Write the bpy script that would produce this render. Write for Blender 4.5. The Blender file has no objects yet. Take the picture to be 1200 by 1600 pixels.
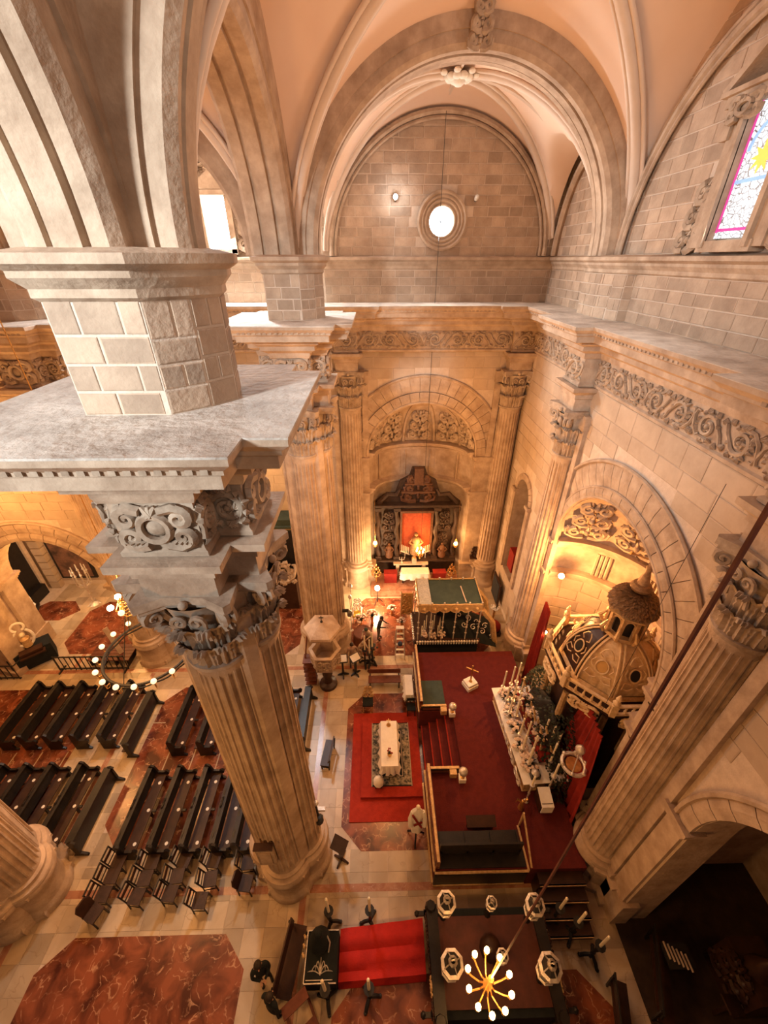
import bpy, math, random
from math import sin, cos, pi, sqrt, radians, atan2, hypot
from mathutils import Vector, Matrix
random.seed(7)
SC = bpy.context.scene
COL = SC.collection

# ---------------------------------------------------------------- camera, world, daylight, exposure
cam = bpy.data.objects.new('camera', bpy.data.cameras.new('camera'))
COL.objects.link(cam)
cam.location = (0, 0, 17)
cam.rotation_euler = (radians(58.0), 0, radians(-1.1))
cam.data.sensor_fit = 'HORIZONTAL'; cam.data.sensor_width = 36.0
cam.data.lens = 36.0 * 633 / 1200
cam.data.clip_start = 0.05; cam.data.clip_end = 200
SC.camera = cam
vs = SC.view_settings
vs.view_transform = 'Standard'; vs.look = 'None'; vs.gamma = 1.0; vs.use_curve_mapping = False
vs.exposure = 0.28
W = bpy.data.worlds.new('world'); SC.world = W; W.use_nodes = True
W.node_tree.nodes['Background'].inputs[0].default_value = (0.85, 0.80, 0.74, 1)
W.node_tree.nodes['Background'].inputs[1].default_value = 0.04

def area(name, loc, to, size, power, col, sy=None, spread=180):
    l = bpy.data.lights.new(name, 'AREA'); l.energy = power; l.color = col
    l.size = size
    if sy: l.shape = 'RECTANGLE'; l.size_y = sy
    l.spread = radians(spread)
    o = bpy.data.objects.new(name, l); COL.objects.link(o); o.location = loc
    o.rotation_euler = (Vector(to) - Vector(loc)).to_track_quat('-Z', 'Y').to_euler()
    return o
def lamp(name, loc, power, col=(1.0, .46, .14), r=.08):
    l = bpy.data.lights.new(name, 'POINT'); l.energy = power; l.color = col; l.shadow_soft_size = r
    o = bpy.data.objects.new(name, l); COL.objects.link(o); o.location = loc
    return o
DAY = (.86, .95, 1.0)
# daylight through the clerestory windows, some of them out of view
area('daylight_nave_window', (-9.5, -5.0, 20.0), (-3.4, 5.0, 17.0), 1.6, 270, DAY, 2.4, spread=50)
area('daylight_aisle_window', (-6.0, 18.9, 18.6), (-4.0, 8.0, 15.4), 1.0, 1300, DAY, 2.2)
area('daylight_far_aisle_window', (-14.5, 18.6, 19.0), (-9.0, 8.0, 15.0), 1.2, 700, DAY, 2.2)
area('daylight_oculus', (2.65, 18.95, 18.25), (2.4, 8.0, 16.0), 1.3, 190, (1, .93, .86))
area('daylight_crossing_window', (6.9, 9.8, 18.3), (-2.0, 9.5, 17.0), .9, 80, (1, .93, .86), 1.8)
area('south_vault_fill', (2.5, -2.5, 19.2), (2.6, 16.0, 20.0), 1.6, 130, (1, .84, .70), 2.0, spread=110)  # unseen lamp added under the near vault to brighten the vaults
WARM = (1.0, .46, .14)

# ---------------------------------------------------------------- materials
MATS = {}
def _n(nt, t, **k):
    n = nt.nodes.new(t)
    for a, b in k.items(): setattr(n, a, b)
    return n
def mat(name, c1, c2=None, rough=.8, metal=0, scale=3.0, bump=.15, island=0.0, emit=None, estr=0, detail=5, spec=.3, fine=0.0):
    if name in MATS: return MATS[name]
    m = bpy.data.materials.new(name); m.use_nodes = True; MATS[name] = m
    nt = m.node_tree; b = nt.nodes['Principled BSDF']
    b.inputs['Roughness'].default_value = rough; b.inputs['Metallic'].default_value = metal
    b.inputs['Specular IOR Level'].default_value = spec
    L = nt.links.new
    if emit:
        b.inputs['Emission Color'].default_value = (*emit, 1); b.inputs['Emission Strength'].default_value = estr
    c2 = c2 or tuple(x * .72 for x in c1)
    tc = _n(nt, 'ShaderNodeNewGeometry')
    nz = _n(nt, 'ShaderNodeTexNoise'); nz.inputs['Scale'].default_value = scale; nz.inputs['Detail'].default_value = detail
    nz.inputs['Roughness'].default_value = .62
    L(tc.outputs['Position'], nz.inputs['Vector'])
    rp = _n(nt, 'ShaderNodeValToRGB'); rp.color_ramp.elements[0].position = .32; rp.color_ramp.elements[1].position = .68
    rp.color_ramp.elements[0].color = (*c2, 1); rp.color_ramp.elements[1].color = (*c1, 1)
    L(nz.outputs['Fac'], rp.inputs['Fac'])
    out = rp.outputs['Color']
    if island:
        g = _n(nt, 'ShaderNodeNewGeometry'); oi = _n(nt, 'ShaderNodeObjectInfo')
        ad = _n(nt, 'ShaderNodeMath', operation='ADD'); fr = _n(nt, 'ShaderNodeMath', operation='FRACT')
        L(g.outputs['Random Per Island'], ad.inputs[0]); L(oi.outputs['Random'], ad.inputs[1]); L(ad.outputs[0], fr.inputs[0])
        mr = _n(nt, 'ShaderNodeMapRange'); mr.inputs['To Min'].default_value = 1 - island; mr.inputs['To Max'].default_value = 1 + island * .6
        L(fr.outputs[0], mr.inputs['Value'])
        hs = _n(nt, 'ShaderNodeHueSaturation'); L(out, hs.inputs['Color']); L(mr.outputs['Result'], hs.inputs['Value'])
        out = hs.outputs['Color']
    L(out, b.inputs['Base Color'])
    if bump:
        n2 = _n(nt, 'ShaderNodeTexNoise'); n2.inputs['Scale'].default_value = scale * 6; n2.inputs['Detail'].default_value = 4
        L(tc.outputs['Position'], n2.inputs['Vector'])
        bp = _n(nt, 'ShaderNodeBump'); bp.inputs['Strength'].default_value = bump; bp.inputs['Distance'].default_value = .03
        L(n2.outputs['Fac'], bp.inputs['Height']); L(bp.outputs['Normal'], b.inputs['Normal'])
    return m
def marble(name, base, dark, vein, scale=1.2, rough=.25, vw=.03, island=0.0, vmix=1.0):
    m = bpy.data.materials.new(name); m.use_nodes = True; MATS[name] = m
    nt = m.node_tree; b = nt.nodes['Principled BSDF']; L = nt.links.new
    b.inputs['Roughness'].default_value = rough
    tc = _n(nt, 'ShaderNodeNewGeometry')
    nz = _n(nt, 'ShaderNodeTexNoise'); nz.inputs['Scale'].default_value = scale; nz.inputs['Detail'].default_value = 6; nz.inputs['Distortion'].default_value = .8
    L(tc.outputs['Position'], nz.inputs['Vector'])
    rp = _n(nt, 'ShaderNodeValToRGB'); rp.color_ramp.elements[0].position = .36; rp.color_ramp.elements[1].position = .62
    rp.color_ramp.elements[0].color = (*dark, 1); rp.color_ramp.elements[1].color = (*base, 1)
    L(nz.outputs['Fac'], rp.inputs['Fac'])
    mp = _n(nt, 'ShaderNodeMixRGB', blend_type='ADD'); mp.inputs['Fac'].default_value = 1.1
    L(tc.outputs['Position'], mp.inputs['Color1']); L(nz.outputs['Color'], mp.inputs['Color2'])
    vo = _n(nt, 'ShaderNodeTexVoronoi', feature='DISTANCE_TO_EDGE'); vo.inputs['Scale'].default_value = scale * 1.6
    L(mp.outputs['Color'], vo.inputs['Vector'])
    r2 = _n(nt, 'ShaderNodeValToRGB'); r2.color_ramp.elements[0].position = 0; r2.color_ramp.elements[1].position = vw
    r2.color_ramp.elements[0].color = (vmix,) * 3 + (1,); r2.color_ramp.elements[1].color = (0, 0, 0, 1)
    L(vo.outputs['Distance'], r2.inputs['Fac'])
    n3 = _n(nt, 'ShaderNodeTexNoise'); n3.inputs['Scale'].default_value = scale * 2.3; n3.inputs['Detail'].default_value = 3
    L(tc.outputs['Position'], n3.inputs['Vector'])
    r3 = _n(nt, 'ShaderNodeValToRGB'); r3.color_ramp.elements[0].position = .45; r3.color_ramp.elements[1].position = .62
    L(n3.outputs['Fac'], r3.inputs['Fac'])
    ml = _n(nt, 'ShaderNodeMath', operation='MULTIPLY'); L(r2.outputs['Color'], ml.inputs[0]); L(r3.outputs['Color'], ml.inputs[1])
    mx = _n(nt, 'ShaderNodeMixRGB'); L(ml.outputs[0], mx.inputs['Fac']); L(rp.outputs['Color'], mx.inputs['Color1']); mx.inputs['Color2'].default_value = (*vein, 1)
    out = mx.outputs['Color']
    if island:
        g = _n(nt, 'ShaderNodeNewGeometry'); oi = _n(nt, 'ShaderNodeObjectInfo')
        ad = _n(nt, 'ShaderNodeMath', operation='ADD'); fr = _n(nt, 'ShaderNodeMath', operation='FRACT')
        L(g.outputs['Random Per Island'], ad.inputs[0]); L(oi.outputs['Random'], ad.inputs[1]); L(ad.outputs[0], fr.inputs[0])
        mr = _n(nt, 'ShaderNodeMapRange'); mr.inputs['To Min'].default_value = 1 - island; mr.inputs['To Max'].default_value = 1 + island * .5
        L(fr.outputs[0], mr.inputs['Value'])
        hs = _n(nt, 'ShaderNodeHueSaturation'); L(out, hs.inputs['Color']); L(mr.outputs['Result'], hs.inputs['Value'])
        out = hs.outputs['Color']
    L(out, b.inputs['Base Color'])
    return m
STONE = mat('sandstone', (.55, .41, .295), (.34, .235, .16), scale=1.9, bump=.5, rough=.9)
BLOCK = mat('sandstone_block', (.52, .375, .265), (.38, .265, .185), scale=2.2, bump=.5, rough=.92, island=.22)
BLOCKL = mat('smooth_sandstone_block', (.55, .42, .31), (.45, .335, .24), scale=1.4, bump=.25, rough=.9, island=.10)
MORTAR = mat('lime_mortar', (.66, .53, .42), (.54, .42, .32), scale=5, bump=.3, rough=.95)
CARVE = mat('carved_stone', (.52, .40, .295), (.27, .19, .13), scale=3.2, bump=.25, rough=.9)
LEDGE = mat('weathered_ledge_stone', (.70, .63, .55), (.36, .30, .25), scale=1.5, bump=1.0, rough=.95, detail=9)
PLASTER = mat('salmon_plaster', (.80, .60, .465), (.75, .55, .42), scale=.5, bump=.05, rough=.85)
RIB = mat('pale_rib_plaster', (.70, .57, .47), (.62, .49, .39), scale=1, bump=.1)
TILE = marble('cream_marble_tile', (.56, .43, .29), (.44, .32, .20), (.28, .18, .10), scale=1.1, rough=.35, vw=.03, island=.30, vmix=.6)
RED = marble('red_marble', (.27, .075, .032), (.07, .016, .008), (.62, .34, .18), scale=1.5, rough=.24, vw=.045, vmix=.8)
PINK = marble('pink_marble', (.42, .2, .12), (.3, .12, .07), (.6, .4, .3), scale=2.5)
WOOD = mat('near_black_wood', (.022, .017, .015), (.010, .009, .009), rough=.38, scale=4, bump=.1)
WOODB = mat('dark_brown_wood', (.055, .024, .015), (.03, .013, .009), rough=.4, scale=4, bump=.1)
WOODR = mat('red_brown_wood', (.17, .055, .030), (.10, .030, .018), rough=.4, scale=4, bump=.1)
LEATH = mat('brown_leather', (.06, .028, .018), (.035, .018, .012), rough=.5, scale=6)
CARPET = mat('scarlet_carpet', (.36, .030, .014), (.27, .020, .010), rough=.95, scale=5, bump=.4)
CARPETD = mat('crimson_dais_carpet', (.115, .014, .011), (.085, .010, .009), rough=.95, scale=5, bump=.4)
DRAPE = mat('red_velvet', (.30, .022, .012), (.20, .013, .010), rough=.8, scale=3)
WHITE = mat('white_linen', (.85, .80, .72), (.76, .71, .63), rough=.85, scale=6, bump=.1)
WAX = mat('candle_wax', (.86, .76, .58), (.8, .7, .5), rough=.5, scale=6, bump=0)
GOLD = mat('gilded_metal', (.83, .52, .20), (.55, .30, .10), rough=.32, metal=.85, scale=8, bump=.2)
IVGILT = mat('pale_gilt_relief', (.80, .60, .36), (.60, .40, .20), rough=.5, scale=9, bump=.5)
GILT = mat('gilt_wood', (.72, .50, .26), (.46, .28, .12), rough=.45, metal=.25, scale=9, bump=.4)
SILVER = mat('worked_silver', (.85, .80, .72), (.55, .48, .42), rough=.32, metal=.6, scale=10, bump=.3)
IRON = mat('black_iron', (.025, .023, .022), rough=.5, scale=8)
GREENV = mat('dark_green_cloth', (.055, .075, .055), (.035, .05, .04), rough=.85, scale=3)
BLACKV = mat('black_velvet', (.014, .018, .019), (.008, .010, .012), rough=.9, scale=4)
FLOWER = mat('cream_flowers', (.78, .66, .55), (.55, .36, .26), rough=.8, scale=20)
LEAFM = mat('dark_foliage', (.05, .055, .03), (.025, .03, .018), rough=.7, scale=10)
SKIN = mat('skin', (.55, .32, .21), rough=.6, scale=8, bump=0)
HAIR = mat('dark_hair', (.03, .02, .015), rough=.6, scale=20)
CREAMC = mat('cream_cloth', (.62, .48, .36), rough=.9, scale=5)
GREYC = mat('charcoal_cloth', (.04, .042, .045), rough=.9, scale=5)
OLIVE = mat('taupe_cloth', (.16, .13, .10), rough=.9, scale=5)
AMBER = mat('amber_board', (.62, .36, .12), rough=.6, scale=2)
BULB = mat('lit_bulb', (1, .85, .6), emit=(1, .55, .18), estr=14, bump=0)
BULBW = mat('frosted_globe', (.9, .75, .55), emit=(1, .72, .42), estr=1.2, bump=0)
FLAME = mat('small_lamp_glow', (1, .8, .5), emit=(1, .66, .32), estr=60, bump=0)
PANE = mat('sunlit_pane', (.9, .92, 1), emit=(.95, .98, 1.0), estr=9, bump=0)
SPOTM = mat('spotlight_glass', (.9, .95, 1), emit=(.80, .93, 1.0), estr=14, bump=0)

# ---------------------------------------------------------------- mesh helper
MW = {}
class MB:
    def __init__(s): s.v = []; s.f = []; s.m = []; s.T = None; s.mi = 0
    def pt(s, p):
        p = Vector(p)
        if s.T is not None: p = s.T @ p
        s.v.append(p); return len(s.v) - 1
    def face(s, ix): s.f.append(tuple(ix)); s.m.append(s.mi)
    def poly(s, pts): s.face([s.pt(p) for p in pts])
    def grid(s, rows, cu=False, cv=False):
        I = [[s.pt(p) for p in r] for r in rows]; n = len(I); k = len(I[0])
        for i in range(n if cv else n - 1):
            for j in range(k if cu else k - 1):
                a, b = I[i], I[(i + 1) % n]; j2 = (j + 1) % k
                s.face((a[j], a[j2], b[j2], b[j]))
        return I
    def box(s, c, d, rz=0, M=None):
        x, y, z = d[0] / 2, d[1] / 2, d[2] / 2
        R = M or Matrix.Rotation(rz, 3, 'Z')
        q = [Vector(c) + R @ Vector(p) for p in ((-x, -y, -z), (x, -y, -z), (x, y, -z), (-x, y, -z), (-x, -y, z), (x, -y, z), (x, y, z), (-x, y, z))]
        i = [s.pt(p) for p in q]
        for f in ((3, 2, 1, 0), (4, 5, 6, 7), (0, 1, 5, 4), (1, 2, 6, 5), (2, 3, 7, 6), (3, 0, 4, 7)): s.face([i[k] for k in f])
        return s
    def bar(s, a, b, w, h=None):
        a, b = Vector(a), Vector(b); d = b - a; M = d.to_track_quat('Z', 'Y').to_matrix()
        s.box((a + b) / 2, (w, h or w, d.length), M=M); return s
    def prism(s, poly, z0, z1, fn=None):
        fn = fn or (lambda x, y, z: (x, y, z))
        a = [s.pt(fn(x, y, z0)) for x, y in poly]; b = [s.pt(fn(x, y, z1)) for x, y in poly]
        n = len(poly)
        for i in range(n): s.face((a[i], a[(i + 1) % n], b[(i + 1) % n], b[i]))
        s.face(a[::-1]); s.face(b); return s
    def lathe(s, prof, n=16, c=(0, 0, 0), a0=0, a1=2 * pi, cap=True, sx=1, sy=1):
        full = abs(a1 - a0 - 2 * pi) < 1e-6
        k = n if full else n + 1
        rows = [[(c[0] + r * cos(a0 + (a1 - a0) * j / n) * sx, c[1] + r * sin(a0 + (a1 - a0) * j / n) * sy, c[2] + z) for j in range(k)] for r, z in prof]
        I = s.grid(rows, cu=full)
        if cap and full:
            if prof[0][0] > 1e-4: s.face(I[0][::-1])
            if prof[-1][0] > 1e-4: s.face(I[-1])
        return s
    def tube(s, pts, r, n=6, cap=True):
        pts = [Vector(p) for p in pts]; m = len(pts)
        rr = r if isinstance(r, (list, tuple)) else [r] * m
        ref = Vector((0.13, 0.21, 1)); rows = []
        for i, p in enumerate(pts):
            d = (pts[min(i + 1, m - 1)] - pts[max(i - 1, 0)])
            if d.length < 1e-9: d = Vector((0, 0, 1))
            d.normalize(); u = d.cross(ref)
            if u.length < .05: u = d.cross(Vector((1, .2, 0)))
            u.normalize(); w = d.cross(u); ref = w if i else ref
            ref = u.cross(d)
            rows.append([p + (u * cos(2 * pi * j / n) + w * sin(2 * pi * j / n)) * rr[i] for j in range(n)])
        I = s.grid(rows, cu=True)
        if cap: s.face(I[0][::-1]); s.face(I[-1])
        return s
    def ball(s, c, r, n=10, k=6, sx=1, sy=1, sz=1):
        prof = [(r * sin(pi * i / k), -r * cos(pi * i / k) * sz) for i in range(k + 1)]
        prof[0] = (1e-5, prof[0][1]); prof[-1] = (1e-5, prof[-1][1])
        return s.lathe(prof, n, c, cap=False, sx=sx, sy=sy)
    def sweep(s, path, prof, closed=False, side=1):
        n = len(path); rows = []
        P = [Vector(p) for p in path]
        def nrm(a, b):
            d = (b - a).normalized(); return Vector((d.y, -d.x)) * side
        mit = []
        for i in range(n):
            n1 = nrm(P[i - 1], P[i]) if (closed or i > 0) else None
            n2 = nrm(P[i], P[(i + 1) % n]) if (closed or i < n - 1) else None
            n1 = n1 or n2; n2 = n2 or n1
            b = n1 + n2
            mit.append(b / max(.15, 1 + n1.dot(n2)))
        for o, z in prof:
            rows.append([(P[i].x + mit[i].x * o, P[i].y + mit[i].y * o, z) for i in range(n)])
        I = s.grid(rows, cu=closed)
        if not closed:
            s.face([r[0] for r in I]); s.face([r[-1] for r in I][::-1])
        return s
    def add(s, o, T=None):
        b = len(s.v); s.v += [T @ p if T is not None else p.copy() for p in o.v]
        s.f += [tuple(i + b for i in f) for f in o.f]; s.m += o.m; return s
    def mesh(s, name, mats, smooth=None, inv=None):
        me = bpy.data.meshes.new(name)
        me.from_pydata([tuple(inv @ p) if inv is not None else tuple(p) for p in s.v], [], s.f)
        for m in (mats if isinstance(mats, (list, tuple)) else [mats]): me.materials.append(m)
        if any(s.m): me.polygons.foreach_set('material_index', s.m)
        me.validate(); 
        if smooth:
            me.polygons.foreach_set('use_smooth', [True] * len(me.polygons)); me.set_sharp_from_angle(angle=radians(smooth))
        return me
    def build(s, name, mats, parent=None, smooth=40, kind=None, label=None):
        inv = MW[parent.name].inverted() if parent is not None and parent.name in MW else None
        return link(name, s.mesh(name, mats, smooth, inv), parent, kind, label)
def link(name, me, parent=None, kind=None, label=None, M=None):
    o = bpy.data.objects.new(name, me); COL.objects.link(o)
    if parent is not None: o.parent = parent
    if M is not None: o.matrix_local = M
    if kind: o['kind'] = kind
    if label: o['label'] = label
    return o
def tag(o, label=None, cat=None, group=None, kind=None):
    if label: o['label'] = label
    if cat: o['category'] = cat
    if group: o['group'] = group
    if kind: o['kind'] = kind
    return o
def thing(name, label, cat, loc=(0, 0, 0), rz=0, group=None, kind=None, scale=1):
    o = bpy.data.objects.new(name, None); COL.objects.link(o); o.empty_display_size = .2
    o.location = loc; o.rotation_euler = (0, 0, rz); o.scale = (scale,) * 3
    tag(o, label, cat, group, kind)
    return o
def world_thing(name, label, cat, loc=(0, 0, 0), group=None, kind=None):
    """children are modelled in world coordinates and stored relative to the base"""
    o = thing(name, label, cat, loc, 0, group, kind); MW[o.name] = Matrix.Translation(loc); return o
def dup(root, loc=None, rz=None, label=None):
    r = root.copy(); COL.objects.link(r)
    if loc is not None: r.location = loc
    if rz is not None: r.rotation_euler = (0, 0, rz)
    if label: r['label'] = label
    for ch in list(root.children):
        c = ch.copy(); COL.objects.link(c); c.parent = r
        for g in list(ch.children):
            d = g.copy(); COL.objects.link(d); d.parent = c
    return r
def arcpts(c, r, a0, a1, n, f):
    return [f(c[0] + r * cos(a0 + (a1 - a0) * i / n), c[1] + r * sin(a0 + (a1 - a0) * i / n)) for i in range(n + 1)]
def spiral(c, r0, turns, a0, n=16, sgn=1, end=.12):
    """2-D spiral running from radius r0 inwards"""
    return [(c[0] + r0 * (1 - (1 - end) * t) * cos(a0 + sgn * turns * 2 * pi * t), c[1] + r0 * (1 - (1 - end) * t) * sin(a0 + sgn * turns * 2 * pi * t)) for t in [i / n for i in range(n + 1)]]

# ---------------------------------------------------------------- relief carving in a (u, v, out) frame
def scroll_unit(w, h, t=.05, mir=1):
    """one running acanthus scroll, width w, height h, centred on 0"""
    b = MB(); F = lambda p, o=0: (p[0] * mir, p[1], o)
    R = h * .40
    sp = spiral((0, 0), R, 1.6, pi * .9, 20, -1)
    stem = [(-w * .5, -h * .35), (-w * .42, -h * .1)] + sp
    b.tube([F(p, t * .5) for p in stem], [t * .7] * 3 + [t * (1 - .5 * i / 20) for i in range(len(stem) - 3)], 5)
    st2 = [(-w * .1, -h * .42), (w * .25, -h * .38), (w * .42, -h * .15), (w * .5, h * .2), (w * .45, h * .38), (w * .35, h * .36)]
    b.tube([F(p, t * .4) for p in st2], [t * .9, t * .8, t * .8, t * .7, t * .6, t * .4], 5)
    for k in range(9):
        a = pi * .9 - k * .62
        c = (R * 1.08 * cos(a), R * 1.08 * sin(a))
        b.tube([F((c[0] * .92, c[1] * .92), t * .6), F(c, t), F((c[0] * 1.22 + .06 * sin(a) * h, c[1] * 1.16), t * .3)], [t * .7, t * .9, t * .25], 4)
    b.ball(F((0, 0), t * .7), h * .085, 7, 4)
    for q, (lx, ly, la) in enumerate(((-.42, .36, -.5), (-.2, .44, .2), (.1, .46, -.2), (.3, .0, .4), (.44, -.36, 2.4), (-.36, -.44, 3.4), (.06, -.46, 2.9), (.26, -.2, 1.2))):
        c = Vector((lx * w, ly * h)); d = Vector((sin(la), cos(la))) * .15 * h; n2 = Vector((d.y, -d.x)) * .5
        for e in (-1, 0, 1): b.tube([F((c - d * .5).to_tuple(), t * .2), F((c + n2 * e * .6).to_tuple(), t * .8), F((c + d * .7 + n2 * e).to_tuple(), t * .3)], [t * .5, t * .75, t * .25], 4)
    for k in range(5):
        a = k * 1.256
        b.tube([F((.1 * h * cos(a), .1 * h * sin(a)), t * .8), F((.2 * h * cos(a), .2 * h * sin(a)), t * .5)], [t * .8, t * .4], 4)
    return b
def ornament(w, h, t=.05, seed=1, levels=3):
    """symmetrical stacked C-scrolls, beads and leaves; base at v = 0"""
    r = random.Random(seed); b = MB()
    for L in range(levels):
        v0 = h * L / levels; hh = h / levels; ww = w * .5 * (1 - .55 * L / levels)
        for m in (1, -1):
            sp = spiral((ww * .55 * m, v0 + hh * .45), hh * .36, 1.35, pi * (.5 if m > 0 else .5), 14, -m)
            b.tube([(p[0], p[1], t * .5) for p in sp], [t * (1 - .5 * i / 14) for i in range(15)], 5)
            b.tube([(ww * .12 * m, v0 + hh * .05, t * .3), (ww * .5 * m, v0 + hh * .02, t * .7), (ww * .95 * m, v0 + hh * .2, t * .6), (ww * 1.0 * m, v0 + hh * .6, t * .5), (ww * .85 * m, v0 + hh * .72, t * .3)], [t, t * .9, t * .8, t * .7, t * .3], 5)
            for k in range(3):
                x = ww * (.35 + .25 * k); b.tube([(x * m, v0 + hh * .75, t * .3), ((x + .12 * ww) * m, v0 + hh * (1.0 - .1 * k), t * .3)], [t * .7, t * .3], 4)
        b.ball((0, v0 + hh * .5, t * .4), hh * .2, 8, 5, sx=.8)
        b.tube([(0, v0 + hh * .68, t * .3), (0, v0 + hh * .98, t * .3)], [t * .9, t * .4], 5)
    return b
def cartouche(w, h, t=.06):
    b = MB()
    ring = [(w * .2 * cos(a), h * .3 * sin(a), t) for a in [2 * pi * i / 18 for i in range(19)]]
    b.tube(ring, t * .8, 5); b.ball((0, 0, 0), h * .24, 12, 6, sx=w * .17 / (h * .24), sz=.5)
    for m in (1, -1):
        for q in (1, -1):
            sp = spiral((m * w * .34, q * h * .22), h * .22, 1.4, (pi * .5) * q, 16, -m * q)
            b.tube([(p[0], p[1], t * .6) for p in sp], [t * (1.1 - .6 * i / 16) for i in range(17)], 5)
            b.tube([(m * w * .12, q * h * .40, t), (m * w * .3, q * h * .47, t * .8), (m * w * .46, q * h * .36, t * .6), (m * w * .5, q * h * .1, t * .4)], [t, t * 1.1, t * .8, t * .3], 5)
        for k in range(4):
            b.tube([(m * w * (.22 + .07 * k), -h * .3, t), (m * w * (.25 + .07 * k), -h * .5, t * .4)], [t * .8, t * .3], 4)
    for k in range(3): b.tube([(0, h * .3, t), ((k - 1) * w * .09, h * .5, t * .8)], [t, t * .4], 5)
    return b
def frame_to(origin, du, dv, out):
    M = Matrix((( du[0], dv[0], out[0], origin[0]), (du[1], dv[1], out[1], origin[1]), (du[2], dv[2], out[2], origin[2]), (0, 0, 0, 1)))
    return M

# ---------------------------------------------------------------- masonry
def unit_block(ch=.06):
    b = MB(); c = ch
    o = [(-.5, -.5, 0), (.5, -.5, 0), (.5, .5, 0), (-.5, .5, 0)]
    e = [(x, y, .6) for x, y, _ in o]; i = [(x * (1 - c), y * (1 - c * 1.6), 1) for x, y, _ in o]
    b.grid([o, e, i], cu=True); b.poly(i); return b
UB = unit_block(); UB_ME = UB.mesh('stone_block', BLOCK); UB_ML = UB.mesh('smooth_stone_block', BLOCKL)
def ashlar(parent, fr, u0, u1, w0, w1, course, length, ok=None, depth=.016, gap=.024, me=None, m=None, maxparts=300, seed=1, name='stone_block', stuff_only=False):
    """lay blocks on the plane of frame fr (u, w, out); the nearest are parts, the rest one mesh"""
    r = random.Random(seed); me = me or UB_ME; L = []
    w = w0; k = 0
    while w < w1 - .05:
        h = min(course * r.uniform(.9, 1.1), w1 - w)
        if w1 - w - h < course * .4: h = w1 - w
        u = u0 - (length * .5 * (k % 2)) * r.uniform(.7, 1.1)
        while u < u1 - .02:
            l = length * r.uniform(.7, 1.3)
            a, b_ = max(u, u0), min(u + l, u1)
            if b_ - a > .06 and (ok is None or ok(a, w, b_, w + h)):
                L.append((a, b_, w, w + h, depth * r.uniform(.6, 1.25)))
            u += l
        w += h; k += 1
    P = MW.get(parent.name)
    inv = P.inverted() if P else Matrix()
    items = []
    for a, b_, c, d, o in L:
        T = fr @ Matrix.Translation(((a + b_) / 2, (c + d) / 2, 0)) @ Matrix.Diagonal((b_ - a - gap, d - c - gap, o, 1))
        q = T.translation - Vector((0, 0, 17)); items.append((q.length, T))
    items.sort(key=lambda t: t[0])
    n = 0 if stuff_only else maxparts
    for _, T in items[:n]: link(name, me, parent, M=inv @ T)
    if items[n:]:
        b = MB()
        for _, T in items[n:]: b.add(UB, T)
        b.build(name + 's', me.materials[0], parent, None, kind='stuff')
def wall_open(b, fn, u0, u1, w0, w1, ops, n=20):
    """plane with arched openings ops = [(centre, radius, spring, sill)], fn(u, w)"""
    ops = sorted(ops); u = u0
    for c, r, zs, sill in ops:
        a0, a1 = max(c - r, u0), min(c + r, u1)
        if a0 > u: b.poly([fn(u, w0), fn(a0, w0), fn(a0, w1), fn(u, w1)])
        P = [(c - r * cos(pi * i / n), zs + r * sin(pi * i / n)) for i in range(n + 1)]
        for p, q in zip(P, P[1:]):
            x0, x1 = max(p[0], u0), min(q[0], u1)
            if x1 > x0: b.poly([fn(x0, p[1]), fn(x1, q[1]), fn(x1, w1), fn(x0, w1)])
        if sill > w0: b.poly([fn(a0, w0), fn(a1, w0), fn(a1, sill), fn(a0, sill)])
        u = a1
    if u < u1: b.poly([fn(u, w0), fn(u1, w0), fn(u1, w1), fn(u, w1)])
def hole_plane(b, fn, u0, u1, w0, w1, c, r, n=32):
    ins = [(c[0] + r * cos(2 * pi * i / n), c[1] + r * sin(2 * pi * i / n)) for i in range(n)]
    out = []
    for i in range(n):
        d = (cos(2 * pi * i / n), sin(2 * pi * i / n)); t = 1e9
        if d[0] > 1e-9: t = min(t, (u1 - c[0]) / d[0])
        if d[0] < -1e-9: t = min(t, (u0 - c[0]) / d[0])
        if d[1] > 1e-9: t = min(t, (w1 - c[1]) / d[1])
        if d[1] < -1e-9: t = min(t, (w0 - c[1]) / d[1])
        out.append((c[0] + d[0] * t, c[1] + d[1] * t))
    b.grid([[fn(*p) for p in ins], [fn(*p) for p in out]], cu=True)
    for q in ((u0, w0), (u1, w0), (u1, w1), (u0, w1)):
        a = atan2(q[1] - c[1], q[0] - c[0]) % (2 * pi); i = int(a / (2 * pi) * n)
        b.poly([fn(*out[i]), fn(*q), fn(*out[(i + 1) % n])])
def not_in(ops, R):
    def ok(a, w, b_, h):
        for (c, r, zs, sill), e in zip(ops, R):
            x = 0 if a <= c <= b_ else min(abs(a - c), abs(b_ - c))
            if h < sill: continue
            if w < zs:
                if x < e: return False
            elif hypot(x, w - zs) < e: return False
        return True
    return ok
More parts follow.
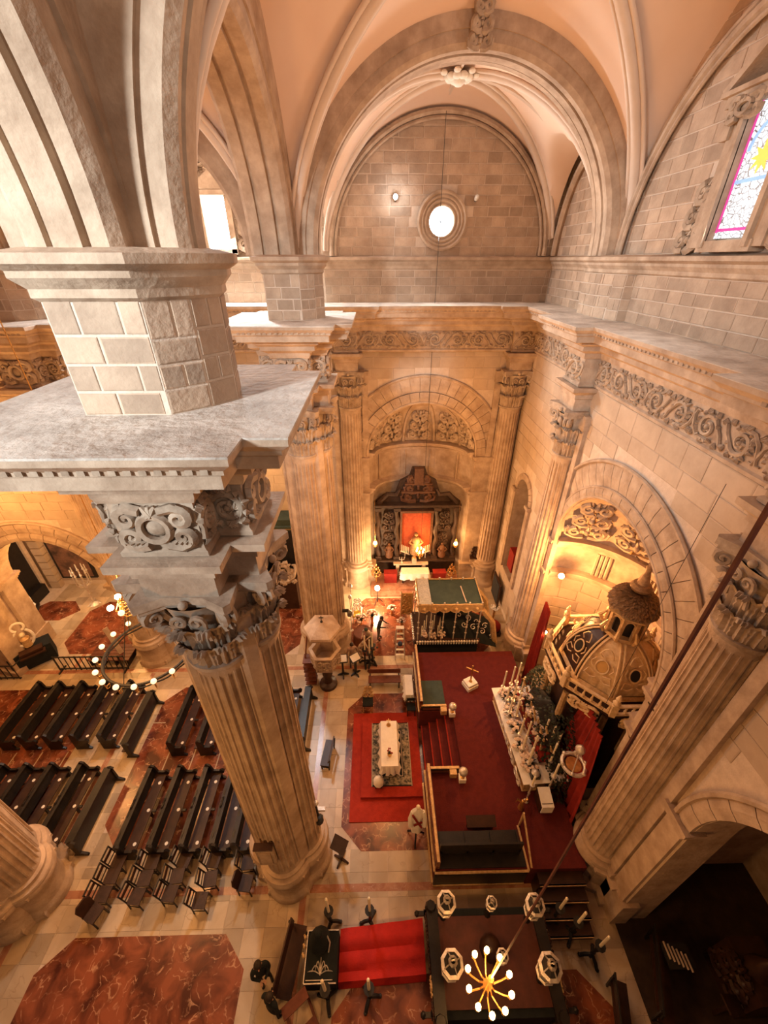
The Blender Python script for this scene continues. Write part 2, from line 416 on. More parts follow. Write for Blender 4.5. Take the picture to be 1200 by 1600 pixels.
def voussoir_ring(parent, fr, c, r0, r1, zs, n, d, m, gap=.012, a0=0, a1=pi, name='voussoir', inner=.03):
    """ring of wedge stones in plane frame fr"""
    st = (a1 - a0) / n; b = MB(); g = gap / r1
    for k in (0, 1):
        pass
    rows = []
    for i in range(4):
        t = g + (st - 2 * g) * i / 3
        rows.append([(r0 * cos(t), r0 * sin(t), 0), (r0 * cos(t), r0 * sin(t), d), ((r0 + r1) * .5 * cos(t), (r0 + r1) * .5 * sin(t), d + inner), (r1 * cos(t), r1 * sin(t), d), (r1 * cos(t), r1 * sin(t), 0)])
    b.grid(rows); b.poly(rows[0][::-1]); b.poly(rows[-1])
    me = b.mesh(name, m)
    P = MW.get(parent.name); inv = P.inverted() if P else Matrix()
    for i in range(n): link(name, me, parent, M=inv @ fr @ Matrix.Translation((c, zs, 0)) @ Matrix.Rotation(a0 + st * i, 4, 'Z'))

# ---------------------------------------------------------------- floor
def build_floor():
    b = MB(); b.box((-5.5, 8, -.16), (33, 26, .3)); fl = b.build('floor', MORTAR, None, None, kind='structure')
    PX = [(-1.39, 5.9, 5.55, 11.4), (-9.75, -4.05, 5.75, 11.9), (-9.75, -3.9, -2.0, 3.65), (-18.6, -12.5, 5.75, 11.9), (-1.45, 5.9, 13.5, 17.6), (-9.75, -4.1, 13.6, 17.9), (-16.4, -12.5, 13.9, 17.6), (-19.9, -17.0, 16.2, 17.7), (-18.6, -12.5, -2, 3.65), (-1.35, 6.2, -2.0, 2.75)]
    def octo(x0, x1, y0, y1, c=.72): return [(x0 + c, y0), (x1 - c, y0), (x1, y0 + c), (x1, y1 - c), (x1 - c, y1), (x0 + c, y1), (x0, y1 - c), (x0, y0 + c)]
    for p in PX:
        q = MB(); q.prism(octo(*p), -.02, .006); q.build('red_marble_panel', RED, fl, None)
    bands = [(-19, 6.9, 4.52, 4.72), (-19, 6.9, 12.75, 12.95)]
    for x0, x1, y0, y1 in bands:
        q = MB(); q.box(((x0 + x1) / 2, (y0 + y1) / 2, -.008), (x1 - x0, y1 - y0, .024)); q.build('red_marble_band', PINK, fl, None)
    for x, y0, y1 in [(-2.45, 5.6, 12.7), (-2.45, -1, 4.5), (-10.9, 5.6, 12.7), (-10.9, -1, 4.5), (-14.9, 13, 19)]:
        q = MB(); q.box((x, (y0 + y1) / 2, -.008), (.2, y1 - y0, .024)); q.build('red_marble_band', PINK, fl, None)
    # thin pale strips crossing the red panels between the pews
    for i in range(12):
        x = -15.75 + i * 1.03
        if -10.6 < x < -8.9: continue
        q = MB(); q.box((x, 8.5, .0), (.045, 1.1, .016)); q.build('pale_inlay_strip', TILE, fl, None)
    for y in (7.3, 10.2):
        q = MB(); q.box((-9.55, y - 2.0 if y < 8 else y, .0), (.62, .045, .016)); q.build('pale_inlay_strip', TILE, fl, None)
    cells = []; s = .62
    for i in range(42):
        for j in range(34):
            x = -19 + s * (i + .5); y = -1.2 + s * (j + .5)
            if any(a + .3 < x < b_ - .3 and c + .3 < y < d - .3 for a, b_, c, d in PX): continue
            cells.append((x, y))
    cells.sort(key=lambda p: p[0] ** 2 * .6 + p[1] ** 2)
    t = MB(); t.box((0, 0, -.008), (s - .006, s - .006, .02)); me = t.mesh('floor_tile', TILE)
    vis = [c for c in cells if c[1] > 1.3]; hid = [c for c in cells if c[1] <= 1.3]
    for x, y in vis[:300]: link('floor_tile', me, fl, M=Matrix.Translation((x, y, 0)))
    o = MB()
    for x, y in vis[300:] + hid: o.add(t, Matrix.Translation((x, y, 0)))
    o.build('floor_tiles', TILE, fl, None, kind='stuff')
build_floor()

# ---------------------------------------------------------------- walls
ENT = [(0, 13.52), (.05, 13.55), (.05, 13.62), (.0, 13.66), (.0, 14.38), (.06, 14.40), (.10, 14.50), (.10, 14.56), (.28, 14.66), (.28, 14.78), (.42, 14.86), (.42, 14.92), (.78, 14.98), (.78, 15.14), (.84, 15.17), (.84, 15.22), (.95, 15.32), (.95, 15.40), (-.5, 15.40)]
STRING = [(0, 16.62), (.05, 16.66), (.05, 16.74), (.14, 16.84), (.14, 16.90), (.24, 16.96), (.24, 17.05), (0, 17.10)]
BY, RX = 19.2, 7.0
NI = (2.28, 2.78, 8.35, 0.0)
RN = (9.5, 3.3, 7.6, 0.0); RS = (16.7, .82, 7.35, 2.4); RA = (.3, 3.45, 6.1, 0.0)
FB = frame_to((0, BY, 0), (1, 0, 0), (0, 0, 1), (0, -1, 0))          # back wall frame: u = x, w = z, out = -y
FR = frame_to((RX, 0, 0), (0, 1, 0), (0, 0, 1), (-1, 0, 0))          # right wall frame: u = y, w = z, out = -x
FRU = frame_to((7.34, 0, 0), (0, 1, 0), (0, 0, 1), (-1, 0, 0))
FBU = frame_to((0, 19.5, 0), (1, 0, 0), (0, 0, 1), (0, -1, 0))
OC = (2.65, 18.25)
def wall_back():
    b = MB()
    wall_open(b, lambda u, w: (u, BY, w), -21, 7.6, 0, 15.4, [NI])
    f = lambda u, w: (u, 19.5, w)
    hole_plane(b, f, -1.0, 7.6, 15.3, 23, OC, .5)
    b.poly([f(-21, 15.3), f(-1, 15.3), f(-1, 23), f(-21, 23)])
    b.poly([(-21, 19.2, 15.4), (7.6, 19.2, 15.4), (7.6, 19.5, 15.4), (-21, 19.5, 15.4)])
    w = b.build('wall_back', MORTAR, None, None, kind='structure')
    ashlar(w, FBU, -2.1, 7.3, 15.42, 16.6, .32, .62, None, seed=3)
    ashlar(w, FBU, -2.1, 7.3, 17.1, 21.6, .33, .7, lambda a, c, d, e: hypot((a + d) / 2 - OC[0], (c + e) / 2 - OC[1]) > 1.0, seed=4, maxparts=220)
    ashlar(w, FBU, -12, -2.2, 15.42, 21.5, .36, .7, None, seed=5, stuff_only=True)
    ashlar(w, FB, -2.0, 7.0, .3, 13.5, .52, .95, not_in([NI], [3.95]), gap=.012, depth=.02, me=UB_ML, seed=6, maxparts=0, stuff_only=True)
    ashlar(w, FB, -20, -2.1, .3, 13.5, .52, .95, None, gap=.012, depth=.02, me=UB_ML, seed=7, stuff_only=True)
    # jambs and imposts of the niche
    for m in (-1, 1):
        x = NI[0] + m * (NI[1] + .46)
        q = MB(); q.box((x, BY - .06, 4.2), (.92, .16, 8.3)); q.build('niche_jamb', STONE, w, None)
        for z in (6.25, 8.3):
            q = MB()
            for dz, e in ((0, .0), (.1, .06), (.2, .12)): q.box((x, BY - .1, z - .15 + dz), (.92 + e * 2, .22 + e, .1))
            q.build('niche_impost', STONE, w, None)
        q = MB(); q.box((x - m * .05, BY - .12, .7), (1.1, .3, 1.4)); q.box((x - m * .05, BY - .15, 1.45), (1.2, .36, .1)); q.build('niche_plinth', STONE, w, None)
    voussoir_ring(w, FB, NI[0], 2.78, 3.28, 8.4, 21, .12, STONE)
    voussoir_ring(w, FB, NI[0], 3.30, 3.95, 8.4, 25, .04, STONE)
    q = MB(); q.tube(arcpts((NI[0], 8.4), 4.02, 0, pi, 40, lambda x, z: (x, BY - .05, z)), .07, 6); q.build('arch_label_mould', STONE, w)
    q = MB(); q.tube(arcpts((NI[0], 8.4), 2.80, 0, pi, 40, lambda x, z: (x, BY - .12, z)), .06, 6); q.build('arch_roll_mould', STONE, w)
    # apse: curved wall, two cornices, half dome with carved panels
    D = 1.75
    el = lambda a, s=1.0: (NI[0] - NI[1] * s * cos(a), BY + D * s * sin(a))
    A = [pi * i / 28 for i in range(29)]
    q = MB(); q.grid([[(*el(a), z) for a in A] for z in (0, 3, 6.3, 8.35)])
    rows = []
    for k in range(11):
        t = pi / 2 * k / 10; rows.append([(NI[0] - NI[1] * cos(t) * cos(a), BY + D * cos(t) * sin(a), 8.35 + NI[1] * sin(t)) for a in A])
    q.grid(rows); q.build('niche_apse', STONE, w, 50)
    path = [el(a) for a in A]
    for z in (6.28, 8.33):
        q = MB(); q.sweep(path, [(0, z - .28), (.1, z - .26), (.1, z - .14), (.3, z), (.3, z + .1), (.4, z + .12), (.4, z + .2), (0, z + .24)], side=1); q.build('apse_cornice', STONE, w, 30)
    for i in range(5):
        a = pi * (i + .5) / 5; p = el(a, .97); nx, ny = cos(a) / NI[1], -sin(a) / D; l = hypot(nx, ny); nx /= l; ny /= l
        o = Vector((nx * .96, ny * .96, -.26)).normalized(); dv = Vector((nx * .26, ny * .26, .96)).normalized()
        # the panel leans inward with the half dome
        du = dv.cross(o)
        q = MB(); q.add(ornament(1.15, 1.75, .11, i), frame_to((p[0] + nx * .1, p[1] + ny * .1, 8.75), du, dv, o)); q.build('carved_panel', CARVE, w, 50)
    for i in range(1, 5):
        a = pi * i / 5
        q = MB(); q.tube([(NI[0] - NI[1] * cos(t) * cos(a) * .98, BY + D * cos(t) * sin(a) * .98, 8.4 + NI[1] * sin(t) * .99) for t in [pi / 2 * k / 10 for k in range(10)]], .11, 5); q.build('half_dome_rib', STONE, w)
    for i in range(4):
        a = pi * (i + 1) / 5; p = el(a, .985)
        q = MB(); q.tube([(p[0] - .16 * sin(a), p[1], z) for z in (6.45, 8.1)], .05, 5); q.tube([(p[0] + .16 * sin(a), p[1], z) for z in (6.45, 8.1)], .05, 5); q.build('apse_strip', STONE, w)
    return w
WB = wall_back()
def wall_right():
    b = MB()
    wall_open(b, lambda u, w: (RX, u, w), -3, BY, 0, 15.4, [RN, RS, RA])
    b.poly([(7.34, -3, 15.3), (7.34, 19.5, 15.3), (7.34, 19.5, 24), (7.34, -3, 24)])
    b.poly([(RX, -3, 15.4), (RX, 19.5, 15.4), (7.34, 19.5, 15.4), (7.34, -3, 15.4)])
    w = b.build('wall_right', MORTAR, None, None, kind='structure')
    SW = (9.75, 17.15, 19.5, 1.05)
    def okw(a, c, d, e): return not (d > SW[0] - SW[3] and a < SW[0] + SW[3] and e > SW[1] and c < SW[2] + .5)
    ashlar(w, FRU, 4.0, 14.0, 15.42, 16.62, .30, .62, None, seed=11, maxparts=130)
    ashlar(w, FRU, 15.4, 19.5, 15.42, 16.62, .30, .62, None, seed=12, maxparts=50)
    ashlar(w, FRU, 4.0, 14.0, 17.1, 21.6, .34, .7, okw, seed=13, maxparts=120)
    ashlar(w, FRU, 15.4, 19.5, 17.1, 20.5, .33, .66, None, seed=14, stuff_only=True)
    ok = not_in([RN, RS, RA], [4.45, 1.15, 3.9])
    ashlar(w, FR, 2.0, BY, .3, 13.5, .50, 1.0, ok, gap=.012, depth=.02, me=UB_ML, seed=15, stuff_only=True)
    voussoir_ring(w, FR, RN[0], 3.3, 3.62, 7.65, 23, .10, STONE)
    voussoir_ring(w, FR, RN[0], 3.64, 4.42, 7.65, 29, .04, STONE)
    for r, t in ((3.32, .06), (3.64, .045), (4.46, .06)):
        q = MB(); q.tube(arcpts((RN[0], 7.65), r, 0, pi, 44, lambda y, z: (RX - .08, y, z)), t, 6); q.build('arch_roll_mould', STONE, w)
    for m in (-1, 1):
        y = RN[0] + m * (RN[1] + .3)
        q = MB(); q.box((RX - .05, y, 3.8), (.14, .6, 7.6)); q.build('niche_jamb', STONE, w, None)
        for z in (6.05, 7.6):
            q = MB()
            for dz, e in ((0, 0), (.1, .07), (.2, .14)): q.box((RX - .05, y, z - .15 + dz), (.2 + e, .6 + e * 2, .1))
            q.build('niche_impost', STONE, w, None)
    A = [pi * i / 30 for i in range(31)]; D = 3.0
    el = lambda a, s=1.0: (RX + D * s * sin(a), RN[0] + RN[1] * s * cos(a))
    q = MB(); q.grid([[(*el(a), z) for a in A] for z in (0, 3, 6.05, 7.6)])
    q.grid([[(RX + D * cos(t) * sin(a), RN[0] + RN[1] * cos(t) * cos(a), 7.6 + RN[1] * sin(t)) for a in A] for t in [pi / 2 * k / 10 for k in range(11)]])
    q.build('niche_apse', STONE, w, 50)
    path = [el(a) for a in A]
    for z in (6.05, 7.58):
        q = MB(); q.sweep(path, [(0, z - .25), (.1, z - .22), (.1, z - .1), (.24, z), (.24, z + .1), (.32, z + .13), (.32, z + .2), (0, z + .22)], side=1); q.build('apse_cornice', STONE, w, 30)
    for i in range(5):
        a = pi * (i + .5) / 5; p = el(a, .96); n = Vector((-sin(a) / D, -cos(a) / RN[1], 0)).normalized()
        o = Vector((n.x * .94, n.y * .94, -.33)).normalized(); dv = Vector((n.x * .33, n.y * .33, .94)).normalized(); du = dv.cross(o)
        q = MB(); q.add(ornament(1.5, 2.0, .09, i + 9), frame_to((p[0] + n.x * .12, p[1] + n.y * .12, 8.05), du, dv, o)); q.build('carved_panel', CARVE, w, 50)
    for i in range(1, 5):
        a = pi * i / 5; p = el(a, .975); q = MB(); tx, ty = -cos(a), sin(a)
        for k in (-1.5, -.5, .5, 1.5): q.tube([(p[0] + D * .0 + k * .15 * cos(a) * 1, p[1] - k * .15 * sin(a), z) for z in (6.3, 7.35)], .06, 5)
        q.build('fluted_pilaster', STONE, w)
    ashlar_curved(w, el, 0.3, 6.0)
    # narrow arched recess beside the corner
    q = MB(); R = [pi * i / 10 for i in range(11)]
    q.grid([[(RX + d, RS[0] + RS[1] * cos(a), (RS[2] + RS[1] * sin(a))) for a in R] for d in (0, .8)])
    for m in (-1, 1): q.poly([(RX, RS[0] + m * RS[1], 2.4), (RX + .8, RS[0] + m * RS[1], 2.4), (RX + .8, RS[0] + m * RS[1], RS[2]), (RX, RS[0] + m * RS[1], RS[2])])
    q.box((RX + .4, RS[0], 2.35), (.8, 1.7, .1)); q.build('recess_reveal', STONE, w, 40)
    q = MB(); q.poly([(RX + .78, 15.5, 2.3), (RX + .78, 18, 2.3), (RX + .78, 18, 8.6), (RX + .78, 15.5, 8.6)]); q.build('recess_back', WOODB, w, None)
    voussoir_ring(w, FR, RS[0], .82, 1.12, RS[2], 11, .08, STONE)
    for m in (-1, 1):
        q = MB(); q.box((RX - .05, RS[0] + m * .98, 4.9), (.14, .3, 4.9)); q.box((RX - .09, RS[0] + m * .98, 7.28), (.24, .44, .14)); q.build('recess_jamb', STONE, w, None)
    q = MB(); q.box((RX + .3, RS[0] + .1, 3.4), (.5, .7, 1.2)); q.build('recess_red_cloth', DRAPE, w, None)
    # low arch at the near end, leading to the unlit chapel
    voussoir_ring(w, FR, RA[0], 3.45, 3.85, RA[2], 19, .10, STONE)
    q = MB(); q.tube(arcpts((RA[0], RA[2]), 3.88, 0, pi, 40, lambda y, z: (RX - .1, y, z)), .07, 6); q.build('arch_roll_mould', STONE, w)
    q = MB()
    for dz, e in ((0, 0), (.12, .08), (.24, .16)): q.box((RX + .02, RA[0] + 3.75, RA[2] - .3 + dz), (.34 + e, .6 + e, .12))
    q.box((RX - .02, RA[0] + 3.75, 2.9), (.16, .5, 5.8)); q.box((RX + .1, RA[0] + 3.75, .7), (.5, .8, 1.4)); q.build('arch_impost', STONE, w, None)
    q = MB(); q.grid([[(RX + d, RA[0] + 3.45 * cos(a), RA[2] + 3.45 * sin(a)) for a in [pi * i / 20 for i in range(21)]] for d in (0, 1.0)])
    q.poly([(RX, RA[0] + 3.45, 0), (RX + 1, RA[0] + 3.45, 0), (RX + 1, RA[0] + 3.45, RA[2]), (RX, RA[0] + 3.45, RA[2])]); q.build('arch_reveal', STONE, w, 40)
    q = MB()
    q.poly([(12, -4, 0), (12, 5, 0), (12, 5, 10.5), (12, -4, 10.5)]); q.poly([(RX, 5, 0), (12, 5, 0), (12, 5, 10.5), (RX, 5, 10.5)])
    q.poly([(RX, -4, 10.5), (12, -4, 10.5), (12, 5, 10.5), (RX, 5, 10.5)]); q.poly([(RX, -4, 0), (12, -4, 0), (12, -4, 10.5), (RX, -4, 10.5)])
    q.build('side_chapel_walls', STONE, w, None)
    q = MB(); q.poly([(RX, -4, .0), (12, -4, .0), (12, 5, .0), (RX, 5, .0)]); q.build('side_chapel_paving', mat('shade_dark_paving', (.06, .035, .022), (.03, .018, .012), rough=.6), w, None)  # the chapel's darkness is put into the paving colour
    # upper pilaster that carries the great arch
    q = MB(); poly = [(7.5, 15.45), (6.95, 15.4), (6.9, 14.1), (7.0, 13.55), (7.12, 13.1), (7.5, 12.9)]
    q.prism(poly, 15.38, 17.0); q.build('vault_pilaster', MORTAR, w, None)
    for i in range(5):
        a, c = Vector((*poly[i], 0)), Vector((*poly[i + 1], 0)); d = (c - a); L = d.length; d.normalize(); o = Vector((d.y, -d.x, 0))
        if o.x > 0: o = -o
        ashlar(w, frame_to(a, d, (0, 0, 1), o), 0, L, 15.42, 16.62, .30, .6, None, seed=40 + i)
    q = MB(); q.sweep([(7.34, 19.5), (7.34, 15.45), (6.95, 15.4), (6.9, 14.1), (7.0, 13.55), (7.12, 13.1), (7.34, 12.9), (7.34, -3)], STRING, side=1); q.build('string_course', STONE, w, 30)
    q = MB(); q.sweep([(-2.1, 19.5), (7.34, 19.5)], STRING, side=1); q.build('string_course', STONE, WB, 30)
    q = MB(); q.sweep([(-20, 19.5), (-2.1, 19.5)], STRING, side=1); q.build('string_course', STONE, WB, 30)
    return w
def ashlar_curved(w, el, z0, z1):
    b = MB(); r = random.Random(5); z = z0; k = 0
    while z < z1 - .1:
        h = min(.55, z1 - z); a = -.05 * (k % 2)
        while a < pi:
            da = r.uniform(.22, .34); p, q = el(max(.02, a), .992), el(min(a + da, pi - .02), .992)
            d = Vector((q[0] - p[0], q[1] - p[1], 0)); L = d.length
            if L > .15:
                d.normalize(); o = Vector((d.y, -d.x, 0)); c = Vector(((p[0] + q[0]) / 2, (p[1] + q[1]) / 2, z + h / 2))
                if o.x > 0 and abs(o.x) > .3: o = -o
                if o.dot(Vector((RX, RN[0], c.z)) - c) < 0: o = -o
                b.add(UB, frame_to(c, d, (0, 0, 1), o) @ Matrix.Diagonal((L - .012, h - .012, .03, 1)))
            a += da
        z += h; k += 1
    b.build('curved_wall_blocks', BLOCKL, w, None, kind='stuff')
WR = wall_right()

# entablature along the back and right walls, with carved frieze
def entablature():
    path = [(-9.6, 18.85), (-1.8, 18.85), (-1.8, 18.6), (-.8, 18.6), (-.8, 18.85), (5.95, 18.85), (5.95, 18.6), (6.95, 18.6), (6.95, 14.05), (6.45, 14.05), (6.45, 12.95), (6.95, 12.95), (6.95, 5.75), (6.45, 5.75), (6.45, 4.65), (6.95, 4.65), (6.95, -2.5)]
    e = thing('trim_1', 'carved stone entablature and ledge running along the far wall and the right wall', None, kind='structure')
    b = MB(); b.sweep(path, ENT, side=1); b.build('cornice', STONE, e, 30)
    b = MB(); b.sweep(path, [(.94, 15.385), (.95, 15.415), (-.45, 15.425)], side=1); b.build('ledge_slab', LEDGE, e, 30)
    # dentil course
    d = MB(); dm = MB()
    def run(p, q):
        p, q = Vector((*p, 0)), Vector((*q, 0)); v = q - p; L = v.length; v.normalize(); o = Vector((-v.y, v.x, 0)) * -1
        o = Vector((v.y, -v.x, 0)); n = int(L / .16)
        for k in range(n):
            c = p + v * ((k + .5) * L / n) + o * .83; dm.box((c.x, c.y, 15.235), (.09, .09, .09), rz=atan2(v.y, v.x))
    for i in range(len(path) - 1):
        if hypot(path[i][0] - path[i + 1][0], path[i][1] - path[i + 1][1]) > .9: run(path[i], path[i + 1])
    dm.build('egg_moulding', CARVE, e, None, kind='stuff')
    U = [scroll_unit(.92, .66, .055, m) for m in (1, -1)]
    UM = [u.mesh('frieze_scroll', CARVE, 60) for u in U]
    def frieze(p, q):
        p, q = Vector((*p, 0)), Vector((*q, 0)); v = q - p; L = v.length; v.normalize(); o = Vector((v.y, -v.x, 0))
        n = max(1, round(L / .92)); s = L / n / .92
        for k in range(n):
            c = p + v * ((k + .5) * L / n); c.z = 14.02
            T = frame_to(c, v, (0, 0, 1), o) @ Matrix.Diagonal((s, 1 if k % 4 < 2 else -1, 1, 1))
            link('frieze_scroll', UM[k % 2], e, M=T)
    for i in range(len(path) - 1):
        if hypot(path[i][0] - path[i + 1][0], path[i][1] - path[i + 1][1]) > .8 and path[i][1] > 4: frieze(path[i], path[i + 1])
    # impost blocks over the right-hand columns
    for y in (13.5, 5.2):
        b = MB(); b.sweep([(7.0, y + .55), (6.45, y + .55), (6.45, y - .55), (7.0, y - .55)], [(0, 12.75), (0, 13.12), (.05, 13.15), (.05, 13.28), (.22, 13.4), (.22, 13.52), (-.3, 13.52)], side=1); b.build('impost_block', STONE, e, 30)
    for x in (-1.3, 6.45):
        b = MB(); b.sweep([(x - .5, 19.2), (x - .5, 18.6), (x + .5, 18.6), (x + .5, 19.2)], [(0, 12.75), (0, 13.12), (.05, 13.15), (.05, 13.28), (.22, 13.4), (.22, 13.52), (-.3, 13.52)], side=1); b.build('impost_block', STONE, e, 30)
entablature()

# ---------------------------------------------------------------- half columns and free-standing piers
def fluted(r0, r1, z0, z1, a0=-105, a1=105, nf=13):
    b = MB(); A0, A1 = radians(a0), radians(a1); st = (A1 - A0) / nf
    prof = [(0, 0), (.16, 0), (.24, .65), (.55, 1), (.86, .65), (.94, 0)]
    H = [(z0, 0), (z0 + .12, 0), (z0 + .22, 1), (z0 + (z1 - z0) * .33, 1), (z0 + (z1 - z0) * .66, 1), (z1 - .28, 1), (z1 - .16, 0), (z1, 0)]
    rows = []
    for z, d in H:
        t = (z - z0) / (z1 - z0); R = r0 + (r1 - r0) * t ** 1.3; row = []
        for k in range(nf):
            for f, dd in prof:
                a = A0 + st * (k + f); r = R - dd * d * R * .105; row.append((r * cos(a), r * sin(a), z))
        row.append((R * cos(A1), R * sin(A1), z)); rows.append(row)
    b.grid(rows); return b
def leaf(w, h, bulge, curl):
    b = MB(); rows = []; N = 16
    for i in range(N + 1):
        t = i / N; z = h * (t if t < .82 else .82 + .12 * sin((t - .82) / .18 * pi)); o = bulge * (.2 + .7 * t * t) + curl * max(0, (t - .7) / .3) ** 1.6
        lob = .84 + .16 * abs(sin(pi * 4.5 * t))
        ww = w * .5 * lob * (1 - .5 * max(0, t - .72) / .28)
        cup = .035 * (1 - .5 * t); s_ = .02 * abs(sin(pi * 4.5 * t))
        rows.append([(o - cup - .02, -ww, z - .02), (o + s_, -ww * .66, z + .01), (o - .025, -ww * .30, z), (o + .045, 0, z + .01), (o - .025, ww * .30, z), (o + s_, ww * .66, z + .01), (o - cup - .02, ww, z - .02)])
    b.grid(rows); b.grid([[(-.02, p[1] * .8, p[2]) for p in r] for r in rows][:12]); return b
SH = fluted(.575, .50, 1.78, 10.95).mesh('fluted_shaft', STONE, 30)
LF1 = leaf(.38, .60, .13, .13).mesh('acanthus_leaf', CARVE, 50); LF2 = leaf(.38, .68, .17, .17).mesh('acanthus_leaf', CARVE, 50)
def capital_body():
    b = MB(); b.lathe([(.50, 10.95), (.56, 10.98), (.56, 11.06), (.49, 11.1), (.49, 11.6), (.53, 12.1), (.63, 12.5), (.66, 12.55)], 26, a0=radians(-110), a1=radians(110))
    q = []
    R = .86
    c = [(.0, -R), (.72, -.74), (.80, -.66), (.60, -.3), (.58, 0), (.60, .3), (.80, .66), (.72, .74), (0, R * .86)]
    c[0] = (0, -.7); c[-1] = (0, .7)
    for s, z0, z1 in ((.94, 12.52, 12.6), (1.0, 12.6, 12.75)): b.prism([(x * s, y * s) for x, y in c], z0, z1)
    return b
CB = capital_body().mesh('capital_bell', CARVE, 40)
def volute():
    b = MB()
    for sy in (1, -1):
        pts = [(.50, sy * .02, 11.75), (.56, sy * .04, 12.1), (.68, sy * .05, 12.38)] + [(p[0], sy * (.06 + .03 * i / 16), p[1]) for i, p in enumerate(spiral((.80, 12.36), .17, 1.7, pi * .8, 16, -1))]
        b.tube(pts, [.05, .06, .065] + [.06 * (1 - .4 * i / 16) for i in range(17)], 5)
    return b
VO = volute().mesh('corner_volute', CARVE, 50)
def helix():
    b = MB()
    for m in (1, -1):
        pts = [(.55, m * .22, 11.8), (.6, m * .2, 12.1)] + [(.66, p[0], p[1]) for p in spiral((m * .13, 12.3), .12, 1.3, 0 if m > 0 else pi, 12, m)]
        b.tube(pts, .04, 5)
    b.ball((.64, 0, 12.64), .075, 8, 5); return b
HE = helix().mesh('centre_scroll', CARVE, 50)
def base_ring(r=.575):
    b = MB(); b.lathe([(r * 1.32, 1.45), (r * 1.36, 1.5), (r * 1.32, 1.56), (r * 1.14, 1.6), (r * 1.1, 1.66), (r * 1.16, 1.69), (r * 1.16, 1.74), (r, 1.78)], 26, a0=radians(-110), a1=radians(110)); return b
BR = base_ring().mesh('attic_base', STONE, 40)
def half_column(parent, T, label=None):
    link('attic_base', BR, parent, M=T); link('shaft', SH, parent, M=T); link('pedestal_drum', PD, parent, M=T)
    c = link('capital', CB, parent, M=T)
    for k in range(-3, 4): link('acanthus_leaf', LF1, c, M=Matrix.Rotation(radians(31 * k), 4, 'Z') @ Matrix.Translation((.49, 0, 11.08)))
    for k in range(-3, 3): link('acanthus_leaf', LF2, c, M=Matrix.Rotation(radians(31 * k + 15.5), 4, 'Z') @ Matrix.Translation((.49, 0, 11.5)))
    for k in (-1, 1): link('corner_volute', VO, c, M=Matrix.Rotation(radians(45 * k), 4, 'Z'))
    link('centre_scroll', HE, c)
def cross(w, R, c=0):
    return [(-w, -R), (w, -R), (w, -w), (R, -w), (R, w), (w, w), (w, R), (-w, R), (-w, w), (-R, w), (-R, -w), (-w, -w)]
PED = [(.22, 0), (.22, .22), (.14, .3), (.08, .34), (.08, 1.18), (.12, 1.22), (.2, 1.3), (.2, 1.42), (-.1, 1.45)]
def ped_drum():
    b = MB(); b.lathe([(.80, 0), (.80, .2), (.76, .28), (.70, .34), (.68, .38), (.68, 1.16), (.72, 1.22), (.79, 1.28), (.80, 1.38), (.76, 1.45), (.3, 1.46)], 26, a0=radians(-110), a1=radians(110)); return b
PD = ped_drum().mesh('pedestal_drum', STONE, 40)
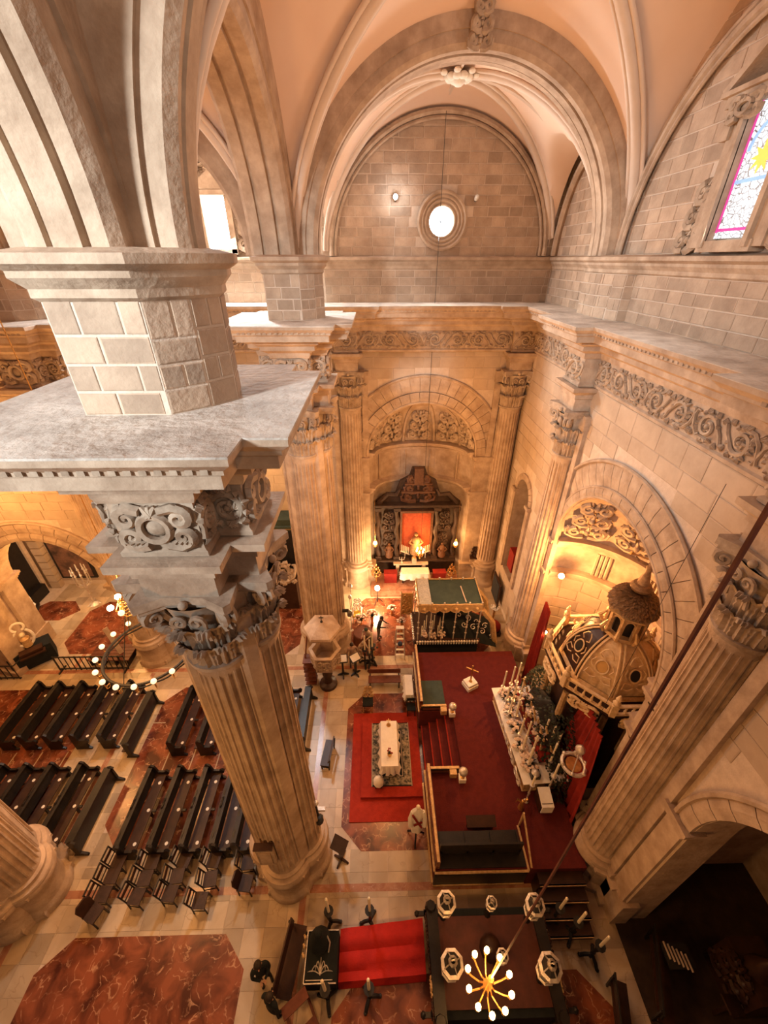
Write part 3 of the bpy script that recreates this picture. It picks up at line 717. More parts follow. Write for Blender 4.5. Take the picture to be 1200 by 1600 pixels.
def clustered_pier(x, y, label):
    p = thing('clustered_pier', label, 'column', (x, y, 0), group='free-standing clustered columns')
    b = MB(); b.sweep(cross(.42, .80), PED, closed=True, side=1); b.build('pedestal_core', STONE, p, 30)
    b = MB(); b.prism([(-.71, -.54), (-.54, -.71), (.54, -.71), (.71, -.54), (.71, .54), (.54, .71), (-.54, .71), (-.71, .54)], 1.4, 12.6)
    b.box((0, 0, 13.0), (1.0, 1.0, 1.0))
    b.build('core', STONE, p, None)
    for k in range(4): half_column(p, Matrix.Rotation(radians(-90 + 90 * k), 4, 'Z') @ Matrix.Translation((.45, 0, 0)))
    P = cross(.54, 1.02)
    b = MB(); b.sweep(P, [(0, 12.75), (0, 13.12), (.05, 13.15), (.05, 13.28), (.25, 13.4), (.25, 13.52), (-.3, 13.52)], closed=True, side=1); b.build('architrave', STONE, p, 30)
    b = MB(); b.sweep(P, ENT, closed=True, side=1); b.build('cornice', STONE, p, 30)
    b = MB(); b.sweep(P, [(.93, 15.37), (.955, 15.41)], closed=True, side=1); O = .955
    b.prism([(px + (O if px > 0 else -O), py + (O if py > 0 else -O)) for px, py in P], 15.395, 15.42); b.build('ledge_slab', LEDGE, p, None)
    d = MB()
    for i in range(12):
        a, c = Vector(P[i]), Vector(P[(i + 1) % 12]); v = c - a; L = v.length
        v.normalize(); o = Vector((v.y, -v.x)); e = .84 if L > .8 else .3
        if L > .8:
            n = int((L + 1.5) / .15)
            for k in range(n):
                t = a + v * (L / 2 + (k + .5 - n / 2) * .15) + o * .83; d.box((t.x, t.y, 15.235), (.075, .075, .09), rz=atan2(v.y, v.x))
    d.build('egg_moulding', CARVE, p, None, kind='stuff')
    ca = cartouche(.98, .66, .07).mesh('frieze_cartouche', CARVE, 50); sc = scroll_unit(.44, .62, .06).mesh('frieze_scroll', CARVE, 50)
    for i in range(12):
        a, c = Vector(P[i]), Vector(P[(i + 1) % 12]); v = (c - a); L = v.length; v.normalize(); o = (v.y, -v.x, 0)
        link('frieze_cartouche' if L > .8 else 'frieze_scroll', ca if L > .8 else sc, p, M=frame_to(((a.x + c.x) / 2, (a.y + c.y) / 2, 14.02), (v.x, v.y, 0), (0, 0, 1), o))
    # upper pier of plain ashlar
    U = [(-.55, -.74), (.46, -.74), (.84, -.42), (1.07, -.1), (.96, .4), (.62, .82), (.4, 1.0), (-.55, 1.0)]
    b = MB(); b.prism(U, 15.3, 17.1); b.build('upper_pier', MORTAR, p, None)
    for i in range(8):
        a, c = Vector((*U[i], 0)), Vector((*U[(i + 1) % 8], 0)); v = c - a; L = v.length; v.normalize()
        if i in (5, 6): continue
        ashlar(p, frame_to(a, v, (0, 0, 1), (v.y, -v.x, 0)), 0, L, 15.42, 16.64, .285, .52, None, seed=60 + i, depth=.013, gap=.03)
    b = MB(); b.sweep(U, STRING, closed=True, side=1); b.build('string_course', STONE, p, 30)
    return p
CP = clustered_pier(-2.9, 5.5, 'nearest clustered column with the big ledge and block pier that fills the left foreground')
def pier_copy(src, loc, label):
    return dup(src, loc, None, label)
pier_copy(CP, (-2.65, 14.2, 0), 'clustered column farther off behind the pulpit, its sunlit ledge showing whole')
pier_copy(CP, (-11.15, 4.75, 0), 'clustered column cut by the left edge, only its foot showing beside the pews')
pier_copy(CP, (-11.1, 14.2, 0), 'clustered column behind the big ring chandelier at the far end of the pews')
def wall_column(x, y, rz, label, ped=True):
    p = thing('wall_column', label, 'column', (x, y, 0), rz)
    b = MB(); b.sweep([(-.35, .95), (.02, .95), (.02, .72), (.30, .60), (.30, -.60), (.02, -.72), (.02, -.95), (-.35, -.95)], PED, side=-1); b.build('pedestal', STONE, p, 30)
    half_column(p, Matrix.Identity(4))
    for m in (-1, 1):
        q = MB(); q.box((.0, m * .72, 7.0), (.2, .28, 11.2)); q.box((.04, m * .72, 1.55), (.3, .36, .2)); q.box((.03, m * .72, 12.4), (.26, .36, .5)); q.build('flanking_strip', STONE, p, None)
    return p
wall_column(6.95, 13.5, pi, 'engaged fluted column between the narrow arched recess and the domed tabernacle')
wall_column(6.95, 5.2, pi, 'big engaged fluted column in front of the domed tabernacle, beside the hanging rope')
wall_column(6.42, 19.15, -pi / 2, 'engaged fluted column in the far corner, right of the altar niche')
wall_column(-1.25, 19.15, -pi / 2, 'engaged fluted column left of the altar niche, half hidden by the clustered column')

# aisle wall beyond the pews
def wall_aisle():
    ops = [(-14.75, 2.5, 4.4, 0.0)]
    Y0, Y1 = 14.2, 15.1
    b = MB()
    for Y in (Y0, Y1): wall_open(b, lambda u, w: (u, Y, w), -22, -11.6, 0, 15.4, ops)
    b.poly([(-22, Y0, 15.4), (-11.6, Y0, 15.4), (-11.6, Y1, 15.4), (-22, Y1, 15.4)])
    w = b.build('wall_aisle', MORTAR, None, None, kind='structure')
    F = frame_to((0, Y0, 0), (1, 0, 0), (0, 0, 1), (0, -1, 0))
    ashlar(w, F, -20, -11.7, .3, 13.5, .42, .8, not_in(ops, [3.3]), gap=.014, depth=.025, me=UB_ML, seed=21, stuff_only=True)
    voussoir_ring(w, F, -14.75, 2.5, 2.85, 4.45, 17, .12, STONE); voussoir_ring(w, F, -14.75, 2.87, 3.3, 4.45, 19, .05, STONE)
    q = MB(); q.tube(arcpts((-14.75, 4.45), 3.36, 0, pi, 36, lambda x, z: (x, Y0 - .05, z)), .07, 6); q.build('arch_label_mould', STONE, w)
    q = MB(); R = [pi * i / 20 for i in range(21)]
    q.grid([[(-14.75 + 2.5 * cos(a), y, 4.4 + 2.5 * sin(a)) for a in R] for y in (Y0, Y1)])
    for m in (-1, 1): q.poly([(-14.75 + m * 2.5, Y0, 0), (-14.75 + m * 2.5, Y1, 0), (-14.75 + m * 2.5, Y1, 4.4), (-14.75 + m * 2.5, Y0, 4.4)])
    q.build('arch_reveal', STONE, w, 40)
    for m in (-1, 1):
        q = MB()
        for dz, e in ((0, 0), (.12, .08), (.24, .16)): q.box((-14.75 + m * 2.72, 14.6, 4.15 + dz), (.5 + e * 2, 1.1 + e, .12))
        q.box((-14.75 + m * 2.72, 14.6, .5), (.6, 1.2, 1.0)); q.build('arch_impost', STONE, w, None)
    e = thing('trim_2', 'carved entablature over the round arch beyond the pews', None, kind='structure')
    b = MB(); b.sweep([(-22, 13.85), (-12.6, 13.85)], ENT, side=1); b.build('cornice', STONE, e, 30)
    b = MB(); b.sweep([(-22, 13.85), (-12.6, 13.85)], [(.95, 15.415), (-.4, 15.42)], side=1); b.build('ledge_slab', LEDGE, e, None)
    me = scroll_unit(.92, .7, .06).mesh('frieze_scroll', CARVE, 50)
    for k in range(8): link('frieze_scroll', me, e, M=frame_to((-13.1 - k * .95, 13.85, 14.02), (1, 0, 0), (0, 0, 1), (0, -1, 0)))
wall_aisle()
b = MB(); b.poly([(-21, -4, 0), (-21, 19.5, 0), (-21, 19.5, 23), (-21, -4, 23)]); WL = b.build('wall_left', STONE, None, None, kind='structure')

# ---------------------------------------------------------------- great arches and vaults
def arch(label, c, R, axis, w0, w1, n=26, th=.7, groove=True):
    """semicircular arch at height 17.1; axis 'x' spans in x (w along y), 'y' spans in y (w along x)"""
    a = thing('stone_arch', label, None, kind='structure')
    sec = [(R + th, w0), (R + .32, w0), (R + .32, w0 + .05), (R + .1, w0 + .05), (R, w0 + .15)]
    W_ = w1 - w0
    if groove: sec += [(R, w0 + W_ * .3), (R + .07, w0 + W_ * .31), (R + .07, w0 + W_ * .36), (R - .02, w0 + W_ * .37), (R - .02, w1 - W_ * .37), (R + .07, w1 - W_ * .36), (R + .07, w1 - W_ * .31), (R, w1 - W_ * .3)]
    sec += [(R, w1 - .15), (R + .1, w1 - .05), (R + .32, w1 - .05), (R + .32, w1), (R + th, w1)]
    st = pi / n; b = MB(); rows = []; g = 0
    for i in range(4):
        t = g + (st - 2 * g) * i / 3
        rows.append([(r * cos(t), w, r * sin(t)) if axis == 'x' else (w, r * cos(t), r * sin(t)) for r, w in sec])
    b.grid(rows); b.poly(rows[0]); b.poly(rows[-1][::-1]); me = b.mesh('voussoir', STONE, 30)
    for i in range(n):
        M = Matrix.Translation((c[0], c[1], 17.08)) @ Matrix.Rotation(st * i, 4, 'Y' if axis == 'x' else 'X')
        if axis == 'x': M = Matrix.Translation((c[0], c[1], 17.08)) @ Matrix.Rotation(-st * i, 4, 'Y')
        link('voussoir', me, a, M=M)
    return a
XC, XR = 2.55, 4.25
ga = arch('great round arch of dressed stone crossing in front of the round window', (XC, 0, 0), XR, 'x', 14.15, 15.35, 31, .78)
q = MB(); q.add(ornament(.55, .8, .08, 3, 3), frame_to((XC, 14.08, 21.28), (1, 0, 0), (0, -.35, .94), (0, -.94, -.35))); q.build('keystone_carving', CARVE, ga, 50)
arch('stone arch leaping from the nearest pier toward the crossing vault overhead', (2.45, 0, 0), 4.4, 'x', 5.05, 5.8, 31, .78)
arch('stone arch joining the nearest pier to the sunlit pier behind it', (0, 10.1, 0), 3.5, 'y', -3.55, -2.22, 25, 1.5)
arch('pale broad arch springing from the nearest pier toward the top left corner', (0, 1.25, 0), 3.5, 'y', -3.5, -2.42, 25, .7)
arch('stone arch of the left bay beside the top left corner', (-7.0, 0, 0), 3.1, 'x', 5.1, 6.3, 21, .7)
arch('stone arch of the left bay behind the sunlit pier', (-6.9, 0, 0), 3.1, 'x', 14.1, 15.2, 21, .7)
arch('stone arch over the far left columns', (0, 10.2, 0), 3.4, 'y', -11.6, -10.5, 21, .7)

def vault(label, xc, rx, yc, ry, hx, hy, ribs=True, dome=.35, nx=40, ny=32, kx=1.0):
    c = thing('ceiling', label, None, kind='structure')
    def Z(x, y):
        a = max(0, 1 - ((x - xc) / rx) ** 2); b_ = max(0, 1 - ((y - yc) / ry) ** 2)
        return 17.08 + max(hx * sqrt(a), hy * sqrt(b_)) + dome * a * b_
    b = MB()
    sx = [-cos(pi * i / nx) for i in range(nx + 1)]; sy = [-cos(pi * i / ny) for i in range(ny + 1)]
    b.grid([[(xc + rx * u, yc + ry * v, Z(xc + rx * u, yc + ry * v)) for u in sx] for v in sy]); b.build('vault_web', PLASTER, c, 35)
    if ribs:
        for sg in (1, -1):
            for off, r, dz in ((0, .13, .06), (.17, .06, .03), (-.17, .06, .03)):
                pts = []
                for i in range(33):
                    s = -cos(pi * (i + .6) / 34.2); l = hypot(rx, ry); nxx, nyy = -ry * sg / l, rx / l
                    x, y = xc + rx * s + nxx * off, yc + ry * s * sg + nyy * off; zz = 17.08 + max(hx, hy) * sqrt(1 - s * s) + dome * (1 - s * s) ** 2
                    if hx != hy: zz = Z(xc + rx * s, yc + ry * s * sg)
                    pts.append((x, y, zz - dz))
                q = MB(); q.tube(pts, r, 8); q.build('rib', RIB, c, 50)
    return c
vault('salmon plaster groin vault over the crossing', XC, 4.85, 10.2, 4.05, 4.85, 4.85)
vc = vault('pale plaster vault over the altar bay behind the great arch', XC, 4.5, 17.35, 2.15, 4.45, 3.2, True, .25)
vault('plaster vault over the left bay of pews', -7.0, 3.9, 10.2, 4.0, 4.0, 4.0)
vault('plaster vault over the far left aisle bay', -7.0, 3.9, 17.4, 2.2, 3.6, 3.3, False)
vault('plaster vault over the near left bay', -7.0, 3.9, 1.3, 4.0, 4.0, 4.0, False)
vault('plaster vault over the near crossing bay', XC, 4.85, 1.3, 4.05, 4.85, 4.85, False)
vault('plaster vault over the far left nave bay', -16.0, 4.9, 10.2, 4.0, 4.0, 4.0, False)
# moulded octagon ribs and stucco boss of the altar bay
bz = 17.08 + 4.45 + .25
q = MB(); q.tube([(XC + 3.0 * u, 17.35, bz - .06 - (4.7 - 4.7 * sqrt(1 - (u * .63) ** 2))) for u in [-1 + i / 10 for i in range(21)]], .09, 7); q.build('ridge_rib', RIB, vc, 50)
q = MB(); q.tube([(XC, 15.6 + 3.4 * i / 10, bz - .06) for i in range(11)], .07, 7); q.build('ridge_rib', RIB, vc, 50)
q = MB()
for k in range(10):
    a = 2 * pi * k / 10; q.ball((XC + .30 * cos(a), 17.0 + .26 * sin(a), bz - .22), .15, 8, 5, sz=.6)
for k in range(7):
    a = 2 * pi * k / 7; q.ball((XC + .52 * cos(a), 17.0 + .44 * sin(a), bz - .16), .11, 7, 4, sz=.6)
q.ball((XC, 17.0, bz - .26), .2, 10, 6, sz=.8); q.build('stucco_boss', WHITE, vc, 60)
# lunette mouldings against the walls
q = MB()
for dr, t in ((0, .10), (.16, .06), (-.14, .05)): q.tube(arcpts((10.2, 17.1), 3.95 + dr, 0, pi, 40, lambda y, z: (7.2, y, z)), t, 6)
q.build('lunette_moulding', STONE, WR, 50)
q = MB()
for dr, t in ((0, .10), (-.17, .06)): q.tube(arcpts((XC, 17.1), 4.3 + dr, 0, pi, 44, lambda x, z: (x, 19.38, z)), t, 6)
q.build('lunette_moulding', STONE, WB, 50)
q = MB(); q.tube([(7.22, 17.35 + 1.9 * cos(a), 17.1 + 2.9 * sin(a)) for a in [pi * i / 30 for i in range(31)]], .12, 6); q.build('lunette_moulding', STONE, WR, 50)

# ---------------------------------------------------------------- windows
def windows():
    w = world_thing('window_1', 'round window glowing white in a moulded stone ring high on the far wall', None, (OC[0], 19.5, OC[1]), kind='structure')
    q = MB()
    for r, d, t in ((.92, .06, .07), (.78, .04, .05), (.66, .0, .06), (.54, -.06, .05)): q.tube([(OC[0] + r * cos(a), 19.46 - d, OC[1] + r * sin(a)) for a in [2 * pi * i / 40 for i in range(41)]], t, 6)
    q.grid([[(OC[0] + r * cos(a), y, OC[1] + r * sin(a)) for a in [2 * pi * i / 40 for i in range(40)]] for r, y in ((.92, 19.42), (.8, 19.4), (.62, 19.5), (.5, 19.55), (.5, 19.95))], cu=True)
    q.build('window_frame', STONE, w, 50)
    q = MB(); q.prism([(OC[0] + .5 * cos(a), OC[1] + .5 * sin(a)) for a in [2 * pi * i / 32 for i in range(32)]], 19.88, 19.92, lambda x, z, y: (x, y, z)); q.build('pane', PANE, w, None)
    q = MB()
    for k in range(3):
        a = pi * k / 3; q.bar((OC[0] - .5 * cos(a), 19.85, OC[1] - .5 * sin(a)), (OC[0] + .5 * cos(a), 19.85, OC[1] + .5 * sin(a)), .02)
    q.build('glazing_bar', IRON, w, None)
    # left window behind the nearest pier
    w = world_thing('window_2', 'tall window glowing white under a small pediment, beside the nearest pier', None, (-6.05, 19.5, 18.1), kind='structure')
    q = MB(); x, z0, z1 = -6.1, 17.35, 18.95
    q.box((x - .55, 19.4, 18.1), (.22, .3, 1.9)); q.box((x + .55, 19.4, 18.1), (.22, .3, 1.9)); q.box((x, 19.35, 19.1), (1.4, .4, .16)); q.box((x, 19.4, 17.25), (1.3, .3, .14)); q.build('window_frame', STONE, w, None)
    q = MB(); q.prism([(x - .8, 19.2), (x + .8, 19.2), (x, 19.75)], 19.2, 19.45, lambda a, c, y: (a, y, c)); q.build('pediment', STONE, w, None)
    q = MB(); q.box((x, 19.44, 18.15), (.9, .04, 1.75)); q.build('pane', PANE, w, None)
    for m in (-1, 1):
        q = MB(); q.add(ornament(.9, 1.5, .08, 5), frame_to((x + m * 1.15, 19.42, 17.25), (1, 0, 0), (0, 0, 1), (0, -1, 0))); q.build('side_scroll', CARVE, w, 50)
    q = MB()
    for k in range(5): q.add(cartouche(.9, .8, .08), frame_to((-4.1 - k * .75, 19.4, 19.9 + .35 * sin(k * .8)), (1, 0, 0), (0, 0, 1), (0, -1, 0)))
    q.build('relief_carving', CARVE, WB, 50)
    # stained glass on the right wall
    Y, Z0, Z1, hw = 9.72, 17.36, 18.7, .56
    w = world_thing('window_3', 'stained glass window with a golden sunburst in a carved frame on the right wall', None, (7.34, Y, 18.2), kind='structure')
    q = MB(); X = 7.3
    for m in (-1, 1):
        q.prism([(Y + m * hw, 17.2), (Y + m * hw, 19.5), (Y + m * (hw + .42), 19.5), (Y + m * (hw + .42), 17.2)], 0, .24, lambda a, c, d: (X - d, a, c))
        q.prism([(Y + m * hw, 17.2), (Y + m * hw, 19.5), (Y + m * (hw + .12), 19.5), (Y + m * (hw + .12), 17.2)], .22, .32, lambda a, c, d: (X - d, a, c))
        q.prism([(Y + m * (hw + .42), 17.2), (Y + m * (hw + .42), 18.2), (Y + m * (hw + .60), 18.2), (Y + m * (hw + .60), 17.2)], 0, .2, lambda a, c, d: (X - d, a, c))
        q.prism([(Y + m * (hw + .34), 19.0), (Y + m * (hw + .34), 19.45), (Y + m * (hw + .56), 19.45), (Y + m * (hw + .56), 19.0)], 0, .3, lambda a, c, d: (X - d, a, c))
    q.box((X - .12, Y, 17.22), (.3, 1.5, .2)); q.box((X - .16, Y, 19.58), (.4, 2.3, .18)); q.box((X - .2, Y, 19.7), (.5, 2.5, .08)); q.build('window_frame', STONE, w, None)
    q = MB()
    for m in (-1, 1): q.bar((X - .18, Y + m * 1.3, 19.75), (X - .18, Y + m * .1, 20.55), .42, .14)
    q.build('pediment', STONE, w, None)
    for m in (-1, 1):
        q = MB(); q.add(ornament(.75, 1.35, .1, 8, 3), frame_to((X - .06, Y + m * 1.38, 17.15), (0, -m, 0), (0, .18 * -m, .98), (-1, 0, 0))); q.build('side_scroll', CARVE, w, 50)
    q = MB(); q.add(cartouche(.9, .35, .06), frame_to((X - .3, Y + .6, 19.42), (0, -1, 0), (0, 0, 1), (-1, 0, 0))); q.build('lintel_carving', CARVE, w, 50)
    # glazing
    m = bpy.data.materials.new('leaded_glass'); m.use_nodes = True; nt = m.node_tree; L = nt.links.new; bs = nt.nodes['Principled BSDF']
    g = _n(nt, 'ShaderNodeNewGeometry'); vo = _n(nt, 'ShaderNodeTexVoronoi', feature='DISTANCE_TO_EDGE'); vo.inputs['Scale'].default_value = 9; L(g.outputs['Position'], vo.inputs['Vector'])
    rp = _n(nt, 'ShaderNodeValToRGB'); rp.color_ramp.elements[0].position = .03; rp.color_ramp.elements[0].color = (.06, .06, .07, 1); rp.color_ramp.elements[1].position = .07; rp.color_ramp.elements[1].color = (.86, .92, .98, 1)
    L(vo.outputs['Distance'], rp.inputs['Fac']); L(rp.outputs['Color'], bs.inputs['Emission Color']); bs.inputs['Emission Strength'].default_value = 1.0; bs.inputs['Base Color'].default_value = (.3, .3, .3, 1)
    MAG = mat('magenta_glass', (.4, .05, .2), emit=(.62, .06, .30), estr=.9, bump=0); GLB = mat('pale_blue_glass', (.2, .3, .5), emit=(.35, .55, .95), estr=.8, bump=0); GLO = mat('golden_glass', (.8, .4, .1), emit=(1, .50, .08), estr=1.0, bump=0)
    fn = lambda a, c, d: (X - .06 - d, a, c)
    q = MB(); q.prism([(Y - hw, Z0), (Y + hw, Z0), (Y + hw, 19.5), (Y - hw, 19.5)], 0, .02, fn); q.build('pane', m, w, None)
    q = MB()
    for s in (-1, 1): q.prism([(Y + s * hw, Z0 + .1), (Y + s * (hw - .05), Z0 + .1), (Y + s * (hw - .05), 19.5), (Y + s * hw, 19.5)], .02, .03, fn)
    q.prism([(Y - hw, Z0 + .12), (Y + hw, Z0 + .12), (Y + hw, Z0 + .17), (Y - hw, Z0 + .17)], .02, .03, fn); q.build('border_glass', MAG, w, None)
    q = MB(); R1, R0 = hw - .09, hw - .16
    for i in range(14):
        a, c = pi * i / 14, pi * (i + 1) / 14; q.prism([(Y + R0 * cos(a), 18.75 + R0 * sin(a)), (Y + R1 * cos(a), 18.75 + R1 * sin(a)), (Y + R1 * cos(c), 18.75 + R1 * sin(c)), (Y + R0 * cos(c), 18.75 + R0 * sin(c))], .02, .03, fn)
    q.prism([(Y - hw + .05, 18.26), (Y + hw - .05, 18.26), (Y + hw - .05, 18.32), (Y - hw + .05, 18.32)], .02, .03, fn); q.build('arc_glass', GLB, w, None)
    q = MB(); st = []
    for i in range(18): r = .3 if i % 2 == 0 else .14; st.append((Y + r * cos(pi * i / 9), 18.62 + r * .85 * sin(pi * i / 9)))
    q.prism(st, .02, .035, fn); q.build('sunburst_glass', GLO, w, None)
windows()
# small spotlights fixed beside the round window
for x, lit, lb in ((.8, True, 'lit spotlight glowing on the far wall, beside the round window'), (3.88, False, 'unlit small spotlight on the far wall, on the other side of the round window')):
    t = world_thing('wall_spotlight', lb, 'spotlight', (x, 19.46, 18.95))
    q = MB(); q.box((x, 19.42, 18.95), (.06, .12, .18)); q.build('bracket', IRON, t, None)
    q = MB(); q.lathe([(.07, 0), (.08, .1), (.08, .2)], 10); h = q; 
    q2 = MB(); q2.add(h, frame_to((x, 19.36, 18.93), (1, 0, 0), (0, .3, .95), (0, -.95, .3))); q2.build('housing', WHITE, t)
    q2 = MB(); q2.ball((x, 19.16, 18.98), .09 if lit else .06, 8, 5); q2.build('lens', SPOTM if lit else WHITE, t)
    if lit: lamp('spotlight_beam', (x, 18.9, 18.95), 25, (.85, .93, 1), .08)

# ================================================================ furnishings
# ---------------------------------------------------------------- pews
def make_pew(L, label, kneeler_only=False):
    t = thing('church_pew', label, 'pew', group='dark pews in the nave')
    end = [(-.14, 0), (.50, 0), (.50, .07), (.40, .13), (.38, .38), (.50, .44), (.54, .58), (.46, .68), (.36, .60), (.14, .60), (.08, .95), (-.02, 1.03), (-.12, .96)]
    for y in (-L / 2, L / 2):
        b = MB(); b.prism(end, -.035, .035, lambda x, z, d: (x, y + d, z)); b.build('end_panel', WOOD, t, None)
    n = 40; b = MB()
    top = [(-L / 2 + L * i / n, .90 + .05 * abs(sin(pi * 4 * i / n)) + (.06 if 17 < i < 23 else 0)) for i in range(n + 1)]
    for i in range(n):
        (y0, z0), (y1, z1) = top[i], top[i + 1]; ax, bx = -.06, .0
        b.grid([[(bx, y0, .5), (ax - .06, y0, z0), (ax - .0, y0, z0 + .01), (bx + .04, y0, .5)], [(bx, y1, .5), (ax - .06, y1, z1), (ax, y1, z1 + .01), (bx + .04, y1, .5)]], cu=True)
    b.build('backrest', WOOD, t, None)
    b = MB(); b.box((-.05, 0, .93), (.17, L * .98, .035)); b.build('book_rail', WOOD, t, None)
    b = MB(); b.box((.245, 0, .44), (.35, L - .07, .04)); b.build('seat', WOODB if not kneeler_only else WOOD, t, None)
    b = MB(); b.box((.30, 0, .22), (.06, .07, .44)); b.box((.44, 0, .41), (.22, .07, .06)); b.build('centre_support', WOOD, t, None)
    b = MB(); b.box((-.33, 0, .20), (.16, L - .3, .05)); b.bar((-.33, -L / 2 + .3, .1), (-.05, -L / 2 + .3, .12), .05); b.bar((-.33, L / 2 - .3, .1), (-.05, L / 2 - .3, .12), .05)
    b.build('kneeler', WOODB, t, None)
    for y in (-L * .40, 0.0, L * .36):
        b = MB(); b.lathe([(.055, 0), (.055, .008)], 12, (.30, y, .461)); b.build('seat_sticker', WHITE, t, None)
    return t
def make_front(L, label):
    t = thing('front_kneeler_desk', label, 'kneeler', group='kneeling desks before the front pews')
    end = [(-.2, 0), (.3, 0), (.28, .08), (.10, .2), (.08, .75), (.16, .88), (.05, .98), (-.1, .92), (-.08, .2)]
    for y in (-L / 2, L / 2):
        b = MB(); b.prism(end, -.035, .035, lambda x, z, d: (x, y + d, z)); b.build('end_panel', WOOD, t, None)
    b = MB(); b.box((.02, 0, .5), (.05, L, .72)); b.build('front_panel', WOOD, t, None)
    b = MB(); b.box((-.04, 0, .92), (.26, L, .04)); b.build('book_rail', WOOD, t, None)
    b = MB(); b.box((-.3, 0, .2), (.18, L - .2, .05)); b.build('kneeler', WOODB, t, None)
    return t
LA, LB = 2.45, 2.3
ORD = ['front pew', 'second pew from the front', 'third pew from the front', 'fourth pew from the front', 'rearmost pew']
BL = {'A1': 'far left block beside the iron barrier', 'A2': 'left block behind the round column foot', 'B1': 'middle block under the ring chandelier', 'B2': 'middle block beside the loose chairs'}
proto = None
rows = {'A1': ([-11.15, -12.24, -13.3, -14.3, -15.2], 10.4), 'A2': ([-11.2, -12.3, -13.25, -14.15, -15.2], 6.9), 'B1': ([-4.0, -5.0, -6.05, -7.1, -8.25], 10.05), 'B2': ([-4.75, -5.43, -6.43, -7.45, -8.5], 6.72)}
for k, (xs, y) in rows.items():
    for i, x in enumerate(xs):
        lb = 'dark carved %s in the %s' % (ORD[i], BL[k])
        if proto is None: proto = make_pew(LA, lb); o = proto; o.location = (x, y, 0)
        else: o = dup(proto, (x, y, 0), 0, lb)
pf = make_front(2.3, 'dark kneeling desk in front of the far left pews'); pf.location = (-9.98, 9.95, 0)
dup(pf, (-10.1, 6.8, 0), 0, 'dark kneeling desk in front of the left pews, by the round column foot')
dup(pf, (-3.1, 10.05, 0), 0, 'dark kneeling desk in front of the middle pews, seen right of the nearest column')

# ---------------------------------------------------------------- chairs
def make_chair(label):
    t = thing('side_chair', label, 'chair', group='loose wooden chairs behind the pews')
    b = MB(); b.box((0, 0, .44), (.40, .40, .05)); b.build('seat', LEATH, t, None)
    for x in (-.18, .18):
        for y in (-.18, .18):
            b = MB(); b.bar((x, y, .44), (x * 1.12, y * 1.08, 0), .035); b.build('leg', WOOD, t, None)
    b = MB()
    for y in (-.18, .18): b.bar((-.18, y, .42), (-.30, y, .94), .032)
    b.bar((-.30, -.2, .94), (-.30, .2, .94), .04); b.bar((-.22, -.18, .56), (-.22, .18, .56), .03); b.build('back_frame', WOOD, t, None)
    b = MB(); b.box((-.262, 0, .76), (.02, .36, .10), M=Matrix.Rotation(radians(-13), 3, 'Y')); b.build('back_slat', WOODB, t, None)
    b = MB(); b.bar((-.18, -.18, .2), (.18, -.18, .2), .02); b.bar((-.18, .18, .2), (.18, .18, .2), .02); b.build('stretcher', WOOD, t, None)
    return t
CH = [(-8.5, 5.33, 'behind the rearmost pew, touching the pew end'), (-8.51, 4.93, 'second out from the rearmost pew'), (-8.55, 4.5, 'third out from the rearmost pew'),
      (-7.4, 5.27, 'behind the fourth pew, touching the pew end'), (-7.44, 4.86, 'second out from the fourth pew'), (-7.5, 4.43, 'last out from the fourth pew'),
      (-6.38, 5.3, 'behind the third pew, touching the pew end'), (-6.45, 4.9, 'second out from the third pew'), (-6.5, 4.48, 'last out from the third pew'),
      (-5.42, 5.27, 'behind the second pew, touching the pew end'), (-5.38, 4.8, 'second out from the second pew'), (-5.52, 4.3, 'last out from the second pew'),
      (-4.3, 5.2, 'beside the nearest column, touching the front pew end')]
ch0 = None; r = random.Random(3)
for x, y, d in CH:
    lb = 'dark wooden chair with open back, ' + d
    if ch0 is None: ch0 = make_chair(lb); o = ch0; o.location = (x, y, 0); o.rotation_euler = (0, 0, r.uniform(-.12, .12))
    else: dup(ch0, (x, y, 0), r.uniform(-.14, .14), lb)
def make_arm(label):
    t = thing('upholstered_chair', label, 'chair', group='chairs with a solid leather back')
    b = MB(); b.box((0, 0, .44), (.42, .42, .07)); b.build('seat', LEATH, t, None)
    b = MB(); b.prism([(-.2, .5), (.2, .5), (.22, .8), (.12, .93), (-.12, .93), (-.22, .8)], 0, .045, lambda y, z, d: (-.2 - (z - .5) * .25 + d, y, z)); b.build('backrest', WOODB, t, None)
    for x in (-.18, .18):
        for y in (-.18, .18):
            b = MB(); b.bar((x, y, .44), (x * 1.1, y * 1.05, 0), .036); b.build('leg', WOOD, t, None)
    return t
a0 = make_arm('leather-backed chair at the outer end of the chair row behind the rearmost pew'); a0.location = (-8.6, 4.08, 0); a0.rotation_euler = (0, 0, -.35)
dup(a0, (-4.25, 4.68, 0), -.1, 'leather-backed chair standing alone beside the foot of the nearest column')

# ---------------------------------------------------------------- red carpets, rug and altar table of the crossing
def slab_thing(name, label, cat, x0, x1, y0, y1, z0, z1, m, wob=.0, n=10):
    t = MB(); r = random.Random(len(label))
    rows = [[(x0 + (x1 - x0) * i / n + r.uniform(-wob, wob) * (j in (0, n)), y0 + (y1 - y0) * j / n + r.uniform(-wob, wob), z1 + r.uniform(0, wob * .5)) for i in range(n + 1)] for j in range(n + 1)]
    t.grid(rows)
    for R in (rows[0], rows[-1], [q[0] for q in rows], [q[-1] for q in rows]): t.grid([R, [(p[0], p[1], z0) for p in R]])
    return tag(t.build(name, m, None, 50), label, cat)
slab_thing('red_carpet', 'wide scarlet carpet laid on the marble left of the dais steps', 'carpet', -1.12, 1.62, 6.38, 10.45, .006, .03, CARPET, .012)
slab_thing('red_carpet', 'smaller brighter scarlet carpet lying on the wide one, under the dark rug', 'carpet', -.72, 1.6, 7.1, 9.98, .032, .16, CARPET, .006)
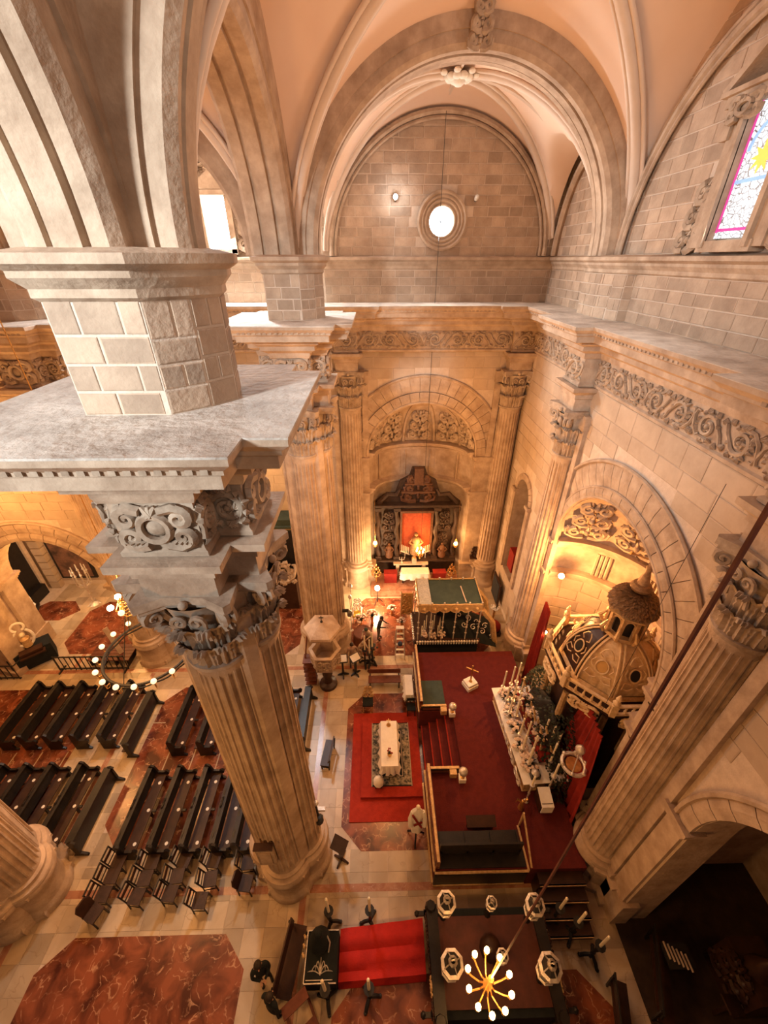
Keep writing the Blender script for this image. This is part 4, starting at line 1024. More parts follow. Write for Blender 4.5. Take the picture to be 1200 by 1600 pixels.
def rug():
    t = world_thing('patterned_rug', 'dark rug with a pale scrolled border under the white altar table', 'rug', (.5, 8.7, .165))
    x0, x1, y0, y1 = -.33, 1.22, 7.45, 9.9
    b = MB(); b.box(((x0 + x1) / 2, (y0 + y1) / 2, .170), (x1 - x0, y1 - y0, .016)); b.build('field', BLACKV, t, None)
    m = mat('rug_border_pattern', (.42, .34, .24), (.03, .035, .035), rough=.95, scale=9, bump=0, detail=1)
    b = MB(); w = .27
    b.box(((x0 + x1) / 2, y0 + w / 2 + .04, .180), (x1 - x0 - .08, w, .008)); b.box(((x0 + x1) / 2, y1 - w / 2 - .04, .180), (x1 - x0 - .08, w, .008))
    b.box((x0 + w / 2 + .04, (y0 + y1) / 2, .180), (w, y1 - y0 - .62, .008)); b.box((x1 - w / 2 - .04, (y0 + y1) / 2, .180), (w, y1 - y0 - .62, .008)); b.build('border', m, t, None)
    b = MB()
    for yy in (y0 + .35, y1 - .35): b.box(((x0 + x1) / 2, yy, .182), (x1 - x0 - .7, .025, .008))
    for xx in (x0 + .02, x1 - .02, x0 + .35, x1 - .35): b.box((xx, (y0 + y1) / 2, .182), (.025, y1 - y0 - (.0 if abs(xx - .445) > .5 else .7), .008))
    b.build('border_line', CREAMC, t, None)
rug()
def draped_table(label, x0, x1, y0, y1, z, hang, name='altar_table', cat='table', legm=WOOD, seed=1, floor=0.0):
    t = world_thing(name, label, cat, ((x0 + x1) / 2, (y0 + y1) / 2, floor)); r = random.Random(seed)
    for x in (x0 + .08, x1 - .08):
        for y in (y0 + .1, y1 - .1):
            b = MB(); b.bar((x, y, floor), (x, y, z - .03), .06); b.build('leg', legm, t, None)
    b = MB(); b.box(((x0 + x1) / 2, (y0 + y1) / 2, z - .03), (x1 - x0, y1 - y0, .05)); b.build('table_top', legm, t, None)
    b = MB(); ring = []; n = 14
    per = [(x0 + (x1 - x0) * i / n, y0) for i in range(n)] + [(x1, y0 + (y1 - y0) * i / n) for i in range(n)] + [(x1 - (x1 - x0) * i / n, y1) for i in range(n)] + [(x0, y1 - (y1 - y0) * i / n) for i in range(n)]
    cx, cy = (x0 + x1) / 2, (y0 + y1) / 2
    rows = [[(p[0], p[1], z + .006) for p in per]]
    for k in (1, 2, 3):
        rows.append([(p[0] + (p[0] - cx) / (x1 - x0) * .06 * k + .018 * k * sin(i * 2.1), p[1] + (p[1] - cy) / (y1 - y0) * .06 * k + .018 * k * cos(i * 1.7), z - hang * k / 3 * (1 + .06 * sin(i * 1.3))) for i, p in enumerate(per)])
    b.grid(rows, cu=True); b.poly(rows[0]); b.build('white_cloth', WHITE, t, 60)
    return t
draped_table('long narrow altar table under a white cloth on the dark rug', .05, .68, 7.72, 9.45, 1.08, .42, floor=.19)
def crucifix(x, y, z, h, label, m=GOLD):
    t = world_thing('standing_crucifix', label, 'crucifix', (x, y, z))
    b = MB(); b.lathe([(.11 * h * 2, 0), (.1 * h * 2, .03), (.04, .07), (.025, .12)], 10, (x, y, z)); b.build('base', m, t)
    b = MB(); b.box((x, y, z + h * .55), (.03, .03, h * .9)); b.box((x, y, z + h * .75), (h * .42, .03, .03)); b.build('cross', m, t, None)
    b = MB(); b.tube([(x, y - .03, z + h * .42), (x, y - .035, z + h * .58), (x, y - .03, z + h * .72)], [.012, .022, .02], 6); b.ball((x, y - .035, z + h * .78), .022, 6, 4); b.bar((x - h * .18, y - .03, z + h * .77), (x + h * .18, y - .03, z + h * .77), .014); b.build('corpus', WAX, t)
    return t
crucifix(.36, 9.28, 1.09, .42, 'little metal crucifix at the far end of the white altar table')
def bouquet(x, y, z, R, label, n=14, fm=FLOWER, vase=True, h=.35, seed=1, name='flower_vase', cat='flowers', lm=LEAFM):
    t = world_thing(name, label, cat, (x, y, z)); r = random.Random(seed)
    if vase:
        b = MB(); b.lathe([(.06, 0), (.09, .08), (.06, .2), (.08, h * .7)], 10, (x, y, z)); b.build('vase', GOLD, t)
    zz = z + (h * .7 if vase else 0)
    b = MB()
    for i in range(n * 2):
        a = r.uniform(0, 6.28); d = r.uniform(.2, 1) * R; p = Vector((x + d * cos(a), y + d * sin(a), zz + r.uniform(.0, R)))
        b.tube([(x, y, zz), ((x + p.x) / 2, (y + p.y) / 2, zz + (p.z - zz) * .7), p], [.006, .02, .004], 3, cap=False)
    b.build('leaves', lm, t)
    b = MB()
    for i in range(n):
        a = r.uniform(0, 6.28); d = sqrt(r.random()) * R; zc = zz + R * (.25 + .75 * sqrt(max(0, 1 - (d / R) ** 2))) * r.uniform(.8, 1.05)
        s = R * r.uniform(.16, .26)
        b.ball((x + d * cos(a), y + d * sin(a), zc), s, 6, 4, sz=.75)
        for q in range(3):
            c = r.uniform(0, 6.28); b.ball((x + d * cos(a) + s * .7 * cos(c), y + d * sin(a) + s * .7 * sin(c), zc + s * .15), s * .55, 5, 3)
    b.build('blossoms', fm, t)
    return t
bouquet(.36, 8.1, 1.09, .15, 'small vase of dark red flowers on the near half of the white altar table', 6, DRAPE, True, .25, 4)
t = world_thing('draped_stool', 'white cloth bundle draped over a low stool at the near end of the altar table', 'stool', (-.06, 7.5, .19))
b = MB(); b.box((-.06, 7.5, .36), (.3, .3, .05)); 
for x in (-.17, .05):
    for y in (7.39, 7.61): b.bar((x, y, .19), (x, y, .36), .04)
b.build('stool', WOOD, t, None)
b = MB(); b.lathe([(.2, .36), (.19, .5), (.1, .66), (.03, .72)], 9, (-.06, 7.5, .02)); b.build('cloth', WHITE, t)
# gilt lectern and chair at the head of the carpet
t = world_thing('gilt_armchair', 'small carved gilt armchair with black seat on the far edge of the red carpet', 'chair', (-.5, 10.72, .03))
b = MB(); b.box((-.5, 10.7, .47), (.45, .42, .09)); b.build('seat', BLACKV, t, None)
b = MB(); b.add(ornament(.48, .62, .035, 2, 3), frame_to((-.5, 10.92, .55), (1, 0, 0), (0, .15, .98), (0, -1, 0))); b.build('backrest', GILT, t)
for x in (-.7, -.3):
    for y in (10.52, 10.9):
        q = MB(); q.tube([(x, y, .45), (x * 1.02, y, .2), (x, y, .03)], [.03, .02, .03], 6); q.build('leg', GILT, t)

# ---------------------------------------------------------------- dais with steps, parapets and globes
DX0, DX1, DY0, DY1, DZ = 1.66, 6.3, 4.62, 12.7, 1.2
def dais():
    t = world_thing('carpeted_dais', 'broad dais covered in crimson carpet with gold-edged parapets', 'dais', (4, 8.6, 0))
    b = MB(); b.box(((3.0 + DX1) / 2, (DY0 + DY1) / 2, DZ / 2), (DX1 - 3.0, DY1 - DY0, DZ)); b.box(((DX0 + 3) / 2, (DY0 + 7.5) / 2, DZ / 2), (3 - DX0, 7.5 - DY0, DZ)); b.box(((DX0 + 3) / 2, (9.75 + DY1) / 2, DZ / 2), (3 - DX0, DY1 - 9.75, DZ)); b.build('body', CARPETD, t, None)
    for k in range(4):
        h = DZ * (k + 1) / 5; x = 1.75 + k * .31
        b = MB(); b.box(((x + 3.0) / 2, 8.62, h / 2), (3.0 - x, 2.24, h)); b.build('step', CARPETD, t, None)
        b = MB(); b.tube([(x + .02, 7.52, h - .02), (x + .02, 9.72, h - .02)], .03, 6); b.build('step_nosing', CARPET, t)
    # parapets: red marble panels between gilt rails
    def par(x0, y0, x1, y1, h=.55):
        v = Vector((x1 - x0, y1 - y0, 0)); L = v.length; a = atan2(v.y, v.x); c = ((x0 + x1) / 2, (y0 + y1) / 2)
        b = MB(); b.box((c[0], c[1], DZ + h / 2), (L, .12, h), rz=a); b.build('parapet', RED if h > .3 else WOOD, t, None)
        b = MB(); b.box((c[0], c[1], DZ + h + .02), (L, .08, .04), rz=a); b.build('parapet_rail', GILT, t, None)
        n = max(1, int(L / .75))
        for i in range(n):
            q = Vector((x0, y0, 0)) + v * ((i + .5) / n); b = MB(); b.box((q.x, q.y, DZ + h / 2), (L / n - .12, .15, h - .14), rz=a); b.build('parapet_panel', WOODR, t, None)
    par(DX0 + .06, DY0 + .05, DX0 + .06, 7.45); par(DX0 + .06, 9.85, DX0 + .06, DY1)
    par(DX0 + .06, 7.45, 2.85, 7.45, .25); par(DX0 + .06, 9.85, 2.75, 9.85, .25)
    for p, q in (((DX0 - .03, DY0 - .04, DZ), (4.5, DY0 - .04, DZ)), ((DX0 - .04, DY0, DZ), (DX0 - .04, 7.5, DZ)), ((4.5, DY0 - .04, DZ), (4.5, 5.75, DZ)), ((DX0 - .04, DY0 - .05, .25), (4.5, DY0 - .05, .25)), ((DX0 - .05, DY0, .25), (DX0 - .05, 7.5, .25)), ((DX0 - .04, 9.75, DZ), (DX0 - .04, DY1, DZ))): b = MB(); b.bar(p, q, .06); b.build('gold_edging', GILT, t, None)
    b = MB(); b.box((3.05, DY0 - .03, .6), (2.85, .05, .9)); b.build('dark_front_panel', WOOD, t, None)
    for y in (9.72, 7.35):
        b = MB(); b.box((2.62, y, DZ + .13), (.24, .26, .26)); b.build('newel', GILT, t, None)
    # side steps at the near right end
    for k in range(4):
        h = DZ * (4 - k) / 5; y = DY0 - .0 - k * .32
        b = MB(); b.box((5.5, y + .2 - .35, h / 2), (1.4, .36, h)); b.build('side_step', WOODB, t, None)
        b = MB(); b.box((5.5, y - .32, h - .03), (1.4, .05, .06)); b.build('side_step_edge', GILT, t, None)
    b = MB(); b.bar((4.55, 5.75, DZ), (4.55, 5.75, DZ + .9), .05); b.bar((4.55, 5.75, DZ + .85), (4.55, 4.6, DZ + .2), .05); b.build('handrail', GILT, t, None)
dais()
for x, y, lb in ((2.95, 9.72, 'silver globe lamp on a pale block at the far corner of the dais steps'), (2.92, 7.28, 'silver globe lamp on a pale block at the near corner of the dais steps')):
    t = world_thing('globe_lamp', lb, 'lamp', (x, y, DZ))
    b = MB(); b.box((x, y - .12, DZ + .11), (.24, .24, .22)); b.build('block', WHITE, t, None)
    b = MB(); b.lathe([(.09, .22), (.04, .26), (.03, .38), (.07, .42)], 10, (x, y - .12, DZ)); b.build('stem', GOLD, t)
    b = MB(); b.ball((x, y - .12, DZ + .56), .16, 14, 9); b.build('globe', SILVER, t)
t = world_thing('green_mat', 'dark green mat on the dais inside its far parapet', 'mat', (2.3, 10.5, DZ)); b = MB(); b.box((2.28, 10.55, DZ + .012), (.95, 1.25, .02)); b.build('mat', GREENV, t, None)
t = world_thing('choir_bench', 'long near-black bench along the near edge of the dais', 'bench', (3.1, 5.1, DZ))
b = MB(); b.box((3.05, 5.25, DZ + .42), (2.5, .45, .06)); b.build('seat', WOOD, t, None)
b = MB(); b.box((3.05, 4.98, DZ + .62), (2.5, .06, .6)); b.build('backrest', WOOD, t, None)
b = MB(); b.box((3.08, 5.0, DZ + .03), (2.72, .66, .06)); b.build('footboard', WOOD, t, None)
for x in (1.85, 2.65, 3.45, 4.27):
    b = MB(); b.box((x, 5.2, DZ + .25), (.06, .5, .5)); b.build('leg', WOOD, t, None)
t = world_thing('music_stand_desk', 'low dark desk with a pale front edge standing on the dais behind the black bench', 'desk', (3.2, 5.9, DZ))
b = MB(); b.box((3.25, 5.75, DZ + .38), (.95, .32, .04), M=Matrix.Rotation(.3, 3, 'X')); b.build('desk_top', WOODB, t, None)
b = MB(); b.box((3.25, 5.75, DZ + .19), (.85, .08, .38)); b.build('foot', WOOD, t, None)
# processional cross on a stepped white block
t = world_thing('cross_on_block', 'gilt cross leaning on a stepped white block on the crimson dais', 'cross', (3.95, 10.9, DZ))
R = Matrix.Rotation(.45, 3, 'Z')
b = MB(); b.box((3.95, 10.9, DZ + .09), (.52, .48, .18), rz=.45); b.build('lower_step', WHITE, t, None)
b = MB(); b.box((3.95, 10.9, DZ + .25), (.46, .42, .14), rz=.45); b.build('upper_step', WHITE, t, None)
b = MB(); b.lathe([(.08, 0), (.05, .06), (.03, .12), (.04, .25), (.025, .3)], 10, (3.95, 10.9, DZ + .32)); b.build('stem', GOLD, t)
b = MB(); b.bar((3.95, 10.9, DZ + .6), (3.95, 10.94, DZ + 1.3), .05); b.bar((3.72, 11.05, DZ + 1.05), (4.18, 10.8, DZ + 1.05), .05); b.build('cross', GOLD, t, None)

# ---------------------------------------------------------------- canopied processional float behind the dais
def canopy_float():
    t = world_thing('canopied_float', 'processional float with dark canopy top, scalloped gold valance and silver poles', 'float', (3.3, 14.2, 0))
    x0, x1, y0, y1, zt, zb = 1.85, 4.78, 13.35, 15.1, 3.6, 1.25
    b = MB(); b.box(((x0 + x1) / 2, (y0 + y1) / 2, .68), (x1 - x0 + .1, y1 - y0 + .1, 1.1)); b.build('base_skirt', BLACKV, t, None)
    b = MB(); b.box(((x0 + x1) / 2, (y0 + y1) / 2, zb), (x1 - x0 + .24, y1 - y0 + .24, .12)); b.build('platform', WOODB, t, None)
    b = MB()
    for i in range(24):
        x = x0 - .05 + (x1 - x0 + .1) * (i + .5) / 24; b.ball((x, y0 - .14, zb + .08), .07, 6, 4); b.ball((x, y0 - .14, zb - .05), .05, 5, 4)
    for i in range(12): b.ball((x0 - .14, y0 + (y1 - y0) * (i + .5) / 12, zb + .05), .07, 6, 4)
    b.build('silver_respiradero', SILVER, t, 60, kind='stuff')
    b = MB(); n = 12
    b.grid([[(x0 + (x1 - x0) * i / n, y0 + (y1 - y0) * j / n, zt + .05 * sin(pi * i / n) * sin(pi * j / n)) for i in range(n + 1)] for j in range(n + 1)]); b.build('canopy_top', GREENV, t)
    b = MB(); r = random.Random(2)
    b.grid([[(x0 + .04 + .55 * i / 8, y0 + .02 + (y1 - y0 - .04) * j / 14, zt + .06 + .03 * r.random()) for i in range(9)] for j in range(15)]); b.build('clear_plastic_cover', mat('crinkled_plastic', (.62, .58, .5), (.4, .38, .33), rough=.15, scale=14, bump=.8), t, None)
    b = MB(); b.bar((x1 - .75, y0 + .1, zt + .08), (x1 - .82, y0 + 1.2, zt + .07), .05, .02); b.build('tape_strip', CREAMC, t, None)
    # scalloped valances
    def val(p, q, k):
        p, q = Vector(p), Vector(q); N = k * 8; b = MB(); top = []; bot = []
        for i in range(N + 1):
            c = p + (q - p) * (i / N); top.append((c.x, c.y, zt + .04)); bot.append((c.x, c.y, zt - .30 - .14 * abs(sin(pi * i / 8))))
        nn = Vector(((q - p).y, -(q - p).x, 0)).normalized() * .02
        b.grid([top, bot]); b.grid([[(a[0] + nn.x, a[1] + nn.y, a[2]) for a in top], [(a[0] + nn.x, a[1] + nn.y, a[2]) for a in bot]])
        for s in range(k):
            c = p + (q - p) * ((s + .5) / k); b.ball((c.x + nn.x, c.y + nn.y, zt - .22), .09, 7, 4, sz=1.0)
        b.tube([(a[0] + nn.x, a[1] + nn.y, a[2]) for a in bot], .018, 4); b.tube([(a[0], a[1], a[2] + .02 * abs(sin(i * .4))) for i, a in enumerate(top)], .03, 5)
        b.build('valance', GILT, t, 50)
    val((x0, y0, 0), (x1, y0, 0), 6); val((x1, y0, 0), (x1, y1, 0), 4); val((x1, y1, 0), (x0, y1, 0), 6); val((x0, y1, 0), (x0, y0, 0), 4)
    for y in (y0 + .02, y1 - .02):
        for i in range(6):
            x = x0 + .03 + (x1 - x0 - .06) * i / 5; b = MB(); b.tube([(x, y, zb), (x, y, zt + .1)], .028, 7)
            for z in (zb + .5, zb + .9, zb + 1.25, zt - .4): b.ball((x, y, z), .055, 7, 5)
            b.ball((x, y, zt + .12), .05, 7, 5); b.build('canopy_pole', SILVER, t)
    r = random.Random(6)
    for i in range(9):
        x = x0 + .25 + i * .13; y = y0 + .25 + (i % 3) * .22; h = .55 + .12 * (i % 3)
        b = MB(); b.tube([(x, y, zb + .05), (x, y, zb + .22)], [.05, .02], 7); b.build('candle_holder', SILVER, t)
        b = MB(); b.tube([(x, y, zb + .2), (x, y, zb + .2 + h)], .025, 7); b.build('candle', WAX, t)
    # black mantle with silver embroidery spilling out behind
    b = MB(); nx, ny = 12, 10; M = []
    for j in range(ny + 1):
        v = j / ny; row = []
        for i in range(nx + 1):
            u = i / nx; x = 3.0 + 2.75 * u; y = y0 + .12 + (y1 - y0 - .24) * v + (v - .5) * .5 * u; z = zb + .15 + 1.15 * (1 - u) ** .8 * (1 - (2 * v - 1) ** 2) ** .5 - .75 * max(0, u - .55) - .2 * (2 * v - 1) ** 2
            row.append((x, y, max(.35, z)))
        M.append(row)
    b.grid(M); b.build('mantle', BLACKV, t, 60)
    b = MB()
    for k in range(8):
        u0 = (k % 4); row = M[2 + (k // 4) * 2]; p = Vector(row[5 + u0 * 2 - (k // 4)]); q = spiral((0, 0), .17, 1.2, k, 12, 1 if k % 2 else -1)
        b.tube([(p.x + a, p.y + c * .6 - .03, p.z + .06 + c * .7) for a, c in q], .022, 4)
    b.build('silver_embroidery', SILVER, t)
    b = MB()
    for k in range(2): b.tube([(x1 + .05, y0 + .1 + 1.5 * k, zt - .4), (5.4, y0 + .1 + 1.5 * k, 2.4), (5.75, y0 + .2 + 1.4 * k, .8)], .14, 6)
    b.build('mantle_edge', GILT, t)
    for k, x in enumerate((2.2, 2.62, 3.05)):
        b = MB(); r = random.Random(k)
        for q in range(16): b.ball((x + r.uniform(-.15, .15), y0 + .05 + r.uniform(-.08, .1), zb + .18 + r.uniform(0, .36)), .055, 6, 4)
        b.build('flower_posy', FLOWER, t)
    b = MB(); b.lathe([(.28, 0), (.22, .5), (.16, .75), (.08, .85)], 12, (3.3, 14.25, zb + .1)); b.ball((3.3, 14.25, zb + 1.1), .13, 10, 7); b.lathe([(.15, 1.18), (.2, 1.36), (.12, 1.3)], 10, (3.3, 14.25, zb)); b.build('enthroned_statue', GILT, t)
canopy_float()
t = world_thing('gilt_banner_panel', 'amber and gold embroidered panel standing beside the canopied float', 'banner', (1.5, 15.6, 0))
b = MB(); b.box((1.5, 15.5, 1.6), (.55, .06, 1.5)); b.build('panel', AMBER, t, None)
b = MB(); b.add(ornament(.5, 1.4, .03, 3, 4), frame_to((1.5, 15.46, .95), (1, 0, 0), (0, 0, 1), (0, -1, 0))); b.build('embroidery', GOLD, t)
b = MB()
for x in (1.2, 1.8): b.bar((x, 15.5, 0), (x, 15.5, 2.5), .05)
b.build('frame_post', GILT, t, None)

# ---------------------------------------------------------------- flowered altar-float in front of the tabernacle
def flower_float():
    t = world_thing('flowered_altar_float', 'long worked-silver altar base crowded with candles beside the crimson dais', 'altar', (5.5, 8.4, DZ))
    x0, x1, y0, y1 = 4.86, 6.25, 6.75, 10.2
    T = Matrix.Translation((5.0, 8.4, 0)) @ Matrix.Rotation(radians(3), 4, 'Z') @ Matrix.Translation((-5.0, -8.4, 0))
    def B(): q = MB(); q.T = T; return q
    b = B(); b.sweep([(x0, y1), (x0, y0), (x1, y0), (x1, y1)], [(0, DZ), (.06, DZ + .03), (.06, DZ + .12), (0, DZ + .16), (.0, DZ + .5), (.05, DZ + .55), (.12, DZ + .62), (.12, DZ + .68), (0, DZ + .7)], closed=True, side=-1); b.build('silver_base', GILT, t, 30)
    b = B(); b.box(((x0 + x1) / 2, (y0 + y1) / 2, DZ + .7), (x1 - x0 + .2, y1 - y0 + .2, .04)); b.build('table_top', WHITE, t, None)
    for k in range(5):
        q = B(); q.add(cartouche(.6, .3, .03), frame_to((x0 - .01, y0 + .35 + k * .69, DZ + .33), (0, -1, 0), (0, 0, 1), (-1, 0, 0))); q.build('repousse_panel', SILVER, t)
    b = B(); b.box((5.85, 8.5, DZ + .95), (.6, 2.4, .5)); b.build('red_cloth_riser', DRAPE, t, None)
flower_float()
ZT = DZ + .72
cand = [(4.98, 10.0, .5, .50), (5.05, 9.6, .3, .4), (5.3, 10.05, .6, .55), (5.55, 10.15, .6, .6), (5.25, 9.5, .4, .5), (5.6, 9.7, .55, .5), (5.0, 9.05, .3, .4), (5.2, 8.9, .35, .5), (5.35, 9.2, .4, .45), (5.15, 8.2, .3, .5), (5.3, 8.0, .35, .55), (5.1, 7.7, .3, .4), (5.35, 7.5, .35, .55), (5.15, 7.2, .3, .5), (5.9, 8.0, .55, .5), (6.0, 7.7, .55, .55), (6.05, 7.4, .5, .65), (5.85, 7.15, .5, .55)]
WH = ['at the far end', 'in the middle', 'at the near end']
c0 = None
def make_candle(label, x, y, z, hs, hc, group, m=SILVER):
    t = thing('altar_candlestick', label, 'candlestick', (x, y, z), group=group)
    b = MB(); b.lathe([(.09, 0), (.08, .03), (.03, .06), (.025, hs * .4), (.045, hs * .5), (.025, hs * .6), (.03, hs * .9), (.085, hs * .95), (.085, hs)], 10); b.build('stick', m, t)
    b = MB(); b.lathe([(.036, hs), (.034, hs + hc), (.008, hs + hc + .02)], 8); b.build('candle', WAX, t)
    return t
ONUM = ['farthest', 'second', 'third', 'fourth', 'fifth', 'sixth', 'seventh', 'eighth', 'nearest']
FRONT = sorted([c for c in cand if c[0] < 5.22], key=lambda c: -c[1]); MID = sorted([c for c in cand if 5.22 <= c[0] < 5.7], key=lambda c: -c[1]); BACK = sorted([c for c in cand if c[0] >= 5.7], key=lambda c: -c[1])
for i, (x, y, hs, hc) in enumerate(cand):
    row, nm = [(R_, n_) for R_, n_ in ((FRONT, 'front'), (MID, 'middle'), (BACK, 'rear')) if cand[i] in R_][0]; k = row.index(cand[i])
    make_candle('silver candlestick in the %s row of the flowered altar, %s from its far end' % (nm, ('first' if k == 0 else ONUM[k])), x, y, ZT, hs, hc * 1.9, 'candles on the flowered altar')
for i, (x, y, hs, hc, lb) in enumerate([(5.0, 6.45, 1.15, .5, 'tall silver candlestick on the dais floor at the near end of the flowered altar'), (5.75, 6.62, 1.3, .75, 'tallest silver candlestick behind the near end of the flowered altar')]): make_candle(lb, x, y, DZ, hs, hc, None)
for i, (x, y, R, lb) in enumerate([(5.1, 9.85, .22, 'white flower clump at the far corner of the flowered altar'), (5.5, 9.85, .26, 'white flower clump behind the far candles of the flowered altar'), (5.1, 9.2, .22, 'cream flower clump at the front edge of the altar, second from its far corner'), (5.1, 8.55, .24, 'cream flower clump at the middle of the altar front edge'), (5.1, 7.9, .22, 'cream flower clump at the altar front edge, second from its near corner'), (5.25, 7.3, .26, 'pinkish flower clump near the near corner of the flowered altar')]):
    bouquet(x, y, ZT, R * 1.25, lb, 22, FLOWER, False, .2, i + 3, 'flower_clump')
for i, (x, y, R, lb) in enumerate([(5.72, 9.2, .3, 'white lily mass on the red riser, at its far end'), (5.8, 8.6, .33, 'white lily mass at the centre of the red riser'), (5.85, 7.95, .3, 'white lily mass on the red riser, at its near end')]):
    bouquet(x, y, DZ + 1.2, R * 1.2, lb, 30, FLOWER, False, .2, i + 13, 'flower_clump')
t = world_thing('silver_casket', 'small dark casket on the near corner of the flowered altar', 'casket', (5.3, 6.95, ZT)); b = MB(); b.box((5.3, 6.9, ZT + .12), (.3, .25, .22)); b.build('box', WOOD, t, None); b = MB(); b.lathe([(.15, 0), (.1, .08), (.02, .12)], 8, (5.3, 6.9, ZT + .23)); b.build('lid', SILVER, t)
t = world_thing('gilt_angel_figure', 'tiny gilt angel figure on the dais floor below the near end of the flowered altar', 'statue', (4.75, 6.25, DZ))
b = MB(); b.lathe([(.1, 0), (.08, .15), (.06, .35), (.03, .42)], 9, (4.75, 6.25, DZ)); b.ball((4.75, 6.25, DZ + .48), .06, 8, 5); b.build('body', GOLD, t)
b = MB()
for m in (-1, 1): b.tube([(4.75 + m * .05, 6.27, DZ + .36), (4.75 + m * .16, 6.3, DZ + .5), (4.75 + m * .2, 6.3, DZ + .3)], [.03, .04, .01], 5)
b.build('wing', GOLD, t)
t = world_thing('white_prie_dieu', 'pale draped kneeler behind the near end of the flowered altar', 'kneeler', (5.5, 6.2, DZ))
b = MB(); b.box((5.5, 6.35, DZ + .3), (.36, .5, .6)); b.build('body', WOODB, t, None); b = MB(); b.box((5.5, 6.3, DZ + .62), (.4, .56, .05), M=Matrix.Rotation(.25, 3, 'X')); b.box((5.5, 6.02, DZ + .4), (.38, .03, .4)); b.build('cloth', WHITE, t, None)
def olive_mound():
    t = world_thing('dark_foliage_mound', 'dark mound of foliage and rocks rising between the flowered altar and the red drape', 'foliage', (6.4, 8.3, 0)); r = random.Random(8)
    b = MB(); b.lathe([(1.0, 0), (.95, 1.6), (.75, 2.6), (.4, 3.3), (.05, 3.6)], 12, (6.15, 8.5, .0), sx=.5, sy=1.8); b.build('core', WOOD, t)
    b = MB()
    for i in range(2200):
        a = r.uniform(0, 6.28); z = r.uniform(1.2, 4.3); R = 1.05 * (1 - (z / 4.6) ** 2) ** .5 + .1
        c = Vector((6.15 + R * .55 * cos(a), 8.5 + R * 1.9 * sin(a), z)); d = Vector((cos(a), sin(a), r.uniform(-.4, .8))).normalized() * .13; e = d.cross(Vector((r.random(), r.random(), 1))).normalized() * .04
        b.poly([c, c + d * .5 + e, c + d, c + d * .5 - e])
    b.build('foliage', LEAFM, t, None, kind='stuff')
    b = MB()
    for i in range(26):
        a = r.uniform(2.2, 4.6); z = r.uniform(1.8, 3.6); c = Vector((6.05 + .6 * cos(a), 8.6 + 1.5 * sin(a), z)); b.tube([c, c + Vector((-.08, r.uniform(-.1, .1), .28))], [.05, .02], 5)
    b.build('gilt_sprays', GILT, t)
olive_mound()

